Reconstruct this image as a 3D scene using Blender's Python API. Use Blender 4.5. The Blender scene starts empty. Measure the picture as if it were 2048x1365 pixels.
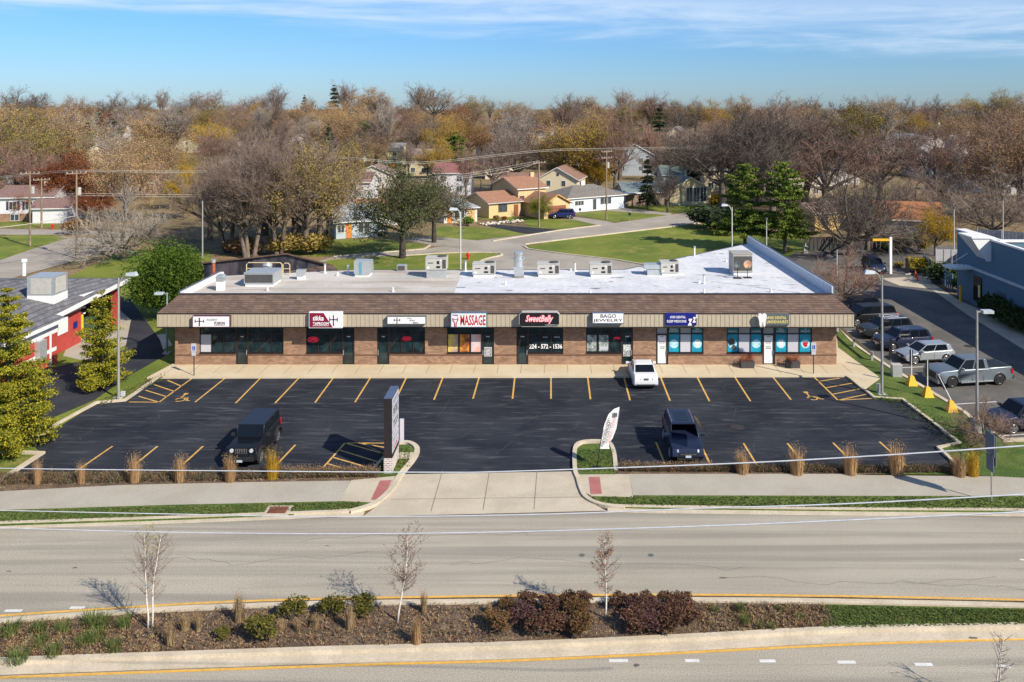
import bpy, bmesh, math, random
from math import radians, sin, cos, pi, sqrt, atan2
from mathutils import Vector, Matrix
SC = bpy.context.scene
COL = SC.collection
# ---------------------------------------------------------------- camera, sky, sun
F, H, CX, YH = 1700.0, 20.4, 1102.0, 208.0
cam_d = bpy.data.cameras.new('camera'); cam = bpy.data.objects.new('camera', cam_d); COL.objects.link(cam)
cam.location = (0, 0, H); cam.rotation_euler = (radians(90), 0, 0)
cam_d.sensor_width = 36; cam_d.lens = 36 * F / 2048
cam_d.shift_x = -(CX - 1024) / 2048; cam_d.shift_y = -(682.5 - YH) / 2048
cam_d.clip_start = 0.5; cam_d.clip_end = 9000
SC.camera = cam
SUN_EL = radians(36); SUN_AZ = (0.76, -0.65)
w = bpy.data.worlds.new('World'); SC.world = w; w.use_nodes = True
nt = w.node_tree; nt.nodes.clear()
def N(tree, t, **kw):
    n = tree.nodes.new(t)
    for k, v in kw.items(): setattr(n, k, v)
    return n
sky = N(nt, 'ShaderNodeTexSky', sky_type='NISHITA', sun_disc=False)
sky.sun_elevation = SUN_EL; sky.sun_rotation = atan2(SUN_AZ[0], SUN_AZ[1])
sky.air_density = 1.0; sky.dust_density = 0.25; sky.ozone_density = 1.8; sky.altitude = 200
bg = N(nt, 'ShaderNodeBackground'); bg.inputs[1].default_value = 0.078
out = N(nt, 'ShaderNodeOutputWorld')
tc = N(nt, 'ShaderNodeTexCoord'); sx = N(nt, 'ShaderNodeSeparateXYZ'); nt.links.new(tc.outputs['Generated'], sx.inputs[0])
def M_(tree, op, a, b=None, c=None, clamp=False):
    n = N(tree, 'ShaderNodeMath', operation=op); n.use_clamp = clamp
    for i, v in enumerate((a, b, c)):
        if v is None: continue
        if isinstance(v, (int, float)): n.inputs[i].default_value = v
        else: tree.links.new(v, n.inputs[i])
    return n.outputs[0]
def smooth(tree, v, a, b):
    n = N(tree, 'ShaderNodeMapRange', interpolation_type='SMOOTHSTEP')
    tree.links.new(v, n.inputs[0]); n.inputs[1].default_value = a; n.inputs[2].default_value = b
    return n.outputs[0]
u_, v_ = sx.outputs[0], sx.outputs[2]
edge = M_(nt, 'ADD', v_, M_(nt, 'MULTIPLY', u_, 0.045))
mapn = N(nt, 'ShaderNodeMapping'); nt.links.new(tc.outputs['Generated'], mapn.inputs[0])
mapn.inputs['Rotation'].default_value = (0, radians(2.5), 0); mapn.inputs['Scale'].default_value = (2.2, 2.2, 22)
nz = N(nt, 'ShaderNodeTexNoise'); nz.inputs['Scale'].default_value = 1.7; nz.inputs['Detail'].default_value = 7; nz.inputs['Roughness'].default_value = 0.62; nz.inputs['Distortion'].default_value = 0.5
nt.links.new(mapn.outputs[0], nz.inputs[0])
wob = M_(nt, 'ADD', edge, M_(nt, 'MULTIPLY', M_(nt, 'SUBTRACT', nz.outputs[0], 0.5), 0.06))
band = smooth(nt, wob, 0.066, 0.098)
top = M_(nt, 'SUBTRACT', 1.0, M_(nt, 'MULTIPLY', smooth(nt, wob, 0.118, 0.145), 0.7))
wisp = smooth(nt, nz.outputs[0], 0.30, 0.66)
mask = M_(nt, 'MULTIPLY', M_(nt, 'MULTIPLY', band, top), M_(nt, 'MULTIPLY_ADD', wisp, 0.62, 0.22), clamp=True)
tint = N(nt, 'ShaderNodeMix', data_type='RGBA', blend_type='MULTIPLY'); tint.inputs[0].default_value = 1.0
hz_ = N(nt, 'ShaderNodeMix', data_type='RGBA'); nt.links.new(smooth(nt, v_, -0.01, 0.13), hz_.inputs[0]); hz_.inputs[6].default_value = (0.50, 0.73, 1.17, 1); hz_.inputs[7].default_value = (0.44, 0.79, 1.26, 1)
nt.links.new(sky.outputs[0], tint.inputs[6]); nt.links.new(hz_.outputs[2], tint.inputs[7])
mx = N(nt, 'ShaderNodeMix', data_type='RGBA'); nt.links.new(mask, mx.inputs[0]); nt.links.new(tint.outputs[2], mx.inputs[6])
mx.inputs[7].default_value = (6.6, 8.0, 9.6, 1)
nt.links.new(mx.outputs[2], bg.inputs[0]); nt.links.new(bg.outputs[0], out.inputs[0])
sun_d = bpy.data.lights.new('sun', 'SUN'); sun_d.energy = 5.0; sun_d.angle = radians(0.5); sun_d.color = (1, 0.90, 0.75)
sun = bpy.data.objects.new('sun', sun_d); COL.objects.link(sun)
sd = Vector((SUN_AZ[0] * cos(SUN_EL), SUN_AZ[1] * cos(SUN_EL), sin(SUN_EL)))
sun.rotation_euler = sd.to_track_quat('Z', 'Y').to_euler()
SC.view_settings.view_transform = 'Standard'; SC.view_settings.look = 'None'
SC.view_settings.exposure = 0.45; SC.view_settings.gamma = 1.0
SC.cycles.max_bounces = 5; SC.cycles.diffuse_bounces = 3; SC.cycles.transparent_max_bounces = 6

# ---------------------------------------------------------------- helpers
def ss(a, b, x):
    t = max(0, min(1, (x - a) / (b - a))); return t * t * (3 - 2 * t)
def zg(Y): return 6.0 * ss(200, 620, Y) - 26 * ss(790, 1700, Y)
def P(px, py, z=0.0):
    Y = F * (H - z) / (py - YH); return Vector(((px - CX) * Y / F, Y, z))
def G(px, py):
    Y = F * H / max(py - YH, 12)
    for _ in range(60):
        Y = 0.5 * Y + 0.5 * F * (H - zg(Y)) / max(py - YH, 12)
    return Vector(((px - CX) * Y / F, Y, zg(Y)))
def at(px, Y, z=None): return Vector(((px - CX) * Y / F, Y, zg(Y) if z is None else z))
def zof(py, Y): return H - (py - YH) * Y / F

MATS = {}
def mat(name, col, rough=0.8, metal=0.0, var=0.12, scale=3.0, col2=None, bump=0.0, spec=0.4, emit=0, rnd=0.0, stretch=None, detail=6, dark=None, sub=None, coat=0):
    if name in MATS: return MATS[name]
    m = bpy.data.materials.new(name); m.use_nodes = True; t = m.node_tree; t.nodes.clear()
    o = N(t, 'ShaderNodeOutputMaterial'); b = N(t, 'ShaderNodeBsdfPrincipled'); t.links.new(b.outputs[0], o.inputs[0])
    b.inputs['Roughness'].default_value = rough; b.inputs['Metallic'].default_value = metal
    b.inputs['Specular IOR Level'].default_value = spec
    b.inputs['Coat Weight'].default_value = coat
    c3 = N(t, 'ShaderNodeTexCoord'); src = c3.outputs['Object']
    if stretch:
        mp = N(t, 'ShaderNodeMapping'); mp.inputs['Scale'].default_value = stretch; t.links.new(src, mp.inputs[0]); src = mp.outputs[0]
    n = N(t, 'ShaderNodeTexNoise'); n.inputs['Scale'].default_value = scale; n.inputs['Detail'].default_value = detail; n.inputs['Roughness'].default_value = 0.65
    t.links.new(src, n.inputs[0])
    k = smooth(t, n.outputs[0], 0.3, 0.7)
    x = N(t, 'ShaderNodeMix', data_type='RGBA'); t.links.new(k, x.inputs[0])
    a = [max(0, c * (1 - var)) for c in col]; d = [c * (1 + var) for c in col] if col2 is None else col2
    x.inputs[6].default_value = (*a, 1); x.inputs[7].default_value = (*d, 1)
    res = x.outputs[2]
    if rnd:
        oi = N(t, 'ShaderNodeObjectInfo'); hs = N(t, 'ShaderNodeHueSaturation')
        hs.inputs['Saturation'].default_value = 1.0
        t.links.new(M_(t, 'MULTIPLY_ADD', oi.outputs['Random'], rnd, 1 - rnd / 2), hs.inputs['Value'])
        t.links.new(M_(t, 'MULTIPLY_ADD', oi.outputs['Random'], 0.05 * rnd, 0.5 - 0.025 * rnd), hs.inputs['Hue'])
        t.links.new(res, hs.inputs['Color']); res = hs.outputs[0]
    t.links.new(res, b.inputs['Base Color'])
    if bump:
        n2 = N(t, 'ShaderNodeTexNoise'); n2.inputs['Scale'].default_value = scale * 6; n2.inputs['Detail'].default_value = 4
        t.links.new(src, n2.inputs[0]); bp = N(t, 'ShaderNodeBump'); bp.inputs['Strength'].default_value = bump; bp.inputs['Distance'].default_value = 0.05
        t.links.new(n2.outputs[0], bp.inputs['Height']); t.links.new(bp.outputs[0], b.inputs['Normal'])
    if emit:
        t.links.new(res, b.inputs['Emission Color']); b.inputs['Emission Strength'].default_value = emit
    MATS[name] = m; return m
def leafmat(name, c1, c2, rnd=0.35):
    if name in MATS: return MATS[name]
    m = bpy.data.materials.new(name); m.use_nodes = True; t = m.node_tree; t.nodes.clear()
    o = N(t, 'ShaderNodeOutputMaterial')
    g = N(t, 'ShaderNodeNewGeometry'); oi = N(t, 'ShaderNodeObjectInfo')
    x = N(t, 'ShaderNodeMix', data_type='RGBA'); t.links.new(g.outputs['Random Per Island'], x.inputs[0])
    x.inputs[6].default_value = (*c1, 1); x.inputs[7].default_value = (*c2, 1)
    hs = N(t, 'ShaderNodeHueSaturation'); t.links.new(x.outputs[2], hs.inputs['Color'])
    t.links.new(M_(t, 'MULTIPLY_ADD', oi.outputs['Random'], rnd, 1 - rnd / 2), hs.inputs['Value'])
    d = N(t, 'ShaderNodeBsdfDiffuse'); tr = N(t, 'ShaderNodeBsdfTranslucent'); ms = N(t, 'ShaderNodeMixShader'); ms.inputs[0].default_value = 0.16
    t.links.new(hs.outputs[0], d.inputs[0]); t.links.new(hs.outputs[0], tr.inputs[0])
    t.links.new(d.outputs[0], ms.inputs[1]); t.links.new(tr.outputs[0], ms.inputs[2]); t.links.new(ms.outputs[0], o.inputs[0])
    MATS[name] = m; return m

class MB:
    def __init__(s): s.V = []; s.F = []; s.I = []
    def face(s, pts, m=0):
        n = len(s.V); s.V += [tuple(p) for p in pts]; s.F.append(tuple(range(n, n + len(pts)))); s.I.append(m)
    def box(s, x0, y0, z0, x1, y1, z1, m=0, rot=0, piv=None, tilt=None):
        pts = [(x0, y0, z0), (x1, y0, z0), (x1, y1, z0), (x0, y1, z0), (x0, y0, z1), (x1, y0, z1), (x1, y1, z1), (x0, y1, z1)]
        s.hexa(pts, m, rot, piv, tilt)
    def hexa(s, pts, m=0, rot=0, piv=None, tilt=None):
        if rot or tilt:
            c = Vector(piv) if piv else sum((Vector(p) for p in pts), Vector()) / 8
            R = Matrix.Rotation(rot, 3, 'Z')
            if tilt: R = R @ Matrix.Rotation(tilt[0], 3, tilt[1])
            pts = [tuple(R @ (Vector(p) - c) + c) for p in pts]
        n = len(s.V); s.V += [tuple(p) for p in pts]
        for f in ((0, 3, 2, 1), (4, 5, 6, 7), (0, 1, 5, 4), (1, 2, 6, 5), (2, 3, 7, 6), (3, 0, 4, 7)):
            s.F.append(tuple(n + i for i in f)); s.I.append(m)
    def prism(s, pts, z0, z1, m=0, mt=None):          # pts: ccw list of (x,y)
        n = len(s.V); k = len(pts)
        s.V += [(p[0], p[1], z0) for p in pts] + [(p[0], p[1], z1) for p in pts]
        for i in range(k):
            j = (i + 1) % k; s.F.append((n + i, n + j, n + k + j, n + k + i)); s.I.append(m)
        s.F.append(tuple(n + k + i for i in range(k))); s.I.append(m if mt is None else mt)
        s.F.append(tuple(n + i for i in reversed(range(k)))); s.I.append(m)
    def xprism(s, pts, y0, y1, m=0):                    # pts (x,z) outline extruded along y
        n = len(s.V); k = len(pts)
        s.V += [(p[0], y0, p[1]) for p in pts] + [(p[0], y1, p[1]) for p in pts]
        for i in range(k):
            j = (i + 1) % k; s.F.append((n + i, n + j, n + k + j, n + k + i)); s.I.append(m)
        s.F.append(tuple(n + k + i for i in reversed(range(k)))); s.I.append(m)
        s.F.append(tuple(n + i for i in range(k))); s.I.append(m)
    def tube(s, pts, rad, sides=8, m=0, caps=True):
        pts = [Vector(p) for p in pts]; n0 = len(s.V)
        if not isinstance(rad, (list, tuple)): rad = [rad] * len(pts)
        for i, p in enumerate(pts):
            d = (pts[min(i + 1, len(pts) - 1)] - pts[max(i - 1, 0)])
            if d.length < 1e-9: d = Vector((0, 0, 1))
            d.normalize(); a = d.cross(Vector((0.31, 0.17, 1) if abs(d.z) < 0.9 else (1, 0.2, 0))).normalized(); b = d.cross(a)
            for k in range(sides):
                t = 2 * pi * k / sides; s.V.append(tuple(p + (a * cos(t) + b * sin(t)) * rad[i]))
        for i in range(len(pts) - 1):
            for k in range(sides):
                q = (k + 1) % sides
                s.F.append((n0 + i * sides + k, n0 + i * sides + q, n0 + (i + 1) * sides + q, n0 + (i + 1) * sides + k)); s.I.append(m)
        if caps and sides > 3:
            s.F.append(tuple(n0 + k for k in reversed(range(sides)))); s.I.append(m)
            e = n0 + (len(pts) - 1) * sides; s.F.append(tuple(e + k for k in range(sides))); s.I.append(m)
    def cyl(s, x, y, z0, z1, r, sides=14, m=0, r2=None): s.tube([(x, y, z0), (x, y, z1)], [r, r if r2 is None else r2], sides, m)
    def ball(s, c, r, seg=10, rings=6, m=0, sq=(1, 1, 1)):
        n = len(s.V)
        for i in range(rings + 1):
            t = pi * i / rings
            for k in range(seg):
                p = 2 * pi * k / seg
                s.V.append((c[0] + r * sq[0] * sin(t) * cos(p), c[1] + r * sq[1] * sin(t) * sin(p), c[2] - r * sq[2] * cos(t)))
        for i in range(rings):
            for k in range(seg):
                q = (k + 1) % seg; s.F.append((n + i * seg + k, n + i * seg + q, n + (i + 1) * seg + q, n + (i + 1) * seg + k)); s.I.append(m)
    def build(s, name, mats, parent=None, smooth=False):
        if not isinstance(mats, (list, tuple)): mats = [mats]
        me = bpy.data.meshes.new(name); me.from_pydata(s.V, [], s.F)
        for m in mats: me.materials.append(m)
        me.polygons.foreach_set('material_index', s.I)
        if smooth: me.polygons.foreach_set('use_smooth', [True] * len(s.F))
        me.update()
        o = bpy.data.objects.new(name, me); COL.objects.link(o)
        if parent: o.parent = parent
        return o
def tag(o, label=None, cat=None, group=None, kind=None):
    if label: o['label'] = label
    if cat: o['category'] = cat
    if group: o['group'] = group
    if kind: o['kind'] = kind
    return o
def thing(name, label, cat, loc=(0, 0, 0), rz=0, group=None):
    o = bpy.data.objects.new(name, None); COL.objects.link(o); o.empty_display_size = 0.2
    o.location = loc; o.rotation_euler = (0, 0, rz); return tag(o, label, cat, group)
def part(name, mb, m, parent, smooth=False, label=None):
    o = mb.build(name, m, parent, smooth)
    if label: o['label'] = label
    return o
def box_part(name, b, m, parent, label=None):
    q = MB(); q.box(*b); return part(name, q, m, parent, label=label)
KIDS = {}
def copy_tree(o, loc=None, rz=None, label=None, scale=None, group=None, parent=None):
    kids = KIDS.get(o.name)
    if kids is None:
        kids = [c for c in bpy.data.objects if c.parent == o]; KIDS[o.name] = kids
    c = o.copy(); COL.objects.link(c)
    if parent: c.parent = parent
    if loc is not None: c.location = loc
    if rz is not None: c.rotation_euler = (0, 0, rz)
    if label: c['label'] = label
    if group: c['group'] = group
    if scale: c.scale = scale if isinstance(scale, (tuple, list)) else (scale,) * 3
    out = [copy_tree(k, parent=c) for k in kids]
    if parent: return c
    return c
def kids(o): return list(o.children)
def recolor(o, m, idx=0):
    s = o.material_slots[idx]; s.link = 'OBJECT'; s.material = m

def sheet(name, px, z, m, world=False, skirt=0.0, kind='structure'):
    q = MB(); pts = [Vector(p) if world else P(p[0], p[1], z) for p in px]
    pts = [(p[0], p[1], z) for p in pts]
    area = sum(pts[i][0] * pts[(i + 1) % len(pts)][1] - pts[(i + 1) % len(pts)][0] * pts[i][1] for i in range(len(pts)))
    if area < 0: pts.reverse()
    if skirt: q.prism([(a, b) for a, b, c in pts], z - skirt, z)
    else: q.face(pts)
    o = q.build(name, m); o['kind'] = kind
    return o
def ribbon(mb, pts, wd, z0, z1, m=0, closed=False):
    pts = [Vector((p[0], p[1])) for p in pts]; n = len(pts); L = []; R = []
    for i in range(n):
        a = pts[(i - 1) % n] if (closed or i > 0) else pts[i]; b = pts[(i + 1) % n] if (closed or i < n - 1) else pts[i]
        d1 = (pts[i] - a); d2 = (b - pts[i])
        if d1.length < 1e-6: d1 = d2
        if d2.length < 1e-6: d2 = d1
        d1.normalize(); d2.normalize(); t = d1 + d2
        if t.length < 1e-6: t = d1
        t.normalize(); nn = Vector((-t.y, t.x)); k = 1 / max(0.4, nn.dot(Vector((-d1.y, d1.x))))
        L.append(pts[i] + nn * wd / 2 * k); R.append(pts[i] - nn * wd / 2 * k)
    for i in range(n if closed else n - 1):
        j = (i + 1) % n
        if z1 - z0 > 0.011:
            mb.hexa([(R[i].x, R[i].y, z0), (R[j].x, R[j].y, z0), (L[j].x, L[j].y, z0), (L[i].x, L[i].y, z0),
                     (R[i].x, R[i].y, z1), (R[j].x, R[j].y, z1), (L[j].x, L[j].y, z1), (L[i].x, L[i].y, z1)], m)
        else:
            mb.face([(R[i].x, R[i].y, z1), (R[j].x, R[j].y, z1), (L[j].x, L[j].y, z1), (L[i].x, L[i].y, z1)], m)
def curve_pts(pts, n=6):
    out = []
    for i in range(len(pts) - 1):
        p0 = Vector(pts[max(i - 1, 0)]); p1 = Vector(pts[i]); p2 = Vector(pts[i + 1]); p3 = Vector(pts[min(i + 2, len(pts) - 1)])
        for k in range(n):
            t = k / n; out.append(0.5 * ((2 * p1) + (p2 - p0) * t + (2 * p0 - 5 * p1 + 4 * p2 - p3) * t * t + (3 * p1 - p0 - 3 * p2 + p3) * t ** 3))
    out.append(Vector(pts[-1])); return out
FONTC = {}
def text(name, s, x0, z0, x1, z1, y, m, parent, shear=0.0, bold=0.0, depth=0.012, rz=0, origin=(0, 0)):
    """lettering that fills the box x0..x1, z0..z1 on the plane facing -y"""
    key = (s, shear, bold)
    cu = bpy.data.curves.new(name, 'FONT'); cu.body = s; cu.size = 1; cu.shear = shear; cu.offset = bold; cu.resolution_u = 2; cu.space_line = 0.85
    cu.align_x = 'CENTER'
    ob = bpy.data.objects.new(name, cu); me = bpy.data.meshes.new_from_object(ob); bpy.data.objects.remove(ob)
    xs = [v.co.x for v in me.vertices]; ys = [v.co.y for v in me.vertices]
    a, b, c, d = min(xs), max(xs), min(ys), max(ys)
    for v in me.vertices:
        v.co = Vector((x0 + (v.co.x - a) / (b - a) * (x1 - x0), y, z0 + (v.co.y - c) / (d - c) * (z1 - z0)))
    me.materials.clear(); me.materials.append(m)
    o = bpy.data.objects.new(name, me); COL.objects.link(o); o.parent = parent
    if rz: o.rotation_euler = (0, 0, rz)
    return o
# ---------------------------------------------------------------- ground materials
def ground_mat(name, base, alt, big=0.05, speck=None, speck_scale=30, speck_amt=0.35, streak=None, bump=0.15, rough=0.9, third=None, thr=(0.55, 0.7), tscale=0.6):
    m = bpy.data.materials.new(name); m.use_nodes = True; t = m.node_tree; t.nodes.clear()
    o = N(t, 'ShaderNodeOutputMaterial'); b = N(t, 'ShaderNodeBsdfPrincipled'); t.links.new(b.outputs[0], o.inputs[0])
    b.inputs['Roughness'].default_value = rough; b.inputs['Specular IOR Level'].default_value = 0.25
    tcx = N(t, 'ShaderNodeTexCoord'); src = tcx.outputs['Object']
    def noise(sc, det=5, st=None, rough_=0.6, dist=0):
        s_ = src
        if st:
            mp = N(t, 'ShaderNodeMapping'); mp.inputs['Scale'].default_value = st; t.links.new(src, mp.inputs[0]); s_ = mp.outputs[0]
        n = N(t, 'ShaderNodeTexNoise'); n.inputs['Scale'].default_value = sc; n.inputs['Detail'].default_value = det; n.inputs['Roughness'].default_value = rough_; n.inputs['Distortion'].default_value = dist
        t.links.new(s_, n.inputs[0]); return n.outputs[0]
    def mix(f, a, c, mode='MIX'):
        x = N(t, 'ShaderNodeMix', data_type='RGBA', blend_type=mode)
        if isinstance(f, (int, float)): x.inputs[0].default_value = f
        else: t.links.new(f, x.inputs[0])
        for i, v in ((6, a), (7, c)):
            if isinstance(v, tuple): x.inputs[i].default_value = (*v, 1)
            else: t.links.new(v, x.inputs[i])
        return x.outputs[2]
    res = mix(smooth(t, noise(big, 6), 0.35, 0.65), base, alt)
    if third:
        res = mix(smooth(t, noise(tscale, 6, None, 0.7), *thr), res, third)
    if streak:
        st, sc, a, c, col, amt = streak
        res = mix(M_(t, 'MULTIPLY', smooth(t, noise(sc, 6, st, 0.65, 0.6), a, c), amt), res, col)
    sp = noise(speck_scale, 3, None, 0.8)
    k = N(t, 'ShaderNodeMapRange'); t.links.new(sp, k.inputs[0]); k.inputs[1].default_value = 0.3; k.inputs[2].default_value = 0.7; k.inputs[3].default_value = 1 - speck_amt; k.inputs[4].default_value = 1 + speck_amt
    v = N(t, 'ShaderNodeVectorMath', operation='SCALE'); t.links.new(res, v.inputs[0]); t.links.new(k.outputs[0], v.inputs[3])
    t.links.new(v.outputs[0], b.inputs['Base Color'])
    if bump:
        bp = N(t, 'ShaderNodeBump'); bp.inputs['Strength'].default_value = bump; bp.inputs['Distance'].default_value = 0.06
        t.links.new(sp, bp.inputs['Height']); t.links.new(bp.outputs[0], b.inputs['Normal'])
    return m
m_grass = ground_mat('lawn_grass', (0.10, 0.145, 0.02), (0.17, 0.20, 0.03), 0.12, speck_scale=7, speck_amt=0.45, bump=0.6, third=(0.25, 0.22, 0.06), thr=(0.48, 0.72), tscale=0.3)
m_verge = ground_mat('verge_grass', (0.06, 0.105, 0.02), (0.11, 0.15, 0.03), 0.5, speck_scale=9, speck_amt=0.6, bump=0.9, third=(0.17, 0.14, 0.05), thr=(0.55, 0.75), tscale=2.5)
m_earth = ground_mat('wooded_ground', (0.17, 0.125, 0.065), (0.12, 0.115, 0.045), 0.03, speck_scale=2.2, speck_amt=0.6, bump=0.6, third=(0.23, 0.16, 0.085), thr=(0.38, 0.6), tscale=0.12)
m_lot = ground_mat('sealed_asphalt', (0.012, 0.015, 0.023), (0.027, 0.031, 0.040), 0.25, speck_scale=22, speck_amt=0.35, streak=((0.30, 2.2, 1), 1.3, 0.50, 0.74, (0.13, 0.13, 0.145), 0.55), bump=0.2, rough=0.85)
m_sidelot = ground_mat('grey_asphalt', (0.10, 0.095, 0.088), (0.145, 0.137, 0.125), 0.3, speck_scale=14, speck_amt=0.3, streak=((1, 0.5, 1), 0.8, 0.56, 0.7, (0.05, 0.05, 0.05), 0.6), bump=0.3)
m_drive = ground_mat('dark_drive_asphalt', (0.022, 0.025, 0.034), (0.04, 0.042, 0.05), 0.3, speck_scale=16, speck_amt=0.3, bump=0.2)
m_road = ground_mat('worn_concrete_road', (0.345, 0.312, 0.25), (0.385, 0.352, 0.285), 0.1, speck_scale=19, speck_amt=0.42, streak=((0.03, 1, 1), 1.0, 0.42, 0.64, (0.235, 0.215, 0.18), 0.75), bump=0.25)
m_street = ground_mat('back_street', (0.30, 0.27, 0.23), (0.36, 0.33, 0.28), 0.15, speck_scale=6, speck_amt=0.2, streak=((0.3, 0.5, 1), 0.5, 0.5, 0.7, (0.2, 0.18, 0.16), 0.6), bump=0.2)
m_path = ground_mat('path_asphalt', (0.36, 0.33, 0.27), (0.40, 0.37, 0.31), 0.4, speck_scale=22, speck_amt=0.25, bump=0.3)
m_conc = ground_mat('pale_concrete', (0.43, 0.375, 0.285), (0.50, 0.44, 0.34), 0.5, speck_scale=12, speck_amt=0.1, streak=((0.4, 1.2, 1), 0.8, 0.5, 0.75, (0.38, 0.34, 0.27), 0.6), bump=0.12)
m_walk = ground_mat('walk_concrete', (0.52, 0.43, 0.29), (0.58, 0.50, 0.36), 0.25, speck_scale=12, speck_amt=0.1, streak=((0.5, 1.2, 1), 0.7, 0.5, 0.75, (0.42, 0.35, 0.25), 0.6), bump=0.12)
m_kerb = ground_mat('kerb_concrete', (0.46, 0.40, 0.30), (0.55, 0.48, 0.37), 0.8, speck_scale=10, speck_amt=0.15, bump=0.15)
m_tact = ground_mat('red_tactile_paving', (0.36, 0.13, 0.12), (0.42, 0.16, 0.14), 1.5, speck_scale=30, speck_amt=0.2, bump=0.5)
m_soil = ground_mat('mulch_soil', (0.095, 0.066, 0.047), (0.15, 0.105, 0.07), 0.7, speck_scale=9, speck_amt=0.6, bump=1.0, third=(0.24, 0.18, 0.11), thr=(0.5, 0.72), tscale=1.6)
m_yel = mat('yellow_road_paint', (0.66, 0.36, 0.05), 0.7, var=0.15, scale=4, col2=(0.74, 0.42, 0.08))
m_lyel = mat('yellow_stall_paint', (0.60, 0.34, 0.07), 0.7, var=0.2, scale=3, col2=(0.68, 0.42, 0.12))
m_wht = mat('white_road_paint', (0.62, 0.62, 0.60), 0.7, var=0.1)
m_dark = mat('joint_grey', (0.22, 0.19, 0.15), 0.9)  # plain dark grey for pavement joints and the exhaust stack base
# ---------------------------------------------------------------- terrain sheet
def make_ground():
    xs = [-4000, -2500, -1500, -900] + [-700 + 25 * i for i in range(57)] + [900, 1500, 2500, 4000]
    ys = [-400, -60, 0, 20, 60, 100, 140, 170, 190] + [200 + 15 * i for i in range(60)] + [1200, 1400, 1600, 2200, 3500, 6000]
    V = [(x, y, zg(y) - 0.05) for y in ys for x in xs]; nx = len(xs)
    Fc = [(j * nx + i, j * nx + i + 1, (j + 1) * nx + i + 1, (j + 1) * nx + i) for j in range(len(ys) - 1) for i in range(nx - 1)]
    me = bpy.data.meshes.new('ground'); me.from_pydata(V, [], Fc); me.materials.append(m_earth); me.polygons.foreach_set('use_smooth', [True] * len(Fc)); me.update()
    o = bpy.data.objects.new('ground', me); COL.objects.link(o); o['kind'] = 'structure'
make_ground()
# lawns round the houses and lots (sheets a little above the earth)
sheet('lawn', [(1050, 493), (1110, 508), (1231, 523), (1300, 534), (1310, 620), (1560, 600), (1560, 540), (1640, 510), (1700, 500), (1560, 470), (1420, 448), (1340, 452), (1153, 475)], -0.03, m_grass)
sheet('lawn', [(560, 560), (660, 520), (800, 511), (900, 506), (985, 506), (1004, 511), (975, 518), (958, 528), (955, 620), (560, 620)], 0.02, m_grass)
sheet('lawn', [(640, 480), (760, 478), (850, 490), (848, 497), (667, 512), (640, 514), (560, 512), (560, 480)], -0.03, m_grass)
sheet('lawn', [(870, 485), (930, 483), (1052, 469), (1010, 458), (880, 452), (860, 470)], -0.03, m_grass)
sheet('lawn', [(948, 437), (1052, 446), (1060, 462), (1118, 459), (1196, 449), (1150, 438), (1040, 434)], -0.03, m_grass)
sheet('lawn', [(1140, 428), (1245, 420), (1340, 431), (1230, 445), (1215, 442)], -0.03, m_grass)
sheet('lawn', [(1200, 410), (1235, 395), (1420, 400), (1500, 420), (1490, 440), (1400, 424), (1340, 427), (1260, 418)], -0.03, m_grass)
sheet('lawn', [(-300, 474), (0, 471), (120, 470), (150, 478), (60, 500), (0, 522), (-300, 560)], -0.03, m_grass)
sheet('lawn', [(-300, 455), (-300, 435), (100, 440), (120, 456)], -0.03, m_grass)
sheet('lawn', [(-900, 1000), (-260, 560), (-60, 600), (0, 620), (250, 500), (420, 500), (430, 620), (345, 640), (350, 700), (352, 727), (294, 755), (258, 800), (193, 807), (64, 888), (84, 909), (0, 960)], 0.015, m_grass)
sheet('yard_paving', [(126, 712), (160, 640), (208, 600), (262, 600), (262, 640), (252, 690), (176, 724)], 0.02, m_path)
sheet('yard_paving', [(262, 676), (330, 668), (345, 690), (300, 712), (268, 700)], 0.018, m_walk)
# streets behind
rd = [(640, 545), (600, 533), (667, 514), (848, 499), (927, 485), (1118, 461), (1200, 451), (1340, 430), (1400, 423), (1480, 416), (1500, 432), (1420, 444), (1340, 454), (1153, 476), (1060, 489), (1047, 493),
      (1056, 498), (1110, 506), (1231, 520), (1300, 532), (1300, 640), (958, 640), (958, 527), (975, 518), (1004, 511), (985, 507), (900, 507), (800, 513), (672, 526)]
sheet('back_street', rd, 0.0, m_street)
sheet('back_street', [(-300, 455), (60, 459), (150, 460), (260, 466), (260, 476), (160, 470), (120, 470), (0, 470), (-300, 473)], 0.0, m_street)
sheet('back_street', [(-300, 600), (0, 521), (60, 500), (125, 480), (150, 476), (260, 476), (230, 498), (120, 530), (40, 552), (-100, 600)], 0.01, m_street)
sheet('driveway', [(850, 488), (800, 480), (860, 473), (985, 484), (927, 486), (870, 494)], -0.015, m_street)
sheet('driveway', [(953, 447), (1000, 450), (1120, 460), (1060, 468), (1040, 466)], -0.012, m_drive)
sheet('driveway', [(1090, 437), (1140, 433), (1215, 443), (1230, 447), (1200, 452), (1150, 440)], -0.012, m_street)
sheet('driveway', [(1205, 421), (1245, 416), (1345, 427), (1340, 431)], -0.012, m_street)
q = MB()
for pl in ([(1047, 493), (1056, 498.5), (1110, 506.5), (1231, 520.5), (1300, 532.5)], [(667, 514), (848, 499), (860, 492)], [(985, 483), (1118, 461.5), (1200, 451.5)], [(1050, 489.5), (1153, 476.5), (1340, 454.5), (1420, 444)]):
    ribbon(q, [P(*p) for p in pl], 0.3, -0.03, 0.12)
ribbon(q, curve_pts([P(*p).to_2d() for p in [(800, 513), (900, 507), (985, 506.5), (1004, 511), (975, 518), (958, 528), (955, 560)]], 3), 0.3, -0.03, 0.12)
o = q.build('kerb', m_kerb); o['kind'] = 'structure'
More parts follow.
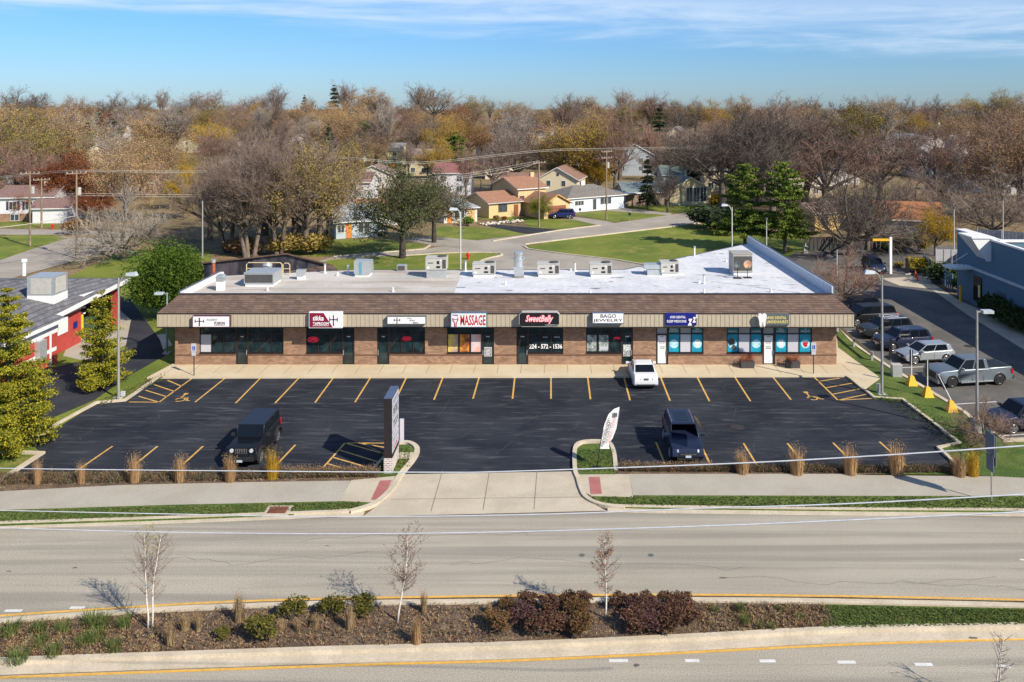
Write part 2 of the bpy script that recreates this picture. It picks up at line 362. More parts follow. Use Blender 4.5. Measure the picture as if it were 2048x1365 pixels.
# ---------------------------------------------------------------- parking lot
lot = [(316, 753.5), (1691, 750.5), (1724, 777), (1748, 797), (1805, 801), (1919, 889), (1877, 897), (1925, 943), (1925, 950), (1232, 950), (1230, 910), (1220, 890), (1200, 886), (1166, 887), (1151, 898), (1150, 945), (1153, 950), (797, 950), (804, 946), (828, 919), (836, 901), (818, 889), (797, 888), (742, 952), (-12, 972), (84, 909), (62, 888), (193, 807), (250, 802)]
sheet('parking_lot', lot, 0.0, m_lot)
sheet('parking_lot', [(84, 909), (62, 888), (-60, 905), (-60, 909)], 0.0, m_lot)
sheet('drive_lane', [(-700, 1100), (-700, 900), (-60, 720), (110, 735), (250, 700), (262, 640), (215, 600), (222, 585), (262, 600), (320, 680), (330, 712), (258, 752), (190, 800), (60, 855), (-60, 905)], 0.024, m_drive)
q = MB()
def kr(px, wd=0.16, top=0.14, n=0):
    pts = [P(*p).to_2d() for p in px]
    if n: pts = curve_pts(pts, n)
    ribbon(q, pts, wd, -0.02, top)
kr([(318, 755), (250, 802.5), (193, 807.5), (120, 847), (62, 888)], 0.2)
kr([(0, 906), (84, 909), (10, 957), (-30, 980)], 0.25)
kr([(1724, 777), (1748, 797), (1805, 801), (1860, 843), (1919, 889), (1877, 898), (1925, 944)], 0.2)
kr([(742, 946), (796, 888.5)], 0.16)
kr([(796, 888.5), (818, 888.5), (834, 900), (828, 919), (804, 949), (780, 985), (748, 1012), (700, 1027)], 0.3, 0.15, 4)
kr([(1232, 944), (1228, 909), (1219, 890), (1200, 885.5), (1166, 887), (1150.5, 899), (1150, 942), (1156, 960), (1162, 980), (1172, 998), (1200, 1012), (1250, 1019)], 0.24, 0.15, 4)
kr([(1677, 655), (1700, 681), (1719, 698), (1782, 739), (1835, 770), (1904, 812), (1930, 828), (1946, 842)], 0.3)
kr([(1975, 859), (2009, 883), (2120, 880)], 0.3)
o = q.build('kerb', m_kerb); o['kind'] = 'structure'
q = MB()   # slabs behind the kerbs
sheet('traffic_island', [(745, 949), (797, 889.5), (818, 889.5), (833, 900), (827, 918), (802, 951)], 0.11, m_verge, skirt=0.13)
sheet('traffic_island', [(1151, 949), (1151, 900), (1166, 888.5), (1200, 887), (1218, 891), (1227, 909), (1231, 949)], 0.11, m_verge, skirt=0.13)
sheet('paving_pad', [(800, 905), (829, 905), (822, 918), (790, 918)], 0.125, m_conc)
sheet('pavement', [(294, 755), (345, 728), (352, 724), (1673, 722), (1690, 735), (1706, 748), (1724, 777), (1700, 757), (1691, 751.5), (316, 754.5)], 0.13, m_walk, skirt=0.15)
sheet('pavement', [(1673, 669), (1676, 695), (1712, 722), (1755, 752), (1760, 757), (1735, 775), (1724, 777), (1690, 735), (1673, 722)], 0.126, m_walk, skirt=0.15)
sheet('grass_strip', [(1677, 657), (1700, 683), (1719, 700), (1782, 741), (1835, 772), (1904, 814), (1930, 830), (1946, 843), (1975, 861), (2009, 885), (2120, 882), (2150, 955), (1700, 950), (1918, 943), (1880, 898), (1919, 888), (1805, 800), (1748, 796), (1735, 775), (1760, 757), (1755, 752), (1712, 722), (1676, 695), (1674, 669)], 0.10, m_verge, skirt=0.12)
sheet('side_lot', [(1640, 640), (1600, 560), (1560, 525), (1590, 505), (1700, 497), (1900, 492), (2300, 492), (2500, 620), (2500, 900), (2120, 880), (2009, 882), (1975, 859), (1946, 841), (1930, 828), (1904, 812), (1835, 770), (1782, 739), (1719, 698), (1677, 655)], 0.0, m_sidelot)
sheet('drive_lane', [(1862, 578), (1935, 630), (2048, 700), (2200, 780), (2200, 738), (2048, 660), (1952, 616), (1917, 600), (1864, 566)], 0.012, m_conc)
sheet('drive_lane', [(1762, 557), (1858, 552), (1863, 566), (1862, 578), (1800, 572)], 0.012, m_conc)
sheet('bank_bed', [(1866, 565), (1872, 545), (1917, 562), (1917, 599)], 0.05, m_soil)
# pavement joints, apron joints
q = MB()
for i in range(30):
    x = -29 + i * 1.78; q.box(x, 63.9, 0.131, x + 0.035, 66.0, 0.134)
for a, b in (((885, 944), (862, 1025)), ((979, 944), (966, 1022)), ((1074, 943), (1068, 1021)), ((782, 1001), (1168, 996.5))):
    A, B = P(*a), P(*b); ribbon(q, [A.to_2d(), B.to_2d()], 0.045, 0.05, 0.055)
o = q.build('pavement_joints', m_dark); o['kind'] = 'structure'
# apron, path, verges
sheet('driveway_apron', [(797, 949), (1151, 943), (1157, 965), (1165, 985), (1175, 1001), (1212, 1022), (725, 1034), (770, 1001), (785, 975)], 0.05, m_conc)
top_l = [(-300, 992), (0, 983), (239, 970.5), (480, 965), (700, 961.5)]; bot_l = [(700, 1002), (342, 1009.5), (0, 1020), (-300, 1030)]
sheet('path', top_l + bot_l, 0.10, m_path, skirt=0.12)
sheet('pavement', [(702, 961), (804, 951), (790, 975), (772, 992), (745, 1005), (680, 1002)], 0.104, m_conc, skirt=0.1)
sheet('tactile_paving', [(760, 961.5), (784, 960.5), (764, 1000), (741.5, 1000)], 0.108, m_tact)
sheet('pavement', [(1153, 948), (1259, 948.5), (1266, 994), (1183, 992), (1170, 985), (1160, 970)], 0.104, m_conc, skirt=0.1)
sheet('tactile_paving', [(1177, 954.5), (1199.5, 954), (1203.6, 988), (1181, 989)], 0.108, m_tact)
sheet('path', [(1259, 948), (1600, 948), (1929, 950), (2048, 956), (2300, 972), (2300, 1002), (2048, 992), (1700, 991.5), (1266, 990.5)], 0.10, m_path, skirt=0.12)
sheet('verge', [(-300, 1030), (0, 1019.5), (342, 1009), (680, 1001.5), (745, 1002), (730, 1016), (690, 1023), (513, 1032), (342, 1038.5), (0, 1050), (-300, 1062)], 0.09, m_verge, skirt=0.12)
sheet('verge', [(1183, 990), (1266, 990), (1700, 991), (2048, 991), (2300, 1001), (2300, 1032), (2048, 1023), (1691, 1021), (1300, 1016), (1230, 1014), (1195, 1005)], 0.09, m_verge, skirt=0.12)
sheet('planting_bed', [(-300, 968), (30, 945), (742, 944), (760, 952), (702, 961), (480, 964.5), (239, 970), (0, 982.5), (-300, 991)], 0.08, m_soil, skirt=0.1)
sheet('planting_bed', [(1233, 938), (1930, 938), (1975, 949), (1600, 947.5), (1259, 947.5), (1233, 947)], 0.08, m_soil, skirt=0.1)
sheet('verge', [(1150, 940), (1232, 940), (1232, 947.5), (1154, 948)], 0.112, m_verge)
# main road: two carriageways
up = [(-300, 1067), (0, 1058), (342, 1047), (513, 1041), (725, 1034), (900, 1029), (1210, 1021), (1300, 1027), (1700, 1031), (2048, 1035), (2300, 1042)]
sheet('main_road', up + [(2300, 1214), (2048, 1203), (1691, 1195), (1380, 1192), (1100, 1193), (885, 1196), (700, 1199), (513, 1204.5), (342, 1213), (0, 1236), (-300, 1262)], 0.0, m_road)
lower = [(-300, 1368), (0, 1352), (700, 1327), (1022, 1318), (1350, 1303), (1691, 1286), (2048, 1275), (2300, 1268)]
sheet('main_road', lower + [(2300, 1800), (1100, 1800), (-300, 1800)], 0.0, m_road)
# kerbs and gutters
q = MB()
def rib(px, wd, z0, z1, n=5): ribbon(q, curve_pts([P(*p).to_2d() for p in px], n), wd, z0, z1)
rib([(-300, 1064), (0, 1053), (342, 1042), (513, 1035.5), (640, 1030), (728, 1027)], 0.55, -0.02, 0.03)
rib([(-300, 1061), (0, 1050), (342, 1039), (513, 1032.5), (640, 1028), (715, 1024)], 0.2, -0.02, 0.13)
rib([(1215, 1019), (1300, 1021), (1691, 1026), (2048, 1028), (2300, 1036)], 0.55, -0.02, 0.03)
rib([(1225, 1015), (1300, 1017), (1691, 1022), (2048, 1024), (2300, 1032)], 0.2, -0.02, 0.13)
mt = [(-300, 1276), (0, 1248), (273, 1228), (513, 1217), (700, 1212), (988, 1209), (1227, 1206), (1400, 1206), (1623, 1208), (2048, 1217), (2300, 1230)]
mb_ = [(-300, 1335), (0, 1323), (342, 1311), (700, 1299), (1022, 1291), (1380, 1275), (1691, 1259), (2048, 1252), (2300, 1245)]
rib([(x, y - 4.5) for x, y in mt], 0.36, -0.02, 0.035); rib([(x, y + 1) for x, y in mt], 0.16, -0.02, 0.13)
rib([(x, y + 4) for x, y in mb_], 0.24, -0.02, 0.15)
rib([(x, y + 16) for x, y in mb_], 0.6, -0.02, 0.03)
o = q.build('kerb', m_kerb); o['kind'] = 'structure'
sheet('median_bed', mt[:8] + [(1640, 1208.5), (1665, 1230), (1690, 1260)] + [(1380, 1276)] + mb_[:5][::-1], 0.11, m_soil, skirt=0.12)
sheet('median_grass', [(1640, 1208.5)] + mt[9:] + mb_[6:][::-1] + [(1690, 1260), (1665, 1230)], 0.115, m_verge, skirt=0.12)
# painted lines
q = MB()
def line(px, wd, m, n=1):
    pts = [P(*p).to_2d() for p in px]
    if n > 1: pts = curve_pts(pts, n)
    ribbon(q, pts, wd, 0, 0.006, m)
line([(-300, 1258), (0, 1232), (342, 1210), (513, 1202), (700, 1197), (885, 1194), (1100, 1191), (1380, 1190), (1691, 1193), (2048, 1200.6), (2300, 1212)], 0.13, 0, 5)
line([(-300, 1372), (0, 1356), (700, 1331), (1022, 1322), (1350, 1307), (1691, 1290), (2048, 1279), (2300, 1272)], 0.13, 0, 5)
for a, b, y in ((1218, 1256, 1322), (1370, 1399, 1322), (1519, 1551, 1322.6), (1675, 1711, 1325), (1829, 1865, 1329.5), (1991, 2020, 1333.5), (10, 44, 1222), (140, 169, 1216)):
    line([(a, y), (b, y)], 0.17, 1)
line([(2040, 1120), (2070, 1121)], 0.12, 1)
o = q.build('road_markings', [m_yel, m_wht]); o['kind'] = 'structure'
q = MB()
for a, b in (((450, 757), (390, 805)), ((522, 755.5), (471, 807)), ((600, 754), (550, 807)), ((668, 754), (630, 806)), ((742, 754), (710, 805)), ((814, 753), (790, 803)), ((887, 752.5), (868, 800)), ((959, 752.5), (946, 798)), ((1030, 752), (1025, 798)), ((1102, 751.5), (1102, 798)), ((1175, 751.5), (1181, 799)), ((1247, 751.5), (1260, 801)), ((1320, 751.5), (1340, 802)), ((1393, 752), (1419, 803)), ((1468, 752), (1501, 803)), ((1544, 752), (1582, 800)),
             ((225, 893), (142, 950)), ((315, 893), (250, 946)), ((406, 893), (350, 944)), ((591, 890), (540, 944)), ((1312, 885), (1334, 940)), ((1400, 887), (1420, 928)), ((1487, 887), (1517, 936)), ((1575, 887), (1613, 936)), ((1666, 886), (1716, 936)), ((1759, 884), (1817, 936)),
             ((385, 756.5), (318, 805)), ((318, 805), (258, 804.5)), ((318, 805), (277, 793)), ((334, 794), (291, 781)), ((349, 783.5), (309, 770)), ((363, 773), (335, 761)), ((1626, 752.5), (1676, 801)), ((1676, 801), (1748, 797)), ((1640, 763), (1679, 757)), ((1652, 776), (1704, 767)), ((1665, 789), (1722, 778)), ((1676, 801), (1733, 789)),
             ((690, 886.5), (640, 943)), ((690, 886.5), (796, 887)), ((690, 886.5), (775, 910)), ((720, 887), (790, 899)), ((677, 900), (758, 925)), ((665, 915), (745, 938)), ((655, 928), (715, 945))):
    line([a, b], 0.115, 0)
for cx, cy, s in ((360, 800, 1), (1625, 797, -1)):     # wheelchair symbols
    c = P(cx, cy).to_2d(); ring = [c + Vector((0.33 * cos(t), 0.33 * sin(t))) for t in [k * pi / 6 - 2.2 for k in range(11)]]
    ribbon(q, ring, 0.1, 0, 0.006, 0); ribbon(q, [c + Vector((-.1, 1.05)), c + Vector((-.1, .35)), c + Vector((.4, .35)), c + Vector((.5, -.15)), c + Vector((.75, -.15))], 0.1, 0, 0.006, 0)
    q.face([(c.x - .25, c.y + 1.05, .006), (c.x + .05, c.y + 1.05, .006), (c.x + .05, c.y + 1.35, .006), (c.x - .25, c.y + 1.35, .006)], 0)
for a, b in (((1867, 757), (1954, 751)), ((1909, 809), (1993, 804)), ((2001, 872.5), (2060, 868)), ((1801, 736), (1850, 734)), ((1680, 664), (1730, 662))): line([a, b], 0.12, 1)
o = q.build('parking_markings', [m_lyel, m_wht]); o['kind'] = 'structure'
# cracks and stains worn into the surfaces
q = MB(); rc_ = random.Random(21)
def crack(px, py, n, dx, dy, m, wd):
    pts = [P(px, py).to_2d()]
    for k in range(n): pts.append(pts[-1] + Vector((dx * rc_.uniform(.3, 1.2) + rc_.uniform(-.25, .25), dy * rc_.uniform(.3, 1.2) + rc_.uniform(-.3, .3))))
    ribbon(q, pts, wd, 0, 0.003, m)
for px, py in ((170, 850), (300, 822), (420, 850), (520, 820), (640, 835), (860, 830), (900, 870), (980, 905), (1040, 840), (1120, 860), (1200, 830), (1290, 845), (1450, 830), (1540, 850), (1660, 835), (1720, 860), (560, 770), (830, 775), (1140, 780), (1430, 780), (1590, 775), (350, 775), (700, 905), (1480, 905)):
    crack(px, py, rc_.randint(4, 9), rc_.choice((-1, 1)) * .8, .12, 0, .035); crack(px + 15, py + 4, rc_.randint(3, 6), .2, rc_.choice((-.5, .5)), 0, .03)
o = q.build('asphalt_cracks', mat('dusty_crack', (0.065, 0.063, 0.062), .9)); o['kind'] = 'structure'
q = MB()
for px, py in ((1445, 1156), (900, 1130), (300, 1120), (1800, 1160), (600, 1085)): crack(px, py, 16, 1.0, .0, 0, .022)
for px, py, a_, b_ in ((1445, 1156, .2, .06), (1947, 1278, .2, .07), (150, 1136, .12, .06), (18, 1143, .12, .06), (1272, 1331, .12, .1), (655, 1092, .1, .05)):
    c = P(px, py); q.face([(c.x + a_ * cos(t) * rc_.uniform(.6, 1.2), c.y + b_ * sin(t) * rc_.uniform(.6, 1.2), .034 if py > 1270 and py < 1310 else .004) for t in [k * .52 for k in range(12)]])
o = q.build('road_stains', mat('road_tar', (0.11, 0.10, 0.09), .9)); o['kind'] = 'structure'
# loose stuff on the beds: straw, chips, leaves
rng = random.Random(5)
def litter(name, cols, n, region, z, size, label, pts_fn):
    q = MB()
    for _ in range(n):
        p = pts_fn(); a = rng.uniform(0, pi); L = size * rng.uniform(.5, 1.8); W = size * rng.uniform(.25, .5); dx, dy = cos(a) * L, sin(a) * L; ex, ey = -sin(a) * W, cos(a) * W
        t = rng.uniform(0, .04)
        q.face([(p.x - dx - ex, p.y - dy - ey, z + .004 + t * rng.random()), (p.x + dx - ex, p.y + dy - ey, z + .01 + t), (p.x + dx + ex, p.y + dy + ey, z + .012 + t), (p.x - dx + ex, p.y - dy + ey, z + .006 + t * rng.random())], rng.randrange(len(cols)))
    o = q.build(name, cols); tag(o, label, None, None, 'stuff'); return o
m_str1 = mat('straw', (0.42, 0.32, 0.18), 0.9); m_str2 = mat('dead_leaf', (0.25, 0.14, 0.07), 0.9); m_str3 = mat('dark_bark', (0.05, 0.035, 0.028), 0.9); m_str4 = mat('weed_leaf', (0.10, 0.14, 0.03), 0.9)
def edge_y(tab, x):
    for (a, b), (c, d) in zip(tab, tab[1:]):
        if a <= x <= c: return b + (d - b) * (x - a) / (c - a)
    return tab[-1][1]
def med_pt():
    x = rng.uniform(-60, 1660); return P(x, rng.uniform(edge_y(mt, x) + 3, edge_y(mb_, x) - 2))
litter('leaf_litter', [m_str1, m_str2, m_str3, m_str2, m_str3], 8000, None, 0.115, 0.026, 'straw and dead leaves strewn over the median bed', med_pt)
def bedl_pt():
    if rng.random() < .5:
        x = rng.uniform(-20, 755); return P(x, rng.uniform(946, edge_y(top_l, x)))
    x = rng.uniform(1234, 1950); return P(x, rng.uniform(937, 947))
litter('leaf_litter', [m_str1, m_str2, m_str3, m_str2], 3500, None, 0.085, 0.035, 'dead leaves along the planting beds by the path', bedl_pt)
# ---------------------------------------------------------------- building materials
def brick_mat(name, c1, c2, mortar, bw=0.32, bh=0.105, off=0.5, ms=0.012, rough=0.9, vertical=False):
    m = bpy.data.materials.new(name); m.use_nodes = True; t = m.node_tree; b = t.nodes['Principled BSDF']
    b.inputs['Roughness'].default_value = rough; b.inputs['Specular IOR Level'].default_value = 0.2
    c = N(t, 'ShaderNodeTexCoord'); s = N(t, 'ShaderNodeSeparateXYZ'); t.links.new(c.outputs['Object'], s.inputs[0])
    cb = N(t, 'ShaderNodeCombineXYZ'); t.links.new(M_(t, 'ADD', s.outputs[0], s.outputs[1]), cb.inputs[0]); t.links.new(s.outputs[2], cb.inputs[1])
    br = N(t, 'ShaderNodeTexBrick'); t.links.new(cb.outputs[0], br.inputs[0]); br.offset = off
    br.inputs['Color1'].default_value = (*c1, 1); br.inputs['Color2'].default_value = (*c2, 1); br.inputs['Mortar'].default_value = (*mortar, 1)
    br.inputs['Scale'].default_value = 1; br.inputs['Brick Width'].default_value = bw; br.inputs['Row Height'].default_value = bh; br.inputs['Mortar Size'].default_value = ms; br.inputs['Bias'].default_value = 0.0
    n = N(t, 'ShaderNodeTexNoise'); n.inputs['Scale'].default_value = 1.3; n.inputs['Detail'].default_value = 6; t.links.new(c.outputs['Object'], n.inputs[0])
    k = N(t, 'ShaderNodeMapRange'); t.links.new(n.outputs[0], k.inputs[0]); k.inputs[1].default_value = 0.3; k.inputs[2].default_value = 0.7; k.inputs[3].default_value = 0.82; k.inputs[4].default_value = 1.15
    v = N(t, 'ShaderNodeVectorMath', operation='SCALE'); t.links.new(br.outputs[0], v.inputs[0]); t.links.new(k.outputs[0], v.inputs[3]); t.links.new(v.outputs[0], b.inputs['Base Color'])
    return m
m_brick = brick_mat('brown_brick', (0.385, 0.235, 0.15), (0.245, 0.14, 0.09), (0.23, 0.17, 0.125))
m_shing = brick_mat('brown_shingle', (0.175, 0.118, 0.09), (0.11, 0.076, 0.062), (0.075, 0.048, 0.04), 0.45, 0.115, 0.37, 0.012)
m_tan = mat('tan_metal_fascia', (0.44, 0.38, 0.28), 0.55, var=0.05); m_tan2 = mat('tan_metal_rib', (0.39, 0.335, 0.245), 0.55, var=0.05)
m_bronze = mat('dark_bronze_metal', (0.035, 0.028, 0.026), 0.45, 0.3)
m_roofw = ground_mat('white_roof_membrane', (0.52, 0.54, 0.57), (0.61, 0.62, 0.65), 0.35, speck_scale=2.2, speck_amt=0.14, streak=((0.55, 1.3, 1), 0.95, 0.60, 0.66, (0.12, 0.11, 0.12), 0.85), bump=0.05, third=(0.50, 0.505, 0.52), thr=(0.5, 0.75), tscale=0.6)
m_roofg = ground_mat('worn_roof_membrane', (0.42, 0.40, 0.365), (0.53, 0.505, 0.47), 0.15, speck_scale=4, speck_amt=0.1, streak=((0.12, 1.0, 1), 0.5, 0.48, 0.68, (0.33, 0.26, 0.21), 0.8), bump=0.08)
m_white = mat('white_paint', (0.74, 0.74, 0.73), 0.5, var=0.04); m_signw = mat('white_sign_face', (0.80, 0.80, 0.80), 0.35, var=0.02)
m_glass = mat('dark_shop_glass', (0.010, 0.018, 0.022), 0.06, spec=0.7, var=0.3, scale=1.2, col2=(0.02, 0.045, 0.052))
m_galv = mat('galvanised_steel', (0.48, 0.51, 0.52), 0.4, 0.5, var=0.1, scale=5); m_unit = mat('grey_unit_metal', (0.37, 0.35, 0.31), 0.5, 0.1, var=0.08)
m_units = mat('pale_unit_metal', (0.47, 0.46, 0.42), 0.5, 0.1, var=0.08); m_coil = mat('dark_coil', (0.07, 0.07, 0.07), 0.7, var=0.5, scale=25); m_blk = mat('black_paint', (0.012, 0.012, 0.014), 0.45)
m_red = mat('red_letter', (0.48, 0.012, 0.03), 0.45); m_maroon = mat('maroon_face', (0.22, 0.012, 0.04), 0.4); m_plum = mat('plum_letter', (0.06, 0.012, 0.06), 0.5)
m_navy = mat('navy_face', (0.012, 0.018, 0.20), 0.35); m_gold = mat('pale_gold_letter', (0.72, 0.60, 0.22), 0.5); m_ggrey = mat('sign_grey', (0.10, 0.12, 0.12), 0.5)
m_neon = mat('red_neon', (0.9, 0.02, 0.07), 0.5, emit=0.35); m_pinkneon = mat('pink_neon_edge', (0.85, 0.12, 0.16), 0.5, emit=0.5); m_teal = mat('teal_window_film', (0.012, 0.30, 0.44), 0.35, var=0.15, scale=1.5); m_tealh = mat('dark_teal_header', (0.02, 0.16, 0.20), 0.35)
m_glow = mat('pale_film_spot', (0.42, 0.68, 0.76), 0.4); m_film = mat('pale_window_film', (0.50, 0.51, 0.56), 0.4, var=0.03); m_filmg = mat('grey_window_film', (0.30, 0.32, 0.33), 0.4, var=0.25, scale=20)
m_blue = mat('sign_blue', (0.02, 0.10, 0.50), 0.5); m_yp = mat('safety_yellow', (0.75, 0.42, 0.02), 0.5, var=0.06); m_purp = mat('faded_violet', (0.16, 0.13, 0.38), 0.5)
FY = 66.06
XF = lambda px, Y=FY: (px - CX) * Y / F
ZF = lambda py, Y=FY: H - (py - YH) * Y / F
mall = thing('shopping_building', 'long single storey brown brick shop row with a flat roof and shingled mansard front', 'shop building', (0, FY, 0))
def mx_(o): return o
# openings: x0 px, x1 px, list of pane splits px, door (x0,x1) or None, kind
OPEN = [
 (399, 567, [423, 447, 471.4, 495.5, 519, 543], (471.4, 495.5), 'dark'),
 (612, 709, [636, 660, 684.7], (684.7, 709), 'dark'),
 (754, 850, [778.7, 802, 826], (754, 778.7), 'dark'),
 (894, 988, [917, 940, 963.8], (963.8, 988), 'dark'),
 (1033, 1126.5, [1056.5, 1080, 1103], (1033, 1056.5), 'dark'),
 (1172, 1266, [1195.5, 1219, 1243], (1243, 1266), 'dark'),
 (1312, 1407, [1336.4, 1360, 1383], (1312, 1336.4), 'white'),
 (1453.6, 1624, [1477, 1501, 1525, 1550, 1575, 1599], (1525, 1550), 'white')]
ZT, ZS, ZH = 3.06, 1.03, 2.50     # top of openings, sill, transom
q = MB(); xl, xr = XF(350), XF(1673)
edges = [xl]
for o_ in OPEN: edges += [XF(o_[0]), XF(o_[1])]
edges.append(xr)
for i in range(0, len(edges), 2): q.box(edges[i], 0, -0.1, edges[i + 1], 0.32, 3.45)
for o_ in OPEN:
    a, b = XF(o_[0]), XF(o_[1]); d0, d1 = XF(o_[3][0]), XF(o_[3][1])
    q.box(a, 0.002, ZT, b, 0.32, 3.45)
    if d0 - a > 0.1: q.box(a, 0.002, -0.1, d0, 0.32, ZS)
    if b - d1 > 0.1: q.box(d1, 0.002, -0.1, b, 0.32, ZS)
q.prism([(xl, 0.33), (xr, 0.33), (22.2, 1.0), (21.5, 26.8), (6.8, 12.2), (-18.5, 12.0), (-29.1, 9.4)], -0.1, 5.0)
part('wall', q, m_brick, mall)
q = MB()   # projecting brick course under the windows
for i in range(0, len(edges), 2): q.box(edges[i] - (0.02 if i else .03), -0.035, 0.84, edges[i + 1] + .02, 0.003, 0.92)
for o_ in OPEN:
    a, b = XF(o_[0]), XF(o_[1]); d0, d1 = XF(o_[3][0]), XF(o_[3][1])
    for s, e in ((a + .021, d0), (d1, b - .021)):
        if e - s > 0.1: q.box(s, -0.033, 0.842, e, 0.003, 0.918)
part('brick_course', q, mat('dark_brick_course', (0.15, 0.08, 0.055), 0.9, var=0.2, scale=8), mall)
NUM = 0
def plaque(parent, x0, x1, z0, z1, y, m, n=2, seed=0):     # rows of small dark or pale lettering strokes, too small to read
    q = MB(); r = random.Random(seed)
    for k in range(n):
        zc = z1 - (k + .5) * (z1 - z0) / n; hh = (z1 - z0) / n * 0.32; x = x0 + r.uniform(0, .15) * (x1 - x0); xe = x1 - r.uniform(0, .15) * (x1 - x0)
        while x < xe:
            wd = r.uniform(.02, .05); q.box(x, y, zc - hh, min(x + wd, xe), y + .004, zc + hh); x += wd + .022
    return part('lettering', q, m, parent)
for oi_, (p0, p1, sp, dr, kind) in enumerate(OPEN):
    a, b = XF(p0), XF(p1); d0, d1 = XF(dr[0]), XF(dr[1])
    segs = []
    if d0 - a > 0.1: segs.append((a, d0))
    if b - d1 > 0.1: segs.append((d1, b))
    for (s, e) in segs:
        cuts = [s] + [XF(k) for k in sp if s + .1 < XF(k) < e - .1] + [e]
        q = MB(); t = 0.035
        q.box(s, 0.05, ZS, e, 0.16, ZS + .06); q.box(s, 0.05, ZT - .05, e, 0.16, ZT); q.box(s, 0.052, ZH - .04, e, 0.158, ZH + .04)
        for c in cuts:
            c0 = min(max(c - t, s), e - 2 * t); q.box(c0, 0.046, ZS, c0 + 2 * t, 0.164, ZT)
        q.box(s - .01, -0.05, ZS - .05, e + .01, 0.05, ZS)
        wn = part('window', q, m_bronze, mall)
        for i in range(len(cuts) - 1):
            pane = MB(); pane.box(cuts[i] + .02, 0.10, ZH, cuts[i + 1] - .02, 0.12, ZT - .02); pane.box(cuts[i] + .02, 0.10, ZS + .02, cuts[i + 1] - .02, 0.12, ZH)
            gi = round((cuts[i] * F / FY + CX))
            m = m_glass
            if oi_ == 0 and i == 0 and s == a:
                pn = part('pane', pane, m_glass, wn); bl = MB()
                bl.box(cuts[i] + .06, 0.085, ZS + .06, cuts[i + 1] - .06, 0.095, ZH - .06)
                part('white_blind', bl, m_film, wn); continue
            if kind == 'white':
                idx = [k for k in (0,)]; col = (i % 2 == 0)
                if oi_ == 6: col = (i % 2 == 0)
                elif s == a: col = (i % 2 == 0)
                pane = MB(); pane.box(cuts[i] + .02, 0.09, ZS + .02, cuts[i + 1] - .02, 0.11, ZH); part('pane', pane, m_teal if col else m_film, wn)
                pane = MB(); pane.box(cuts[i] + .02, 0.09, ZH, cuts[i + 1] - .02, 0.11, ZT - .02); part('pane', pane, m_tealh if col else m_filmg, wn)
                xc = (cuts[i] + cuts[i + 1]) / 2
                if col:
                    g = MB(); g.tube([(xc, 0.088, 1.72), (xc, 0.084, 1.72)], 0.34, 20)
                    gw = part('picture', g, m_glow, wn)
                    kk = {(6, 0): 'tooth', (6, 2): 'tooth', (7, 0): 'case', (7, 2): 'smile'}.get((oi_, i), 'smile')
                    if oi_ == 7 and s != a: kk = 'tooth' if i == 0 else 'gum'
                    if oi_ == 6: kk = 'smile' if i == 0 else 'tooth'
                    g = MB()
                    if kk == 'tooth':
                        g.xprism([(xc - .16, 2.0), (xc - .18, 1.8), (xc - .10, 1.6), (xc - .07, 1.35), (xc, 1.62), (xc + .07, 1.35), (xc + .10, 1.6), (xc + .18, 1.8), (xc + .16, 2.0), (xc, 1.94)][::-1], 0.078, 0.083); part('picture', g, m_signw, wn)
                    elif kk == 'case':
                        g.tube([(xc - .08, 0.083, 1.9), (xc - .08, 0.078, 1.9)], 0.27, 16); g.tube([(xc + .12, 0.083, 1.42), (xc + .12, 0.078, 1.42)], 0.2, 16, 0); part('picture', g, m_coil, wn)
                    elif kk == 'gum':
                        g.xprism([(xc - .22, 1.85), (xc + .24, 1.85), (xc + .12, 1.62), (xc + .2, 1.55), (xc, 1.45), (xc - .18, 1.6)][::-1], 0.078, 0.083); part('picture', g, m_red, wn)
                    else:
                        g.box(xc - .3, 0.078, 1.68, xc - .18, 0.083, 1.72); g.box(xc + .18, 0.078, 1.68, xc + .3, 0.083, 1.72); part('picture', g, m_ggrey, wn)
                    HD = {(6, 0): 'FAMILY\nDENTIST', (6, 2): 'TEETH\nEXTRACTIONS', (7, 0): 'ORTHODONTICS', (7, 2): 'COSMETIC'}
                    key = (oi_, i)
                    s_ = HD.get(key, 'COSMETIC')
                    if oi_ == 7 and s != a: s_ = 'ORAL\nSURGERY' if i == 0 else '&\nIMPLANTS'
                    text('lettering', s_, xc - .36, 2.62, xc + .36, 2.62 + (.3 if '\n' in s_ else .13), 0.085, m_signw, wn, depth=0)
            else: part('pane', pane, m, wn)
    q = MB(); q.box(d0, 0.05, 0.0, d0 + .08, 0.17, ZT); q.box(d1 - .08, 0.05, 0, d1, 0.17, ZT); q.box(d0 + .08, 0.05, ZT - .06, d1 - .08, 0.17, ZT); q.box(d0 + .08, 0.05, 2.38, d1 - .08, 0.17, 2.5)
    q.box(d0 + .08, 0.055, 0.02, d1 - .08, 0.165, 0.2)
    q.box(d0 + .08, 0.056, 0.2, d0 + .14, 0.164, 2.38); q.box(d1 - .14, 0.056, 0.2, d1 - .08, 0.164, 2.38)
    dd = part('door', q, m_bronze, mall)
    g = MB(); g.box(d0 + .07, 0.11, 2.49, d1 - .07, 0.13, ZT - .05)
    part('transom', g, m_filmg if kind == 'white' else m_glass, dd)
    g = MB(); g.box(d0 + .13, 0.10, 0.19, d1 - .13, 0.12, 2.39); part('door_leaf', g, m_signw if kind == 'white' else m_glass, dd)
    g = MB(); hx = d1 - .12 if oi_ in (0, 4, 5, 6, 7) else d0 + .06
    g.box(hx, 0.0, .85, hx + .04, 0.05, 1.25); part('handle', g, m_galv if kind != 'white' else m_ggrey, dd)
    plaque(dd, (d0 + d1) / 2 - .16, (d0 + d1) / 2 + .16, 2.22, 2.34, 0.095, m_signw if kind != 'white' else m_ggrey, 1, oi_)
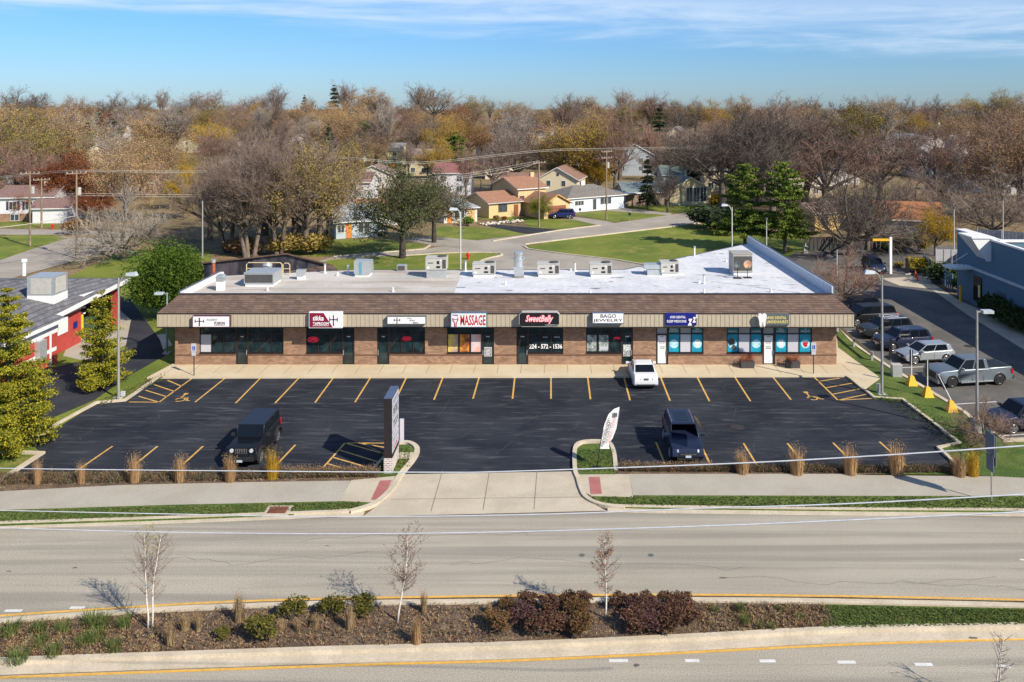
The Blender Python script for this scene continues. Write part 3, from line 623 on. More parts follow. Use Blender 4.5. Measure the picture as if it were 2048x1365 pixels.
    if kind == 'white':
        plaque(dd, d0 + .22, d1 - .22, 1.72, 1.95, 0.095, m_ggrey, 2, oi_ + 5); plaque(dd, d0 + .25, d1 - .25, 1.3, 1.55, 0.095, m_ggrey, 2, oi_ + 9)
    if oi_ == 3:
        g = MB(); g.box(d0 + .18, .09, .75, d1 - .18, .096, 1.45); part('notice', g, m_signw, dd); g = MB(); g.box(d0 + .21, .085, .79, d1 - .21, .089, 1.41); part('notice', g, m_ggrey, dd); plaque(dd, d0 + .24, d1 - .24, .83, 1.37, .08, m_signw, 5, 4)
    if oi_ == 5:
        g = MB(); g.box(d0 + .12, .09, .75, d1 - .13, .096, 1.65); part('poster', g, mat('white_poster', (0.5, 0.52, 0.5), 0.6, var=0.6, scale=9), dd); plaque(dd, d0 + .18, d1 - .18, .8, 1.2, .085, m_ggrey, 5, 7)
# contents of single windows
def win_of(px):
    return min((c for c in bpy.data.objects if c.name.startswith('window') and c.parent == mall), key=lambda c: abs(sum(v.co.x for v in c.data.vertices) / len(c.data.vertices) - XF(px)))
w2, w3, w4, w5, w6 = win_of(648), win_of(814), win_of(928), win_of(1090), win_of(1208)
text('lettering', 'OPEN', XF(617), 1.92, XF(635), 2.18, 0.09, m_neon, w2, 0.3, 0.012)
def ring(x, z, rx, rz, y, r): return [(x + rx * cos(k * pi / 10), y, z + rz * sin(k * pi / 10)) for k in range(21)]
g = MB(); g.tube(ring(XF(626), 2.05, .45, .2, .09, 0), 0.014, 5); part('neon_ring', g, m_neon, w2)
text('lettering', 'OPEN', XF(806), 2.02, XF(820), 2.2, 0.09, m_neon, w3, 0.2, 0.01); g = MB(); g.tube(ring(XF(813), 2.11, .37, .17, .09, 0), 0.012, 5); part('neon_ring', g, m_neon, w3)
text('lettering', 'OPEN', XF(1228), 2.08, XF(1240), 2.25, 0.09, m_neon, w6, 0, 0.015)
text('lettering', '224 - 572 - 1536', XF(1058.5), 1.35, XF(1124.5), 1.72, 0.03, m_signw, w5, 0, 0.03)
plaque(w5, XF(1086), XF(1096), 2.18, 2.3, .09, m_film, 1, 1); plaque(w5, XF(1106), XF(1122), 2.18, 2.3, .09, m_film, 1, 2)
for x0, x1, c1, c2, seed in ((895.5, 916, (0.85, 0.66, 0.08), (0.42, 0.30, 0.26), 1), (919.5, 939, (0.90, 0.36, 0.04), (0.20, 0.06, 0.03), 2), (942, 962.5, (0.85, 0.42, 0.30), (0.62, 0.55, 0.58), 3)):
    g = MB(); g.box(XF(x0), .088, ZS + .06, XF(x1), .097, ZH - .04); part('window_picture', g, mat('spa_picture_%d' % seed, c1, 0.4, col2=c2, scale=1.5 + seed * .2, detail=2), w4)
r = random.Random(4)
for x0, x1, seed in ((1174, 1193, 1), (1198, 1217, 2)):
    g = MB(); g.box(XF(x0), .088, ZS + (.12), XF(x1), .096, ZH - .1); part('poster', g, mat('jewel_poster_%d' % seed, (0.06, 0.1, 0.1), 0.5, col2=(0.48, 0.52, 0.5), scale=2.5 + seed, detail=4), w6)
g = MB(); g.box(XF(1199), .08, 1.25, XF(1216), .086, 1.5); part('poster', g, m_film, w6)
# low tables and blinds seen just behind the glass lines are left as frames on the sill
q = MB()
X0, X1 = XF(314, 64.9), XF(1708, 64.9); A0, A1 = XF(358, 67), XF(1666, 67)
yo, yi = 64.9 - FY, 67 - FY
q.hexa([(X0, yo, 4.42), (X1, yo, 4.42), (X1, 3.2, 4.42), (X0, 3.2, 4.42), (A0, yi, 5.36), (A1, yi, 5.36), (A1, yi + .15, 5.36), (A0, yi + .15, 5.36)])
rf = part('mansard_roof', q, m_shing, mall)
q = MB(); q.box(X0, yo, 3.37, X1, yo + .1, 4.36); q.box(X0, yo + .1, 3.37, X0 + .1, 2.6, 4.36); q.box(X1 - .1, yo + .1, 3.37, X1, 2.6, 4.36)
q.box(X0 + .1, yo + .1, 3.38, X1 - .1, -.003, 3.44)
x = X0 + .15
while x < X1: q.box(x, yo - .022, 3.40, x + .03, yo, 4.35, 1); x += 0.335
for y in [yo + .3 * k for k in range(1, 12)]: q.box(X0 - .02, y, 3.4, X0, y + .03, 4.35, 1); q.box(X1, y, 3.4, X1 + .02, y + .03, 4.35, 1)
part('fascia', q, [m_tan, m_tan2], mall)
q = MB(); q.box(X0 - .03, yo - .05, 4.362, X1 + .03, 2.7, 4.418); q.box(X0 - .03, yo - .04, 3.30, X1 + .03, yo + .12, 3.365); part('edge_trim', q, m_bronze, mall)
q = MB(); q.box(A0 - .02, yi - .04, 5.362, A1 + .02, yi + .3, 5.42); part('ridge_cap', q, m_bronze, mall)
sx_ = -7.8; sb = -8.1
q = MB(); q.face([(A0, yi + .3, 5.1), (sx_, yi + .3, 5.1), (sb, 12.1, 5.1), (-18.5, 12.05, 5.1), (-29.15, 9.45, 5.1)]); part('flat_roof', q, m_roofg, mall, label='older grey stained half of the flat roof')
q = MB(); q.face([(sx_, yi + .3, 5.1), (A1, yi + .3, 5.1), (22.2, 1.1, 5.1), (21.55, 26.8, 5.1), (6.8, 12.25, 5.1), (sb, 12.1, 5.1)]); part('flat_roof', q, m_roofw, mall, label='bright white newer half of the flat roof')
q = MB(); ribbon(q, [(A0 + .1, yi + .35), (-29.15, 9.3)], .3, 5.0, 5.5, 0); part('parapet', q, m_white, mall); q = MB()
ribbon(q, [(22.3, yi + .35), (21.55, 26.9)], .12, 5.0, 5.95, 0)
part('parapet', q, mat('shade_tinted_white_flashing', (0.50, 0.56, 0.64), .5), mall)  # white parapet; the bluish shade on its inner face is put into the colour
q = MB(); ribbon(q, [(A0 - .14, yi + .35), (-29.4, 9.3)], .12, 5.0, 5.56, 0); ribbon(q, [(22.43, yi + .35), (21.68, 26.9)], .13, 5.0, 6.0, 0); ribbon(q, [(-29.1, 9.5), (-18.5, 12.15), (6.8, 12.35), (21.5, 26.95)], .14, 4.9, 5.12, 0)
part('metal_edge', q, mat('slate_edge_metal', (0.09, 0.10, 0.13), 0.5), mall)
# rear screen: dark sheet panel under a shingled ridge
def RP(px, py, Y): return ((px - CX) * Y / F, Y - FY, ZF(py, Y))
q = MB(); Yr = 80.0
pl = [RP(408, 560, Yr), RP(545, 556, Yr), RP(662, 532, Yr), RP(575, 511, Yr), RP(408, 529, Yr)]
q.xprism([(p[0], p[2]) for p in pl], Yr - FY, Yr - FY + .15)
part('rear_screen', q, mat('streaked_dark_panel', (0.025, 0.03, 0.05), 0.25, 0.3, col2=(0.16, 0.15, 0.16), scale=0.9, stretch=(1, 1, .25)), mall)
q = MB(); a, b, c = RP(405, 527, Yr), RP(575, 508.5, Yr), RP(664, 531, Yr)
for s, e in ((a, b), (b, c)): q.hexa([(s[0], s[1] - .25, s[2]), (e[0], e[1] - .25, e[2]), (e[0], e[1] + 1.5, e[2] - .8), (s[0], s[1] + 1.5, s[2] - .8), (s[0], s[1] - .25, s[2] + .14), (e[0], e[1] - .25, e[2] + .14), (e[0], e[1] + 1.5, e[2] - .7), (s[0], s[1] + 1.5, s[2] - .7)])
q.hexa([RP(545, 558, Yr - 2.2), RP(676, 541, Yr - 2.2), RP(664, 532, Yr - .2), RP(553, 548, Yr - .2)] + [(p[0], p[1], p[2] + .1) for p in (RP(545, 558, Yr - 2.2), RP(676, 541, Yr - 2.2), RP(664, 532, Yr - .2), RP(553, 548, Yr - .2))])
part('rear_roof', q, m_shing, mall)

# ---------------------------------------------------------------- shop signs
def sign(px0, px1, py0, py1, label, face, depth=.32, rim=m_galv, rounded=False, kind='sign'):
    Y = 64.9; x0, x1, z1, z0 = XF(px0, Y - depth), XF(px1, Y - depth), ZF(py0, Y - depth), ZF(py1, Y - depth)
    r = thing('shop_sign', label, 'shop sign', ((x0 + x1) / 2, Y - .03, z0), group='shop signs on the fascia')
    w_, h_ = x1 - x0, z1 - z0
    q = MB()
    if rounded:
        c = .22; q.xprism([(-w_/2 + c, 0), (w_/2 - c, 0), (w_/2, c), (w_/2, h_ - c), (w_/2 - c, h_), (-w_/2 + c, h_), (-w_/2, h_ - c), (-w_/2, c)][::-1], -depth + .004, 0)
    else: q.box(-w_ / 2, -depth + .004, 0, w_ / 2, 0, h_)
    part('cabinet', q, rim, r)
    q = MB(); e = .05; q.box(-w_/2 + e, -depth - .012, e, w_/2 - e, -depth + .004, h_ - e)
    if rounded:
        q = MB(); c = .2; q.xprism([(-w_/2 + c, e), (w_/2 - c, e), (w_/2 - e, c), (w_/2 - e, h_ - c), (w_/2 - c, h_ - e), (-w_/2 + c, h_ - e), (-w_/2 + e, h_ - c), (-w_/2 + e, c)][::-1], -depth - .012, -depth + .004)
    part('face', q, face, r)
    return r, w_, h_, -depth - .022
def skewers(parent, xc, z0, z1, y, m, s=1.0):
    q = MB(); hh = z1 - z0; q.box(xc - .04 * s, y, z0, xc + .04 * s, y + .008, z1); q.box(xc - .30 * s, y, z0 + .55 * hh, xc + .30 * s, y + .007, z0 + .64 * hh)
    for sx in (-1, 1): q.box(xc + sx * .28 * s - .03, y, z0 + .42 * hh, xc + sx * .28 * s + .03, y + .009, z0 + .80 * hh)
    part('emblem', q, m, parent)
    q = MB(); q.tube([(xc, y + .008, z1 + .02), (xc, y, z1 + .02)], .05 * s, 10); part('emblem', q, m_gold, parent)
m_mrim = mat('maroon_rim', (0.10, 0.03, 0.06), 0.5)
r, W, Hh, y = sign(385, 460, 632, 655, 'white cabinet sign lettered FUSION with crossed skewers, leftmost on the fascia', m_signw, rim=m_mrim)
skewers(r, -W * .31, .1, Hh - .16, y, m_plum, 1.15)
text('lettering', 'modern', -W * .12, Hh * .56, W * .16, Hh * .82, y, m_ggrey, r, .3); text('lettering', 'FUSION', W * .09, Hh * .24, W * .37, Hh * .5, y, m_plum, r, 0, .03); q = MB(); q.box(W * .09, y, Hh * .17, W * .37, y + .008, Hh * .2); part('underline', q, m_plum, r)
r, W, Hh, y = sign(618, 684.5, 624.5, 656.5, 'maroon and white cabinet sign lettered TAPROOM with crossed skewers', m_signw, rim=m_white)
q = MB(); q.xprism([(-W / 2 + .06, .06), (W * .22, .06), (-W * .06, Hh - .06), (-W / 2 + .06, Hh - .06)][::-1], y, y + .01); part('maroon_field', q, m_maroon, r)
text('lettering', 'tikka', -W * .38, Hh * .47, -W * .05, Hh * .78, y - .01, m_signw, r, .2, .03); text('lettering', 'TAPROOM', -W * .38, Hh * .2, W * .1, Hh * .38, y - .01, m_signw, r, 0, .035); q = MB(); q.box(-W * .38, y - .01, Hh * .14, W * .1, y - .004, Hh * .165); part('underline', q, m_signw, r)
skewers(r, W * .24, .16, Hh - .24, y, m_plum, 1.05)
r, W, Hh, y = sign(774, 852, 633, 649, 'plain low white cabinet sign with small maroon words between the taproom and massage signs', m_signw, rim=m_ggrey)
skewers(r, -W * .24, .06, Hh - .1, y, m_plum, .75)
text('lettering', 'the', W * .02, Hh * .68, W * .13, Hh * .86, y, m_plum, r, .2); text('lettering', 'TIKKA', W * .07, Hh * .4, W * .22, Hh * .58, y, m_plum, r, 0, .01); text('lettering', 'BREWS', W * .17, Hh * .12, W * .31, Hh * .3, y, m_plum, r, 0, .01)
r, W, Hh, y = sign(901.5, 973.5, 626, 655, 'white cabinet sign with tall red letters MASSAGE', m_signw, depth=.5, rim=mat('slate_cabinet', (0.10, 0.13, 0.20), 0.5))
text('lettering', 'MASSAGE', -W * .23, Hh * .14, W * .47, Hh * .86, y, m_red, r, 0, .02)
text('lettering', 'Healing', -W * .45, Hh * .75, -W * .29, Hh * .92, y, m_navy, r, 0, .01); text('lettering', 'Hands', -W * .44, Hh * .5, -W * .3, Hh * .62, y, m_navy, r, 0, .01)
q = MB()
for s in (-1, 1): q.tube([(-W * .365 + s * .02 * W, y, .08), (-W * .365 + s * .025 * W, y, Hh * .35), (-W * .365 + s * .07 * W, y, Hh * .5), (-W * .365 + s * .07 * W, y, Hh * .66)], .035, 6)
part('emblem', q, m_red, r)
r, W, Hh, y = sign(1038, 1119.5, 624.5, 654, 'black rounded sign with glowing red script SweetBelly', m_blk, depth=.5, rim=m_units, rounded=True)
text('lettering', 'SweetBelly', -W * .345, Hh * .2, W * .345, Hh * .82, y - .004, m_pinkneon, r, .35, .055); text('lettering', 'SweetBelly', -W * .335, Hh * .23, W * .335, Hh * .79, y - .018, m_signw, r, .35, 0.0); text('lettering', 'sweetbellyfoods.com', W * .14, Hh * .09, W * .47, Hh * .17, y, m_signw, r, 0, .01)
r, W, Hh, y = sign(1184.5, 1248, 626, 647.5, 'white cabinet sign lettered BAGO JEWELRY in black', m_signw, rim=mat('slate_cabinet', (0.1, 0.13, 0.2)))
text('lettering', 'BAGO', -W * .24, Hh * .54, W * .25, Hh * .88, y, m_blk, r, 0, .005); text('lettering', 'JEWELRY', -W * .47, Hh * .12, W * .46, Hh * .44, y, m_blk, r, 0, .005)
r, W, Hh, y = sign(1331, 1393, 626.5, 651, 'dark blue flat sign lettered AVID DENTAL SLEEP MEDICINE with three white Zs', m_navy, depth=.12, rim=m_navy)
text('lettering', 'AVID DENTAL', -W * .36, Hh * .58, W * .15, Hh * .78, y, m_signw, r, 0, .02); text('lettering', 'SLEEP MEDICINE', -W * .46, Hh * .24, W * .17, Hh * .44, y, m_signw, r, 0, .02)
for x0, z0, s in ((.21, -.02, .36), (.36, .22, .30), (.46, .6, .18)): text('lettering', 'Z', W * x0, Hh * z0 + .02, W * x0 + s, Hh * z0 + s * 1.5, y - .05, m_signw, r, .15, .09)
r, W, Hh, y = sign(1531, 1578, 627, 651, 'grey flat sign lettered AVID DENTAL LINDENHURST beside a white tooth', m_ggrey, depth=.12, rim=m_ggrey)
text('lettering', 'AVID DENTAL', -W * .44, Hh * .52, W * .38, Hh * .76, y, m_gold, r, 0, .02); text('lettering', 'LINDENHURST', -W * .46, Hh * .18, W * .46, Hh * .42, y, m_gold, r, 0, .02)
q = MB(); tx = -W / 2 - .32
q.xprism([(tx + a * .62, Hh * b) for a, b in ((-.45, 1.02), (-.55, .8), (-.38, .45), (-.35, .1), (-.18, -.08), (-.08, .25), (0, .42), (.1, .25), (.2, -.08), (.38, .1), (.4, .45), (.55, .8), (.45, 1.02), (.2, 1.06), (0, .98), (-.2, 1.06))][::-1], -.45, -.25)
part('tooth_emblem', q, m_signw, r)

# ---------------------------------------------------------------- rooftop plant
ZR = 5.1
def rooft(name, label, cat, px, py, group=None): p = P(px, py, ZR); return thing(name, label, cat, p, group=group), p
def rtu(px0, px1, py0, py1, label, m=m_units, deep=1.3, fan=True, grille='r', curb=.25, cbm=m_white):
    p = P((px0 + px1) / 2, py1, ZR); W = (px1 - px0) * p.y / F; Hh = zof(py0, p.y + 0.4 * deep) - ZR - curb
    r = thing('rooftop_air_unit', label, 'air conditioner', p, group='rooftop air units'); 
    q = MB(); q.box(-W / 2 + .08, .08, -.05, W / 2 - .08, deep - .08, curb); part('curb', q, cbm, r)
    q = MB(); q.box(-W / 2, 0, curb, W / 2, deep, curb + Hh); q.box(-W / 2 - .03, -.03, curb + Hh, W / 2 + .03, deep + .03, curb + Hh + .05); part('cabinet', q, m, r)
    g = MB(); f0, f1 = {'r': (.56, .94), 'l': (-.96, -.2), 'all': (-.94, .94)}[grille]
    if grille == 'r': f0 = .6
    g.box(f0 * W / 2, -.012, curb + .1 * Hh, f1 * W / 2, 0.004, curb + .88 * Hh)
    for k in range(6): g.box(f0 * W / 2, -.02, curb + (.12 + .13 * k) * Hh, f1 * W / 2, -.012, curb + (.14 + .13 * k) * Hh)
    part('grille', g, m_coil, r)
    if fan:
        g = MB(); g.cyl(W * .25, deep / 2, curb + Hh + .05, curb + Hh + .13, min(.42, W * .22), 16); part('fan', g, m_coil, r)
    if grille == 'r':
        g = MB(); g.box(-.38 * W, -.02, curb + .55 * Hh, -.15 * W, -.002, curb + .62 * Hh); g.box(.02 * W, -.03, curb + .15 * Hh, .2 * W, -.002, curb + .32 * Hh); g.box(.04 * W, -.02, curb + .5 * Hh, .16 * W, -.002, curb + .75 * Hh); part('access_panel', g, m_blk, r)
        g = MB(); g.box(-.42 * W, -.018, curb + .1 * Hh, -.33 * W, -.002, curb + .28 * Hh); g.box(.36 * W / 2, -.02, curb + .75 * Hh, .5 * W / 2, -.002, curb + .85 * Hh); part('label_plate', g, m_signw, r)
    return r, W, Hh
rtu(488, 547, 543, 574, 'large boxy rooftop air unit with wide dark coil at the left roof end', m=m_galv, deep=2.2, grille='all', fan=False)
rtu(851, 893, 515, 557, 'rooftop air unit raised on a tall grey duct curb behind the white cabinet', deep=1.2, curb=.75, cbm=m_galv)
rtu(945, 990, 527, 555, 'grey rooftop air unit left of the tall exhaust stack')
rtu(1075, 1119, 527, 555, 'grey rooftop air unit right of the tall exhaust stack')
rtu(1180, 1224, 527, 555, 'grey rooftop air unit nearest the blue ducted unit')
r, W, Hh = rtu(1322, 1358, 524, 552, 'brown rooftop unit with a blue duct hood on its left'); q = MB(); q.box(-W / 2 - 1.5, .1, .55, -W / 2, 1.2, .95); q.box(-W / 2 - 1.2, .15, .0, -W / 2 - .01, 1.1, .5); part('duct_hood', q, m_galv, r)
r, W, Hh = rtu(1466, 1505, 506, 551, 'tall dark framed rooftop box with coil face at the right end', m=m_unit, deep=1.8, grille='all', fan=False)
def vent(px, py0, py1, label, r_=.09, cap=True, m=m_white, name='roof_vent', z=ZR):
    p = P(px, py1, z); h = zof(py0, p.y) - z; t = thing(name, label, 'vent pipe', p, group='vent pipes on the flat roof')
    q = MB(); q.cyl(0, 0, -.03, .12, r_ * 1.7, 12); q.cyl(0, 0, .12, h, r_, 12); part('pipe', q, m, t)
    if cap: q = MB(); q.cyl(0, 0, h, h + .1, r_ * 1.6, 12); part('cap', q, m_galv, t)
    return t
t, p = rooft('roof_vent', 'squat galvanised hood vent on a tall white base at the left end of the roof', 'vent', 439, 582)
q = MB(); q.box(-.28, 0, -.03, .28, .5, .75); part('base', q, m_white, t); q = MB(); q.box(-.3, -.02, .75, .3, .55, 1.05); q.xprism([(-.36, 1.05), (.36, 1.05), (.2, 1.28), (-.2, 1.28)], -.05, .58); part('hood', q, m_galv, t)
t, p = rooft('flue_pipe', 'rust red chimney flue with a steel cap behind the left roof edge', 'flue', 427, 556)
q = MB(); q.cyl(0, 0, -.05, .35, .3, 14, r2=.2); part('collar', q, m_galv, t); q = MB(); q.cyl(0, 0, .35, 1.35, .15, 14); part('pipe', q, mat('rust_red_pipe', (0.32, 0.08, 0.04), 0.8, var=0.3), t); q = MB(); q.cyl(0, 0, 1.35, 1.6, .19, 14); part('cap', q, m_galv, t)
t, p = rooft('exhaust_fan', 'shiny spun exhaust fan behind the largest rooftop unit', 'exhaust fan', 535, 548)
q = MB(); q.box(-.3, -.3, -.05, .3, .3, .35); part('base', q, m_white, t); q = MB(); q.cyl(0, 0, .35, .5, .38, 16, r2=.42); q.cyl(0, 0, .5, .95, .42, 16); q.cyl(0, 0, .95, 1.05, .4, 16, r2=.2); part('fan_dome', q, m_galv, t, True)
t, p = rooft('roof_ladder_rail', 'pale yellow steel guard rails round the roof ladder', 'guard rail', 535, 552)
q = MB()
for x0, x1, h in ((-1.9, 1.25, 1.15), (1.35, 1.95, 1.1)): q.tube([(x0, .1, -.05), (x0, .1, h - .15), (x0 + .15, .1, h), (x1 - .15, .1, h), (x1, .1, h - .15), (x1, .1, -.05)], .045, 6); q.tube([(x0, .1, h * .55), (x1, .1, h * .55)], .035, 6)
part('rail', q, mat('cream_rail', (0.55, 0.45, 0.25), 0.5), t)
t, p = rooft('exhaust_hood', 'small square galvanised exhaust hood between rail and pipes', 'exhaust hood', 601, 560)
q = MB(); q.box(-.3, 0, -.04, .3, .5, .25); part('base', q, m_white, t); q = MB(); q.hexa([(-.38, 0, .25), (.2, 0, .25), (.2, .5, .25), (-.38, .5, .25), (-.38, 0, .85), (.42, 0, .85), (.42, .5, .85), (-.38, .5, .85)]); part('hood', q, m_galv, t)
t, p = rooft('exhaust_cabinet', 'upright galvanised exhaust cabinet with a narrow blue door strip', 'exhaust cabinet', 724, 554)
q = MB(); q.box(-.65, .05, -.04, .65, 1.1, .15); part('curb', q, m_white, t); q = MB(); q.xprism([(-.72, .3), (-.55, .15), (.6, .15), (.78, .4), (.74, 1.35), (-.72, 1.4)], 0, 1.2); part('cabinet', q, m_galv, t); q = MB(); q.box(-.28, -.02, .2, -.02, -.003, 1.3); part('door_strip', q, mat('pale_blue_metal', (0.12, 0.28, 0.36), 0.4), t)
t, p = rooft('condenser_unit', 'small square condenser unit on the grey half of the roof', 'condenser', 803, 543)
q = MB(); q.box(-.42, 0, .02, .42, .6, .55); part('cabinet', q, m_galv, t); q = MB(); q.box(-.36, -.015, .08, .3, -.002, .5); part('grille', q, m_coil, t)
t, p = rooft('exhaust_stack', 'tall shiny kitchen exhaust stack on a square base in the middle of the roof', 'exhaust stack', 1037, 556)
q = MB(); q.box(-.45, 0, -.03, .45, .8, .1); part('base', q, m_dark, t)
q = MB(); q.hexa([(-.35, .05, .1), (.35, .05, .1), (.35, .7, .1), (-.35, .7, .1), (-.44, .0, .95), (.44, .0, .95), (.44, .8, .95), (-.44, .8, .95)]); part('transition', q, m_galv, t)
q = MB(); q.cyl(0, .4, .95, 1.55, .42, 18); q.cyl(0, .4, 1.55, 1.63, .47, 18); q.cyl(0, .4, 1.63, 1.95, .36, 18); q.cyl(0, .4, 1.95, 2.2, .42, 18); q.box(.36, .2, 1.6, .55, .5, 1.8); part('fan_drum', q, mat('bright_steel', (0.62, 0.65, 0.68), 0.25, 0.7), t, False)
for px, y0, y1, lb in ((535, 574, 582, 'short white vent stub before the left rooftop unit'), (786, 575, 584, 'short white vent stub near the roof front between the second and third signs'), (650, 530, 547, 'slim white vent pipe left of the exhaust cabinet'), (675, 545, 552, 'stubby vent beside the exhaust cabinet'), (696, 533, 548, 'capped white pipe close to the exhaust cabinet'), (931, 524, 543, 'white vent pipe left of the first of the three matching grey units'), (1150, 526, 543, 'capped dark-topped pipe between two matching grey units'), (1142, 536, 542, 'low vent stub beside the capped pipe'), (1389, 495, 513, 'tall vent pipe on the far roof edge right of the blue duct'), (1452, 519, 524, 'tiny vent stub left of the tall dark box'), (1408, 552, 568, 'dark capped pipe on a wide white boot'), (1398, 561, 567, 'small white vent boot beside the dark capped pipe'), (1542, 577, 585, 'small white vent stub near the right front of the roof'), (1408, 578, 586, 'short white vent stub near the roof front above the sleep sign'), (1180, 580, 588, 'short white vent stub near the roof front above the jewelry sign'), (1011, 562, 570, 'white vent stub in front of the tall exhaust stack')):
    vent(px, y0, y1, lb, .08 if y1 - y0 > 10 else .07, y1 - y0 > 10)
def dish(px, py, label, face, r_=.36, tone=m_units):
    t, p = rooft('satellite_dish', label, 'satellite dish', px, py)
    q = MB(); q.cyl(0, 0, 0, .95, .03, 8); q.box(-.35, -.3, 0, .35, .3, .04); part('mount', q, m_blk, t)
    q = MB(); n = 14
    for k in range(n):
        a, b = 2 * pi * k / n, 2 * pi * (k + 1) / n
        q.face([(0, .04, 1.2), (r_ * cos(a), -.06, 1.2 + r_ * sin(a)), (r_ * cos(b), -.06, 1.2 + r_ * sin(b))])
    part('dish', q, tone, t, True); q = MB(); q.tube([(0, -.02, .95), (0, -.45, .95), (0, -.5, 1.1)], .02, 6); part('feed_arm', q, m_blk, t)
dish(1495, 556, 'orange centred satellite dish in front of the tall dark roof box', 0, tone=mat('dish_orange_grey', (0.5, 0.42, 0.36), 0.5, col2=(0.6, 0.25, 0.08), scale=2)); dish(1475, 557, 'dark grey satellite dish leaning left of the orange one', 0, .3, m_ggrey)
# ---------------------------------------------------------------- vehicles
m_cg = mat('car_glass', (0.006, 0.009, 0.014), 0.10, spec=0.22, var=0.1); m_tyre = mat('tyre_rubber', (0.018, 0.018, 0.019), 0.85)
m_trim = mat('black_car_trim', (0.02, 0.02, 0.022), 0.6); m_chrome = mat('chrome', (0.6, 0.61, 0.63), 0.2, 0.9); m_alloy = mat('alloy_rim', (0.42, 0.43, 0.45), 0.3, 0.7); m_alloyd = mat('black_rim', (0.05, 0.05, 0.055), 0.35, 0.5)
m_lamp = mat('headlamp_glass', (0.62, 0.66, 0.72), 0.1, 0.2); m_tail = mat('tail_lamp_red', (0.32, 0.01, 0.015), 0.2); m_plate = mat('number_plate', (0.45, 0.55, 0.65), 0.5)
def paint(n, c, metal=0.05, rough=0.32): return mat(n, c, rough, metal, var=0.03, coat=0.12)
p_wht = paint('white_car_paint', (0.72, 0.73, 0.75), 0.0); p_blk = paint('black_car_paint', (0.006, 0.007, 0.009), 0.0); p_navy = paint('navy_car_paint', (0.012, 0.018, 0.045)); p_sil = paint('silver_car_paint', (0.42, 0.45, 0.48), 0.5); p_gry = paint('grey_blue_car_paint', (0.19, 0.225, 0.25), 0.5); p_dg = paint('charcoal_car_paint', (0.03, 0.036, 0.045), 0.4)
SPEC = {   # L W H wb wheel_r hood_z belt_z deck_z cowl_x rooffront_x roofrear_x rearbase_x deckend
 'sedan': dict(L=4.62, W=1.80, H=1.45, wb=2.7, r=.33, hz=.78, bz=.93, dz=1.03, cx=1.15, rf=.30, rr=-.80, rb=-1.62),
 'hatch': dict(L=4.26, W=1.80, H=1.45, wb=2.63, r=.33, hz=.82, bz=.94, dz=1.0, cx=1.0, rf=.25, rr=-1.75, rb=-2.02),
 'suv': dict(L=4.62, W=1.90, H=1.70, wb=2.72, r=.37, hz=1.0, bz=1.10, dz=1.12, cx=1.05, rf=.45, rr=-1.90, rb=-2.15),
 'van': dict(L=5.1, W=1.98, H=1.75, wb=3.0, r=.35, hz=.98, bz=1.10, dz=1.12, cx=1.5, rf=.75, rr=-2.2, rb=-2.42),
 'jeep': dict(L=4.6, W=1.80, H=1.86, wb=3.0, r=.41, hz=1.12, bz=1.22, dz=1.24, cx=.80, rf=.58, rr=-2.02, rb=-2.1),
 'truck': dict(L=5.9, W=2.06, H=1.92, wb=3.75, r=.42, hz=1.18, bz=1.26, dz=1.30, cx=1.35, rf=.70, rr=-.90, rb=-1.08),
}
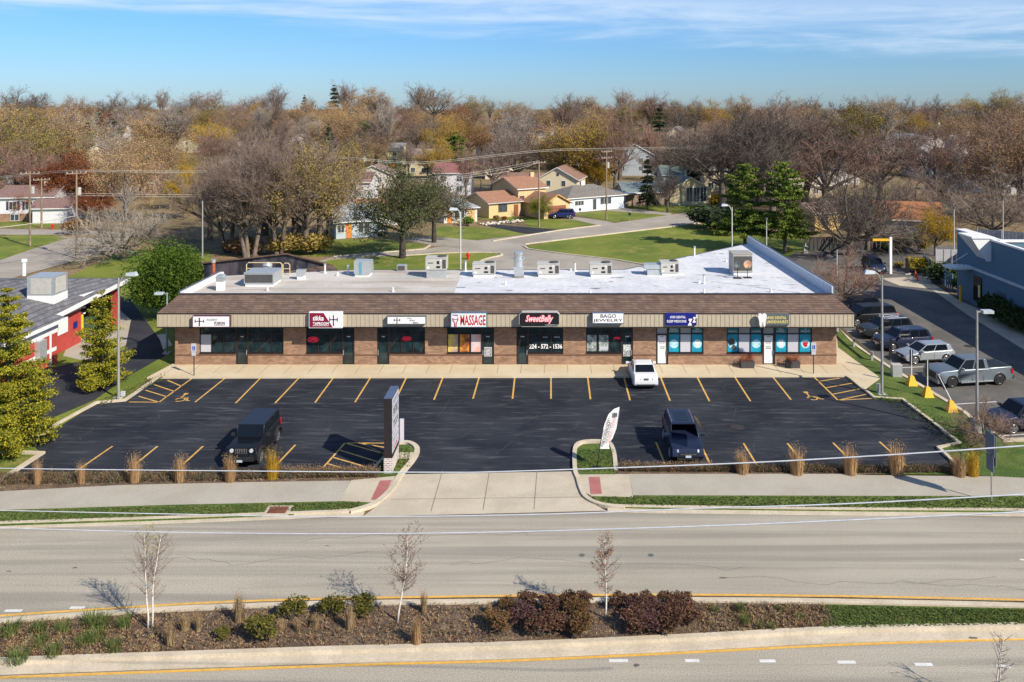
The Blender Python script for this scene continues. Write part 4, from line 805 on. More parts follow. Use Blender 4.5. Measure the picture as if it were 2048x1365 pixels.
def car(kind, name, label, loc, heading, pm, rim=None, cat='car', group=None, extras=()):
    s = SPEC[kind]; L, W, Hh, wb, r = s['L'], s['W'], s['H'], s['wb'], s['r']; hw = W / 2
    rim = rim or m_alloy
    root = thing(name, label, cat, loc, heading, group)
    xf, xr_ = wb / 2 + .02, -wb / 2 + .02; ra = r + .07; z0 = .26 if kind in ('sedan', 'hatch', 'van') else .34
    out = [(-L / 2 + .12, z0 + .04)]
    for xc in (xr_, xf):
        out.append((xc - ra - .02, z0))
        for k in range(9): a = pi - pi * k / 8; out.append((xc + ra * cos(a), max(z0, r + ra * sin(a) * 1.0)))
        out.append((xc + ra + .02, z0))
    hz, bz, dz = s['hz'], s['bz'], s['dz']
    if kind == 'jeep': nose = [(L/2 - .12, z0 + .1), (L/2, .5), (L/2, .72), (L/2 - .18, .76), (L/2 - .22, hz - .04), (L/2 - .35, hz)]
    elif kind == 'truck': nose = [(L/2 - .12, z0 + .05), (L/2, .5), (L/2 + .02, .85), (L/2 - .06, hz - .12), (L/2 - .3, hz)]
    else: nose = [(L/2 - .14, z0 + .02), (L/2, .48), (L/2 - .03, .66), (L/2 - .14, hz - .12), (L/2 - .42, hz - .02), (L/2 - .8, hz + .03)]
    out += nose + [(s['cx'], bz)]
    tail = [(s['rb'], dz), (-L/2 + .22, dz - .005), (-L/2 + .04, dz - .12), (-L/2, .66), (-L/2 + .03, .42)]
    if kind == 'truck': tail = [(s['rb'], bz), (s['rb'] - .04, dz), (-L/2 + .06, dz), (-L/2 + .02, dz - .05), (-L/2, .6)]
    if kind == 'jeep': tail = [(-L/2 + .02, dz), (-L/2, .6)]
    out += tail
    rows = [(-hw, .0), (-hw * .93, .045), (-hw * .55, .012), (hw * .55, .012), (hw * .93, .045), (hw, .0)]
    n = len(out); q = MB(); V = []
    for ri, (y, _) in enumerate(rows):
        edge = 1 if ri in (0, 5) else 0
        for (x, z) in out:
            xx, yy, zz = x, y, z
            if z > .75: yy = y * (1 - .07 * min(1, (z - .75) / .4))
            if edge:
                if abs(x) > L/2 - .5: xx = x - math.copysign(.13 if kind not in ('jeep', 'truck') else .05, x) * (abs(x) - (L/2 - .5)) / .5; yy *= 1 - .05 * (abs(x) - (L/2 - .5)) / .5
                if z > bz - .1 or (z > hz - .1 and x > 0): zz = z - .035
            V.append((xx, yy, zz))
    q.V = V
    for ri in range(5):
        for i in range(n):
            j = (i + 1) % n; q.F.append((ri * n + i, ri * n + j, (ri + 1) * n + j, (ri + 1) * n + i)); q.I.append(0)
    q.F.append(tuple(range(n)[::-1])); q.I.append(0); q.F.append(tuple(5 * n + i for i in range(n))); q.I.append(0)
    me_o = q.build('body', pm, root)
    bm = bmesh.new(); bm.from_mesh(me_o.data); bmesh.ops.recalc_face_normals(bm, faces=bm.faces); bmesh.ops.triangulate(bm, faces=[f for f in bm.faces if len(f.verts) > 4]); bm.to_mesh(me_o.data); bm.free()
    body = me_o
    # greenhouse
    yb, yt = hw * .905, hw * (.74 if kind not in ('jeep', 'van') else .84); zt = Hh - .05; zb = bz - .02
    A = [Vector((s['cx'] - .02, yb * .93, zb)), Vector((s['rb'] + .0, yb * .93, zb)), Vector((s['rf'], yt, zt)), Vector((s['rr'], yt, zt))]
    a0, b0, a1, b1 = A
    mir = lambda v: Vector((v.x, -v.y, v.z))
    g = MB(); 
    g.face([mir(a0), a0, a1, mir(a1)]); ws = part('windscreen', g, m_cg, root)
    g = MB(); g.face([b0, mir(b0), mir(b1), b1]); part('rear_window', g, m_cg, root)
    for sd_ in (1, -1):
        f = (lambda v: v) if sd_ == 1 else mir
        g = MB(); pts = [f(a0), f(b0), f(b1), f(a1)]; g.face(pts[::-1] if sd_ == 1 else pts); part('side_window', g, m_cg, root)
    # roof and pillars in body colour
    g = MB(); xa, xb = s['rf'] + .03, s['rr'] - .04; xm = (xa + xb) / 2
    ring_ = lambda k, z: [(xa - .05 * k * 2, -yt + k * .25, z), (xa - .05 * k * 2, yt - k * .25, z), (xb + .05 * k * 2, yt - k * .25, z), (xb + .05 * k * 2, -yt + k * .25, z)]
    c = .16; lo = [(xa, -yt, zt - .01), (xa, yt, zt - .01), (xb, yt, zt - .01), (xb, -yt, zt - .01)]; hi = [(xa - c, -yt + c, Hh), (xa - c, yt - c, Hh), (xb + c, yt - c, Hh), (xb + c, -yt + c, Hh)]
    if kind == 'jeep': hi = [(xa - .05, -yt + .05, Hh), (xa - .05, yt - .05, Hh), (xb + .05, yt - .05, Hh), (xb + .05, -yt + .05, Hh)]
    for i in range(4): g.face([lo[i], hi[i], hi[(i + 1) % 4], lo[(i + 1) % 4]])
    g.face(hi)
    def sidep(t, u, f, off=.012):   # t along bottom..rear, u 0 bottom..1 top
        bo = a0.lerp(b0, t); to = a1.lerp(b1, t); v = bo.lerp(to, u); return f(v + Vector((0, off, off * .3)))
    pil = {'sedan': ((0, .035), (.40, .43), (.80, 1)), 'hatch': ((0, .035), (.42, .45), (.84, 1)), 'suv': ((0, .03), (.33, .36), (.64, .67), (.93, 1)), 'van': ((0, .03), (.32, .35), (.63, .66), (.94, 1)), 'jeep': ((0, .05), (.34, .40), (.64, .70), (.95, 1)), 'truck': ((0, .04), (.46, .51), (.88, 1))}[kind]
    for sd_ in (1, -1):
        f = (lambda v: v) if sd_ == 1 else mir
        for p0, p1 in pil:
            o1 = [sidep(p0, 0, f), sidep(p1, 0, f), sidep(p1, 1, f), sidep(p0, 1, f)]; i1 = [sidep(p0, 0, f, -.03), sidep(p1, 0, f, -.03), sidep(p1, 1, f, -.03), sidep(p0, 1, f, -.03)]
            g.hexa(i1 + o1 if sd_ == 1 else i1[::-1] + o1[::-1])
        for fr in ((a0, a1), (b0, b1)): g.tube([f(fr[0]), f(fr[1])], .035, 5)
    part('roof', g, pm, root)
    # wheels
    for xc in (xf, xr_):
        for sd_ in (1, -1):
            g = MB(); y1 = sd_ * (hw - .015); y0 = sd_ * (hw - .24)
            g.tube([(xc, y0, r), (xc, y1 - sd_ * .03, r), (xc, y1, r)], [r, r, r * .93], 22); wl = part('wheel', g, m_tyre, root)
            g = MB(); rr_ = r * .66
            g.tube([(xc, y1 - sd_ * .02, r), (xc, y1 + sd_ * .006, r)], [rr_ * .98, rr_], 20, 1)
            for k in range(5):
                a = 2 * pi * k / 5 + .3; d = Vector((cos(a), 0, sin(a))); e_ = Vector((-sin(a), 0, cos(a)))
                c0 = Vector((xc, y1 + sd_ * .008, r)); o1 = [c0 + d * .04 - e_ * .03, c0 + d * rr_ * .95 - e_ * .045, c0 + d * rr_ * .95 + e_ * .045, c0 + d * .04 + e_ * .03]
                g.hexa([tuple(v) for v in o1] + [tuple(v + Vector((0, sd_ * .012, 0))) for v in o1], 0)
            g.tube([(xc + rr_ * cos(k * pi / 9), y1 + sd_ * .01, r + rr_ * sin(k * pi / 9)) for k in range(19)], .016, 4, 0)
            part('rim', g, [rim, m_trim], wl)
            g = MB(); seg = 8
            for k in range(seg):       # arch lip
                t0, t1 = pi * k / seg, pi * (k + 1) / seg; R1 = ra + (.10 if kind == 'jeep' else .03); oy = sd_ * (hw + (.11 if kind == 'jeep' else .006))
                P4 = [(xc + R * cos(t), yy, r + R * sin(t)) for yy in (sd_ * (hw - .10), oy) for R, t in ((ra, t0), (R1, t0), (R1, t1), (ra, t1))]
                g.hexa(P4)
            part('fender', g, m_trim if kind in ('jeep', 'suv') else pm, root)
    # lights, grille, plates, mirrors
    fz = hz - .16; fx = L / 2
    for sd_ in (1, -1):
        g = MB()
        if kind == 'jeep': g.tube([(fx - .26, sd_ * .55, .95), (fx - .17, sd_ * .55, .95)], .11, 14)
        elif kind == 'truck': g.box(fx - .25, sd_ * (hw - .38) - .0, .86, fx - .02, sd_ * (hw - .09), 1.02)
        else: g.hexa([(fx - .55, sd_ * (hw - .05), fz - .04), (fx - .16, sd_ * (hw - .12), fz - .1), (fx - .02, sd_ * (hw - .42), fz - .12), (fx - .4, sd_ * (hw - .3), fz - .04), (fx - .55, sd_ * (hw - .06), fz + .08), (fx - .2, sd_ * (hw - .16), fz + .02), (fx - .08, sd_ * (hw - .42), fz), (fx - .4, sd_ * (hw - .3), fz + .08)])
        part('headlight', g, m_lamp, root)
        g = MB(); tz = dz - .2 if kind != 'truck' else dz - .3
        if kind in ('sedan', 'hatch'): g.hexa([(-L/2 - .005, sd_ * .42, tz - .1), (-L/2 + .10, sd_ * (hw - .09), tz - .06), (-L/2 + .4, sd_ * (hw - .035), tz), (-L/2 + .3, sd_ * .42, tz - .1), (-L/2 + .04, sd_ * .42, tz + .06), (-L/2 + .13, sd_ * (hw - .11), tz + .08), (-L/2 + .4, sd_ * (hw - .055), tz + .1), (-L/2 + .3, sd_ * .42, tz + .06)])
        else: g.box(-L/2 - .01, min(sd_ * (hw - .22), sd_ * (hw - .055)), tz - .2, -L/2 + .16, max(sd_ * (hw - .22), sd_ * (hw - .055)), tz + .16)
        part('tail_light', g, m_tail, root)
        g = MB(); mxp = s['cx'] - .18; g.box(mxp - .1, min(sd_ * (hw + .02), sd_ * (hw + .22)), bz, mxp + .06, max(sd_ * (hw + .02), sd_ * (hw + .22)), bz + .15); g.box(mxp - .03, min(sd_ * (hw - .1), sd_ * (hw + .05)), bz + .01, mxp + .03, max(sd_ * (hw - .1), sd_ * (hw + .05)), bz + .06)
        part('mirror', g, pm if kind != 'jeep' else m_trim, root)
        g = MB()
        for t in ([.40] if kind in ('sedan', 'hatch', 'truck', 'suv', 'van', 'jeep') else []):
            for xx in (s['cx'] - .12, s['cx'] - .12 - (s['cx'] - s['rb']) * .38, s['cx'] - .12 - (s['cx'] - s['rb']) * .74): 
                g.box(xx - .008, sd_ * (hw + .003) - .003, .42, xx + .008, sd_ * (hw + .003) + .003, .80)
            g.box(-wb / 2 + ra + .05, sd_ * (hw + .006) - .006, z0 + .0, wb / 2 - ra - .02, sd_ * (hw + .006) + .006, z0 + .09)
        part('door_seams', g, m_trim, root)
    g = MB()
    if kind == 'jeep':
        for k in range(7): g.box(fx - .19, -.33 + k * .1, .78, fx - .165, -.29 + k * .1, 1.06)
        part('grille', g, m_chrome, root); g = MB(); g.box(fx - .02, -.78, .48, fx + .14, .78, .68); part('bumper', g, m_trim, root)
        g = MB(); g.box(fx - 1.5, -.42, hz + .005, fx - .75, .42, hz + .06); part('hood_scoop', g, pm, root)
        g = MB(); g.tube([(-L/2 - .02, .1, .95), (-L/2 - .25, .1, .95)], .4, 20); part('spare_wheel', g, m_tyre, root)
    elif kind == 'truck':
        g.box(fx - .06, -hw * .6, .62, fx + .035, hw * .6, 1.04); part('grille', g, m_trim, root)
        g = MB(); g.box(fx - .1, -hw * .94, .34, fx + .06, hw * .94, .6); part('bumper', g, pm, root); g = MB(); g.box(-L/2 - .12, -hw * .9, .42, -L/2 + .05, hw * .9, .62); part('bumper', g, m_trim, root)
        g = MB(); g.box(-L/2 + .16, -hw + .19, dz - .03, s['rb'] - .12, hw - .19, dz + .02); part('bed_shade_panel', g, mat('bed_shade_black', (0.015, 0.016, 0.02), 0.5), root)  # open bed: a dark slab stands in for the shade inside it
        g = MB(); g.box(-wb/2 + ra + .1, -hw - .12, .36, wb/2 - ra - .1, -hw + .04, .42); g.box(-wb/2 + ra + .1, hw - .04, .36, wb/2 - ra - .1, hw + .12, .42); part('side_steps', g, m_chrome, root)
    else:
        g.box(fx - .05, -.5, .5, fx + .008, .5, .68); part('grille', g, m_trim, root)
        g = MB(); g.box(fx - .1, -.62, .30, fx - .02, .62, .42); part('lower_grille', g, m_trim, root)
        g = MB(); g.box(-L/2 - .004, -.62, z0 + .05, -L/2 + .12, .62, z0 + .16); part('rear_trim', g, m_trim, root)
        if kind == 'suv': g = MB(); g.box(fx - .02, -.46, .60, fx + .014, .46, .645); part('grille_bar', g, m_chrome, root)
    g = MB(); g.box(fx + .002, -.16, .44, fx + (.03 if kind != 'jeep' else .16), .16, .56); part('number_plate', g, m_plate, root)
    g = MB(); g.box(-L/2 - .02, -.16, .72, -L/2 + .05, .16, .85); part('number_plate', g, m_ggrey if kind == 'sedan' else m_plate, root)
    if 'rails' in extras:
        for sd_ in (1, -1): g = MB(); g.tube([(xa - .3, sd_ * (yt - .06), Hh + .05), (xb + .3, sd_ * (yt - .06), Hh + .05)], .025, 6); g.box(xa - .3, sd_ * (yt - .06) - .02, Hh - .04, xa - .26, sd_ * (yt - .06) + .02, Hh + .05); g.box(xb + .26, sd_ * (yt - .06) - .02, Hh - .04, xb + .3, sd_ * (yt - .06) + .02, Hh + .05); part('roof_rail', g, m_chrome, root)
    if 'sunroof' in extras:
        g = MB(); g.box(xb + .5, -.4, Hh - .002, xa - .4, .4, Hh + .012); part('sunroof', g, m_cg, root)
    return root
car('sedan', 'parked_sedan', 'white sedan parked nose in against the shop pavement', (6.75, 62.8, 0), radians(91), p_wht)
car('jeep', 'parked_offroader', 'black boxy off-road vehicle with slotted grille facing the road', (-17.35, 49.75, 0), radians(-90), p_blk, m_alloy)
t = car('suv', 'parked_suv', 'black rounded suv alone in the right half of the lot, facing the road', (7.75, 50.25, 0), radians(-90), p_navy, extras=('sunroof', 'rails'))
text('lettering', 'DISCOVERY', -.42, 0, .42, .055, 0, m_lamp, t, 0, .01)
bpy.data.objects[t.children[-1].name].matrix_local = Matrix.Translation((2.16, 0, .87)) @ Matrix.Rotation(radians(90), 4, 'Z')
HD_ = radians(180 + 9)
def side_car(kind, px, py, *a, **k):   # px,py: bottom of the near front wheel
    s = SPEC[kind]; p = P(px, py); d = Vector((cos(HD_), sin(HD_), 0)); n = Vector((-d.y, d.x, 0))
    c = p - d * (s['wb'] / 2) - n * (s['W'] / 2 - .1); return car(kind, *a[:2], (c.x, c.y, 0), HD_, *a[2:], **k)
side_car('truck', 1904, 776, 'pickup_truck', 'silver grey crew cab pickup with a dark panel for the shade in its bed', p_gry, m_alloyd, cat='pickup truck')
side_car('hatch', 1830, 729, 'parked_hatchback', 'silver hatchback between the pickup and the dark cars', p_sil, m_alloy)
side_car('suv', 1785, 704, 'parked_suv', 'black crossover right behind the silver hatchback, pale wheel', p_navy, m_alloy)
side_car('suv', 1752, 680, 'parked_suv', 'dark charcoal crossover, second behind the silver hatchback, chrome roof rails', p_dg, m_alloy, extras=('rails',))
side_car('van', 1714, 653, 'parked_minivan', 'black minivan with red tail lamps, tucked beside the roof corner', p_blk, m_alloy, cat='minivan')
side_car('suv', 1694, 634, 'parked_suv', 'black suv farthest along the row, mostly behind the minivan and roof corner', p_blk, m_alloy)
side_car('suv', 2026, 869, 'parked_suv', 'dark navy suv cut by the right edge under a bare shrub tree', p_navy, m_alloy)
car('suv', 'waiting_suv', 'dark suv waiting under the yellow clearance bar of the drive-through', (39.3, 103.5, 0), radians(-95), p_navy, m_alloyd)
p = P(1125, 437); car('suv', 'parked_suv', 'small navy suv on the driveway before the brown garage door', (p.x, p.y, 0), radians(178), paint('royal_navy_paint', (0.015, 0.02, 0.10)))
for px, py, lb in ((868, 462, 0), ):
    pass
p = P(755, 468); car('suv', 'parked_suv', 'dark teal suv beside the blue bungalow, behind branches', (p.x, p.y, 0), radians(-60), paint('teal_paint', (0.02, 0.06, 0.07)))
p = P(317, 303); p = at(317, 330); car('van', 'parked_minivan', 'tiny white van on a far street among the left trees', p, radians(20), p_wht, cat='minivan')

# ---------------------------------------------------------------- street furniture
m_pole = mat('grey_pole_steel', (0.34, 0.34, 0.32), 0.5, 0.3, var=0.1); m_polew = mat('pale_pole_paint', (0.50, 0.50, 0.48), 0.5, var=0.06); m_wood = mat('weathered_pole_wood', (0.24, 0.18, 0.12), 0.9, var=0.3, scale=2, stretch=(1, 1, .2)); m_cb = mat('grey_concrete_base', (0.42, 0.41, 0.38), 0.9)
def lamp_post(px, py, top, label, head='cobra', dx=1, m=m_pole, r=.085, base=.0, arm=1.1, Y=None, hx=None):
    p = P(px, py) if Y is None else Vector(((px - CX) * Y / F, Y, 0)); h = zof(top, p.y)
    t = thing('lamp_post', label, 'lamp post', p, group='tall lamp posts'); b = max(base, .12)
    q = MB(); q.box(-.28, -.28, -.05, .28, .28, b); part('base', q, m_cb, t)
    q = MB(); q.tube([(0, 0, b), (0, 0, h)], [r * 1.15, r * .75], 10); part('pole', q, m, t)
    if head == 'cobra':
        q = MB(); q.tube([(0, 0, h - .5), (dx * arm * .55, 0, h + .1), (dx * arm, 0, h + .25)], .04, 6); part('arm', q, m, t)
        q = MB(); x0 = dx * arm; q.hexa([(x0, -.13, h + .14), (x0 + dx * .75, -.2, h + .14), (x0 + dx * .75, .2, h + .14), (x0, .13, h + .14), (x0, -.08, h + .34), (x0 + dx * .65, -.12, h + .42), (x0 + dx * .65, .12, h + .42), (x0, .08, h + .34)]); part('lamp_head', q, mat('lamp_head_grey', (0.42, 0.47, 0.5), 0.4), t)
    elif head == 'box':
        q = MB(); q.box(min(0, dx * .35), -.04, h - .1, max(0, dx * .35), .04, h - .02); part('arm', q, m, t); q = MB(); q.box(min(dx * .3, dx * .95), -.22, h - .14, max(dx * .3, dx * .95), .22, h + .04); part('lamp_head', q, mat('lamp_head_grey', (0.42, 0.47, 0.5), 0.4), t)
    elif head == 'top':
        q = MB(); q.cyl(0, 0, h, h + .25, .16, 10); part('lamp_head', q, m_ggrey, t)
    return t
lamp_post(237, 797, 556, 'grey lamp post on the grass kerb by the left yellow hatching', dx=1, arm=.55)
lamp_post(1764, 791, 552, 'grey lamp post with a cobra head at the right hatched bay', dx=-1, arm=.5)
lamp_post(1954, 868, 622, 'grey lamp post on a square concrete base beside the bare shrub tree', head='box', dx=1, base=.9)
lamp_post(334, 708, 586, 'short lamp post with a box head at the left end of the shops', head='box', dx=-1, m=mat('teal_grey_pole', (0.2, 0.27, 0.28), 0.5))
lamp_post(405, 593, 402, 'plain slender lamp post rising right of the big green bush', head='none', Y=90)
lamp_post(921, 641, 424, 'pale lamp post behind the roof with twin pale heads, left of the grey units', head='cobra', dx=-1, m=m_polew, Y=80.5, arm=.3)
lamp_post(1464, 560, 415, 'lamp post beside the left tall pine with arm to the left', dx=-1, m=m_polew, arm=.5)
lamp_post(1533, 520, 440, 'slim lamp post between the two tall pines', head='top', m=m_polew, r=.07)
lamp_post(1611, 506, 448, 'slim lamp post with pale footing right of the pines', head='top', m=m_polew, r=.07, base=.9)
lamp_post(1674, 585, 500, 'short pale pole in front of the tangled bare branches', head='none', m=m_polew, r=.06)
lamp_post(1908, 520, 418, 'slim pale lamp post behind the blue building corner', head='top', m=m_polew, r=.07, Y=112)
lamp_post(2006, 520, 400, 'slim pale lamp post over the grey fence at the right', head='top', m=m_polew, r=.07, Y=118)
def utility_pole(px, Y, top, label, base_z=None, arms=1, wd=2.4, xf_=False, r=.16, lo=(0, 1)):
    p = at(px, Y); h = zof(top, Y) - p.z; t = thing('utility_pole', label, 'utility pole', p, radians(35), group='wooden utility poles')
    q = MB(); q.tube([(0, 0, -.05), (0, 0, h)], [r, r * .65], 9); part('pole', q, m_wood, t)
    for k in range(arms):
        z = h - .35 - k * 1.1; q = MB(); q.box(-wd / 2, -.12, z - .06, wd / 2, .0, z + .07); ar = part('crossarm', q, m_wood, t)
        for x in (-wd * .46, -wd * .2, wd * .2, wd * .46): q = MB(); q.cyl(x, -.06, z + .07, z + .26, .05, 8); part('insulator', q, m_film, ar)
    if xf_: q = MB(); q.cyl(.32, 0, h - 3.2, h - 2.2, .24, 12); part('transformer', q, m_units, t)
    return t, p, h
utility_pole(60, 122, 343, 'brown utility pole at far left in front of the side street, transformer arms', arms=1, xf_=True)
utility_pole(83, 140, 356, 'utility pole with a broad three-insulator crossarm, second from the left edge')
utility_pole(153, 112, 342, 'tall utility pole with equipment boxes right of the side street', xf_=True)
utility_pole(1078, 141, 322, 'dark wooden pole standing before the yellow split-level house', r=.18)
utility_pole(1213, 150, 300, 'tall wooden utility pole on the lawn before the white bungalow', xf_=True, arms=2)
utility_pole(727, 215, 315, 'thin distant utility pole left of the big knotted evergreen', arms=0, r=.12)
utility_pole(962, 205, 330, 'thin distant utility pole beside the two-storey white house', arms=0, r=.14)
utility_pole(1833, 420, 232, 'small far utility pole on the skyline at the right', arms=1, r=.2)
m_wire = mat('overhead_wire', (0.50, 0.47, 0.42), 0.6); m_wireb = mat('bright_cable', (0.52, 0.55, 0.60), 0.35, 0.1)
def wire(pts, label, r=.03, m=None, name='overhead_wire', group='overhead wires behind the shops', sides=4):
    """pts: (px, py, Y)"""
    W_ = [Vector(((x - CX) * Y / F, Y, zof(y, Y))) for x, y, Y in pts]; c = W_[0]; q = MB()
    cp = curve_pts([v - c for v in W_], 8)
    rr_ = r if not isinstance(r, tuple) else [r[0] + (r[1] - r[0]) * i / (len(cp) - 1) for i in range(len(cp))]
    q.tube(cp, rr_, sides); o = q.build(name, m or m_wire, None, True); o.location = c; tag(o, label, 'overhead cable', group); return o
top_run = [(-60, 360, 126), (60, 348, 122), (153, 341, 112), (400, 342, 116), (560, 330, 120), (660, 314, 124), (780, 322, 130), (870, 323, 134), (1078, 301, 141), (1213, 297, 150), (1420, 294, 175)]
wire(top_run, 'highest overhead wire, running the whole woods from left edge to right', .022)
wire([(x, y + 3, Y + .6) for x, y, Y in top_run], 'second highest overhead wire, just under the top one', .022)
low_run = [(-60, 402, 126), (60, 396, 122), (153, 388, 112), (400, 390, 116), (560, 381, 120), (700, 362, 126), (880, 355, 134), (1078, 322, 141)]
wire(low_run, 'lower overhead wire meeting the pole before the yellow house', .022); wire([(x, y + 4, Y - .6) for x, y, Y in low_run], 'lower twin wire a hand below the other one', .02)
wire([(860, 364, 128), (1000, 346, 136), (1078, 326, 141)], 'short wire dropping left from the pole before the yellow house', .02)
wire([(-40, 460, 100), (60, 448, 104), (153, 432, 112)], 'thick sagging service cable at far left crossing the side street', .045); wire([(153, 430, 112), (170, 455, 110), (190, 470, 108)], 'guy cable hanging right from the tall boxed pole', .035)
G3 = 'bright cables strung across the foreground'
wire([(-200, 930, 24.6), (0, 937, 24.4), (430, 942, 24.2), (860, 945, 24), (1024, 943, 23.8), (1450, 928, 23.3), (1750, 912, 22.8), (2048, 892, 22.2), (2200, 880, 22)], 'highest foreground cable, crossing before the planting beds', (.011, .023), m_wireb, 'power_cable', G3, 6)
wire([(-200, 1014, 23), (0, 1021, 23), (342, 1028.5, 22.8), (680, 1034, 22.6), (1090, 1029, 22.3), (1380, 1018, 22), (1691, 1008, 21.6), (2048, 989, 21), (2200, 980, 21)], 'middle foreground cable, crossing along the grass verge', (.010, .021), m_wireb, 'power_cable', G3, 6)
wire([(-200, 1048, 22), (0, 1056, 22), (342, 1065, 21.8), (700, 1068, 21.6), (1022, 1064, 21.4), (1380, 1053.5, 21), (1691, 1041, 20.6), (2048, 1024, 20), (2200, 1014, 20)], 'lowest foreground cable, crossing over the road surface', (.010, .021), m_wireb, 'power_cable', G3, 6)
# monument sign
p = P(776, 951); mon = thing('monument_sign', 'tall two-sided tenant sign on a brick plinth at the driveway', 'monument sign', p)
q = MB(); q.box(-.23, 0, -.02, .23, 2.05, .95); part('plinth', q, brick_mat('two_tone_brick', (0.30, 0.20, 0.17), (0.10, 0.05, 0.05), (0.62, 0.58, 0.55), .24, .1, .5, .03), mon)
q = MB(); q.box(-.25, -.02, .95, .25, 2.1, 1.08); q.box(-.22, .0, 1.08, .22, 2.0, 4.2); part('cabinet', q, mat('black_sign_cabinet', (0.018, 0.015, 0.018), 0.4), mon)
q = MB(); q.box(-.23, -.01, 4.201, .23, 2.01, 4.24); part('top_cap', q, mat('slate_cap', (0.07, 0.10, 0.16), 0.4), mon)
zz = [1.14, 1.62, 2.0, 2.3, 3.0, 3.72, 4.16]
for k in range(6):
    q = MB(); q.box(.22, .06, zz[k] + .03, .235, 1.95, zz[k + 1] - .03); pn = part('tenant_panel', q, m_film, mon)
    s_ = ['AVID', 'BAGO', 'MASSAGE', 'TIKKA', 'SWEETBELLY', 'FUSION'][k]
    o = text('lettering', s_, .25, zz[k] + .12, 1.75, zz[k + 1] - .14, 0, [m_red, m_ggrey, m_ggrey, m_ggrey, m_ggrey, m_purp][k], pn, 0, .01)
    o.matrix_local = Matrix.Translation((.242, 0, 0)) @ Matrix.Rotation(radians(90), 4, 'Z')
q = MB(); q.box(.27, 2.1, 1.0, .5, 2.2, 2.3); part('side_board', q, m_film, mon)
# feather flag
p = P(1194, 936, .11); fl = thing('feather_flag', 'white leaning feather flag lettered PERSONALIZED 3D CUSTOM JEWELRY DESIGN', 'flag banner', p)
yk = p.y / F; fp = lambda x, y: ((x - 1194) * yk, -.0, (936 - y) * yk)
q = MB(); q.tube([fp(1194, 936), fp(1199, 898), fp(1208, 850), fp(1220, 826), fp(1239, 815)], [.025, .022, .02, .016, .012], 6); q.box(-.25, -.25, -.02, .25, .25, .02); part('pole', q, m_blk, fl)
q = MB(); ol = [(1199, 898), (1203, 872), (1209, 848), (1217, 828), (1228, 818), (1239, 814), (1238, 830), (1233, 856), (1225, 878), (1217, 888), (1219, 898)]
n = len(ol); q.V = [(*fp(x, y)[:1], -.02 - .05 * sin((y - 814) / 14), fp(x, y)[2]) for x, y in ol] + [(*fp(x, y)[:1], -.012 - .05 * sin((y - 814) / 14), fp(x, y)[2]) for x, y in ol]
q.F = [tuple(range(n)), tuple(range(2 * n - 1, n - 1, -1))] + [(i, (i + 1) % n, n + (i + 1) % n, n + i) for i in range(n)]; q.I = [0] * len(q.F); part('banner', q, m_signw, fl)
for s_, xa, ya, L_, hh, m in (('PERSONALIZED', 1206.5, 894, 60, 5.2, m_blk), ('3D CUSTOM', 1213, 886, 42, 5.2, m_blk), ('JEWELRY DESIGN', 1220, 886, 55, 5.2, m_red)):
    o = text('lettering', s_, 0, 0, L_ * yk, hh * yk, 0, m, fl, .15, .0); a = atan2(55, 14)
    o.matrix_local = Matrix.Translation((fp(xa, ya)[0], -.09, fp(xa, ya)[2])) @ Matrix.Rotation(-a, 4, 'Y')
q = MB(); q.box(fp(1226, 0)[0], -.085, fp(0, 833)[2], fp(1234, 0)[0], -.08, fp(0, 825)[2]); part('emblem', q, m_ggrey, fl)
# posts with signs
def access_sign(px, py, top, label):
    p = P(px, py, .0); h = zof(top, p.y); t = thing('parking_sign', label, 'parking sign', p, group='disabled parking signs')
    q = MB(); q.tube([(0, 0, 0), (0, 0, h - .05)], .035, 8); part('post', q, m_blk, t)
    q = MB(); q.box(-.19, -.05, h - .62, .19, -.036, h); q.box(-.16, -.05, h - .92, .16, -.036, h - .65); pl = part('panel', q, m_film, t)
    q = MB(); q.box(-.11, -.056, h - .5, .11, -.051, h - .22); part('emblem', q, m_blue, pl)
    q = MB(); q.tube([(.05 * cos(k * .6) - .01, -.06, h - .40 + .05 * sin(k * .6)) for k in range(10)], .008, 4); q.box(-.03, -.062, h - .36, -.015, -.058, h - .27); part('wheelchair_symbol', q, m_signw, pl)
access_sign(388, 755, 687, 'blue and white wheelchair sign on a post at the left hatched bay'); access_sign(1627, 751, 685, 'blue and white wheelchair sign on a post at the right hatched bay')
# road sign seen edge-on, right
p = P(1983, 1008); t = thing('road_sign', 'tall road sign seen nearly edge-on on a slim post by the right path', 'road sign', p); q = MB(); q.tube([(0, 0, -.02), (0, 0, 3.7)], .04, 6); part('post', q, m_pole, t)
q = MB(); q.box(-.09, -.35, 1.7, -.06, .35, 2.5); q.box(-.09, -.45, 2.55, -.06, .45, 3.65); q.box(.06, -.3, 2.0, .09, .3, 3.5); part('sign_panels', q, mat('dull_sign_back', (0.12, 0.14, 0.18), 0.5), t)
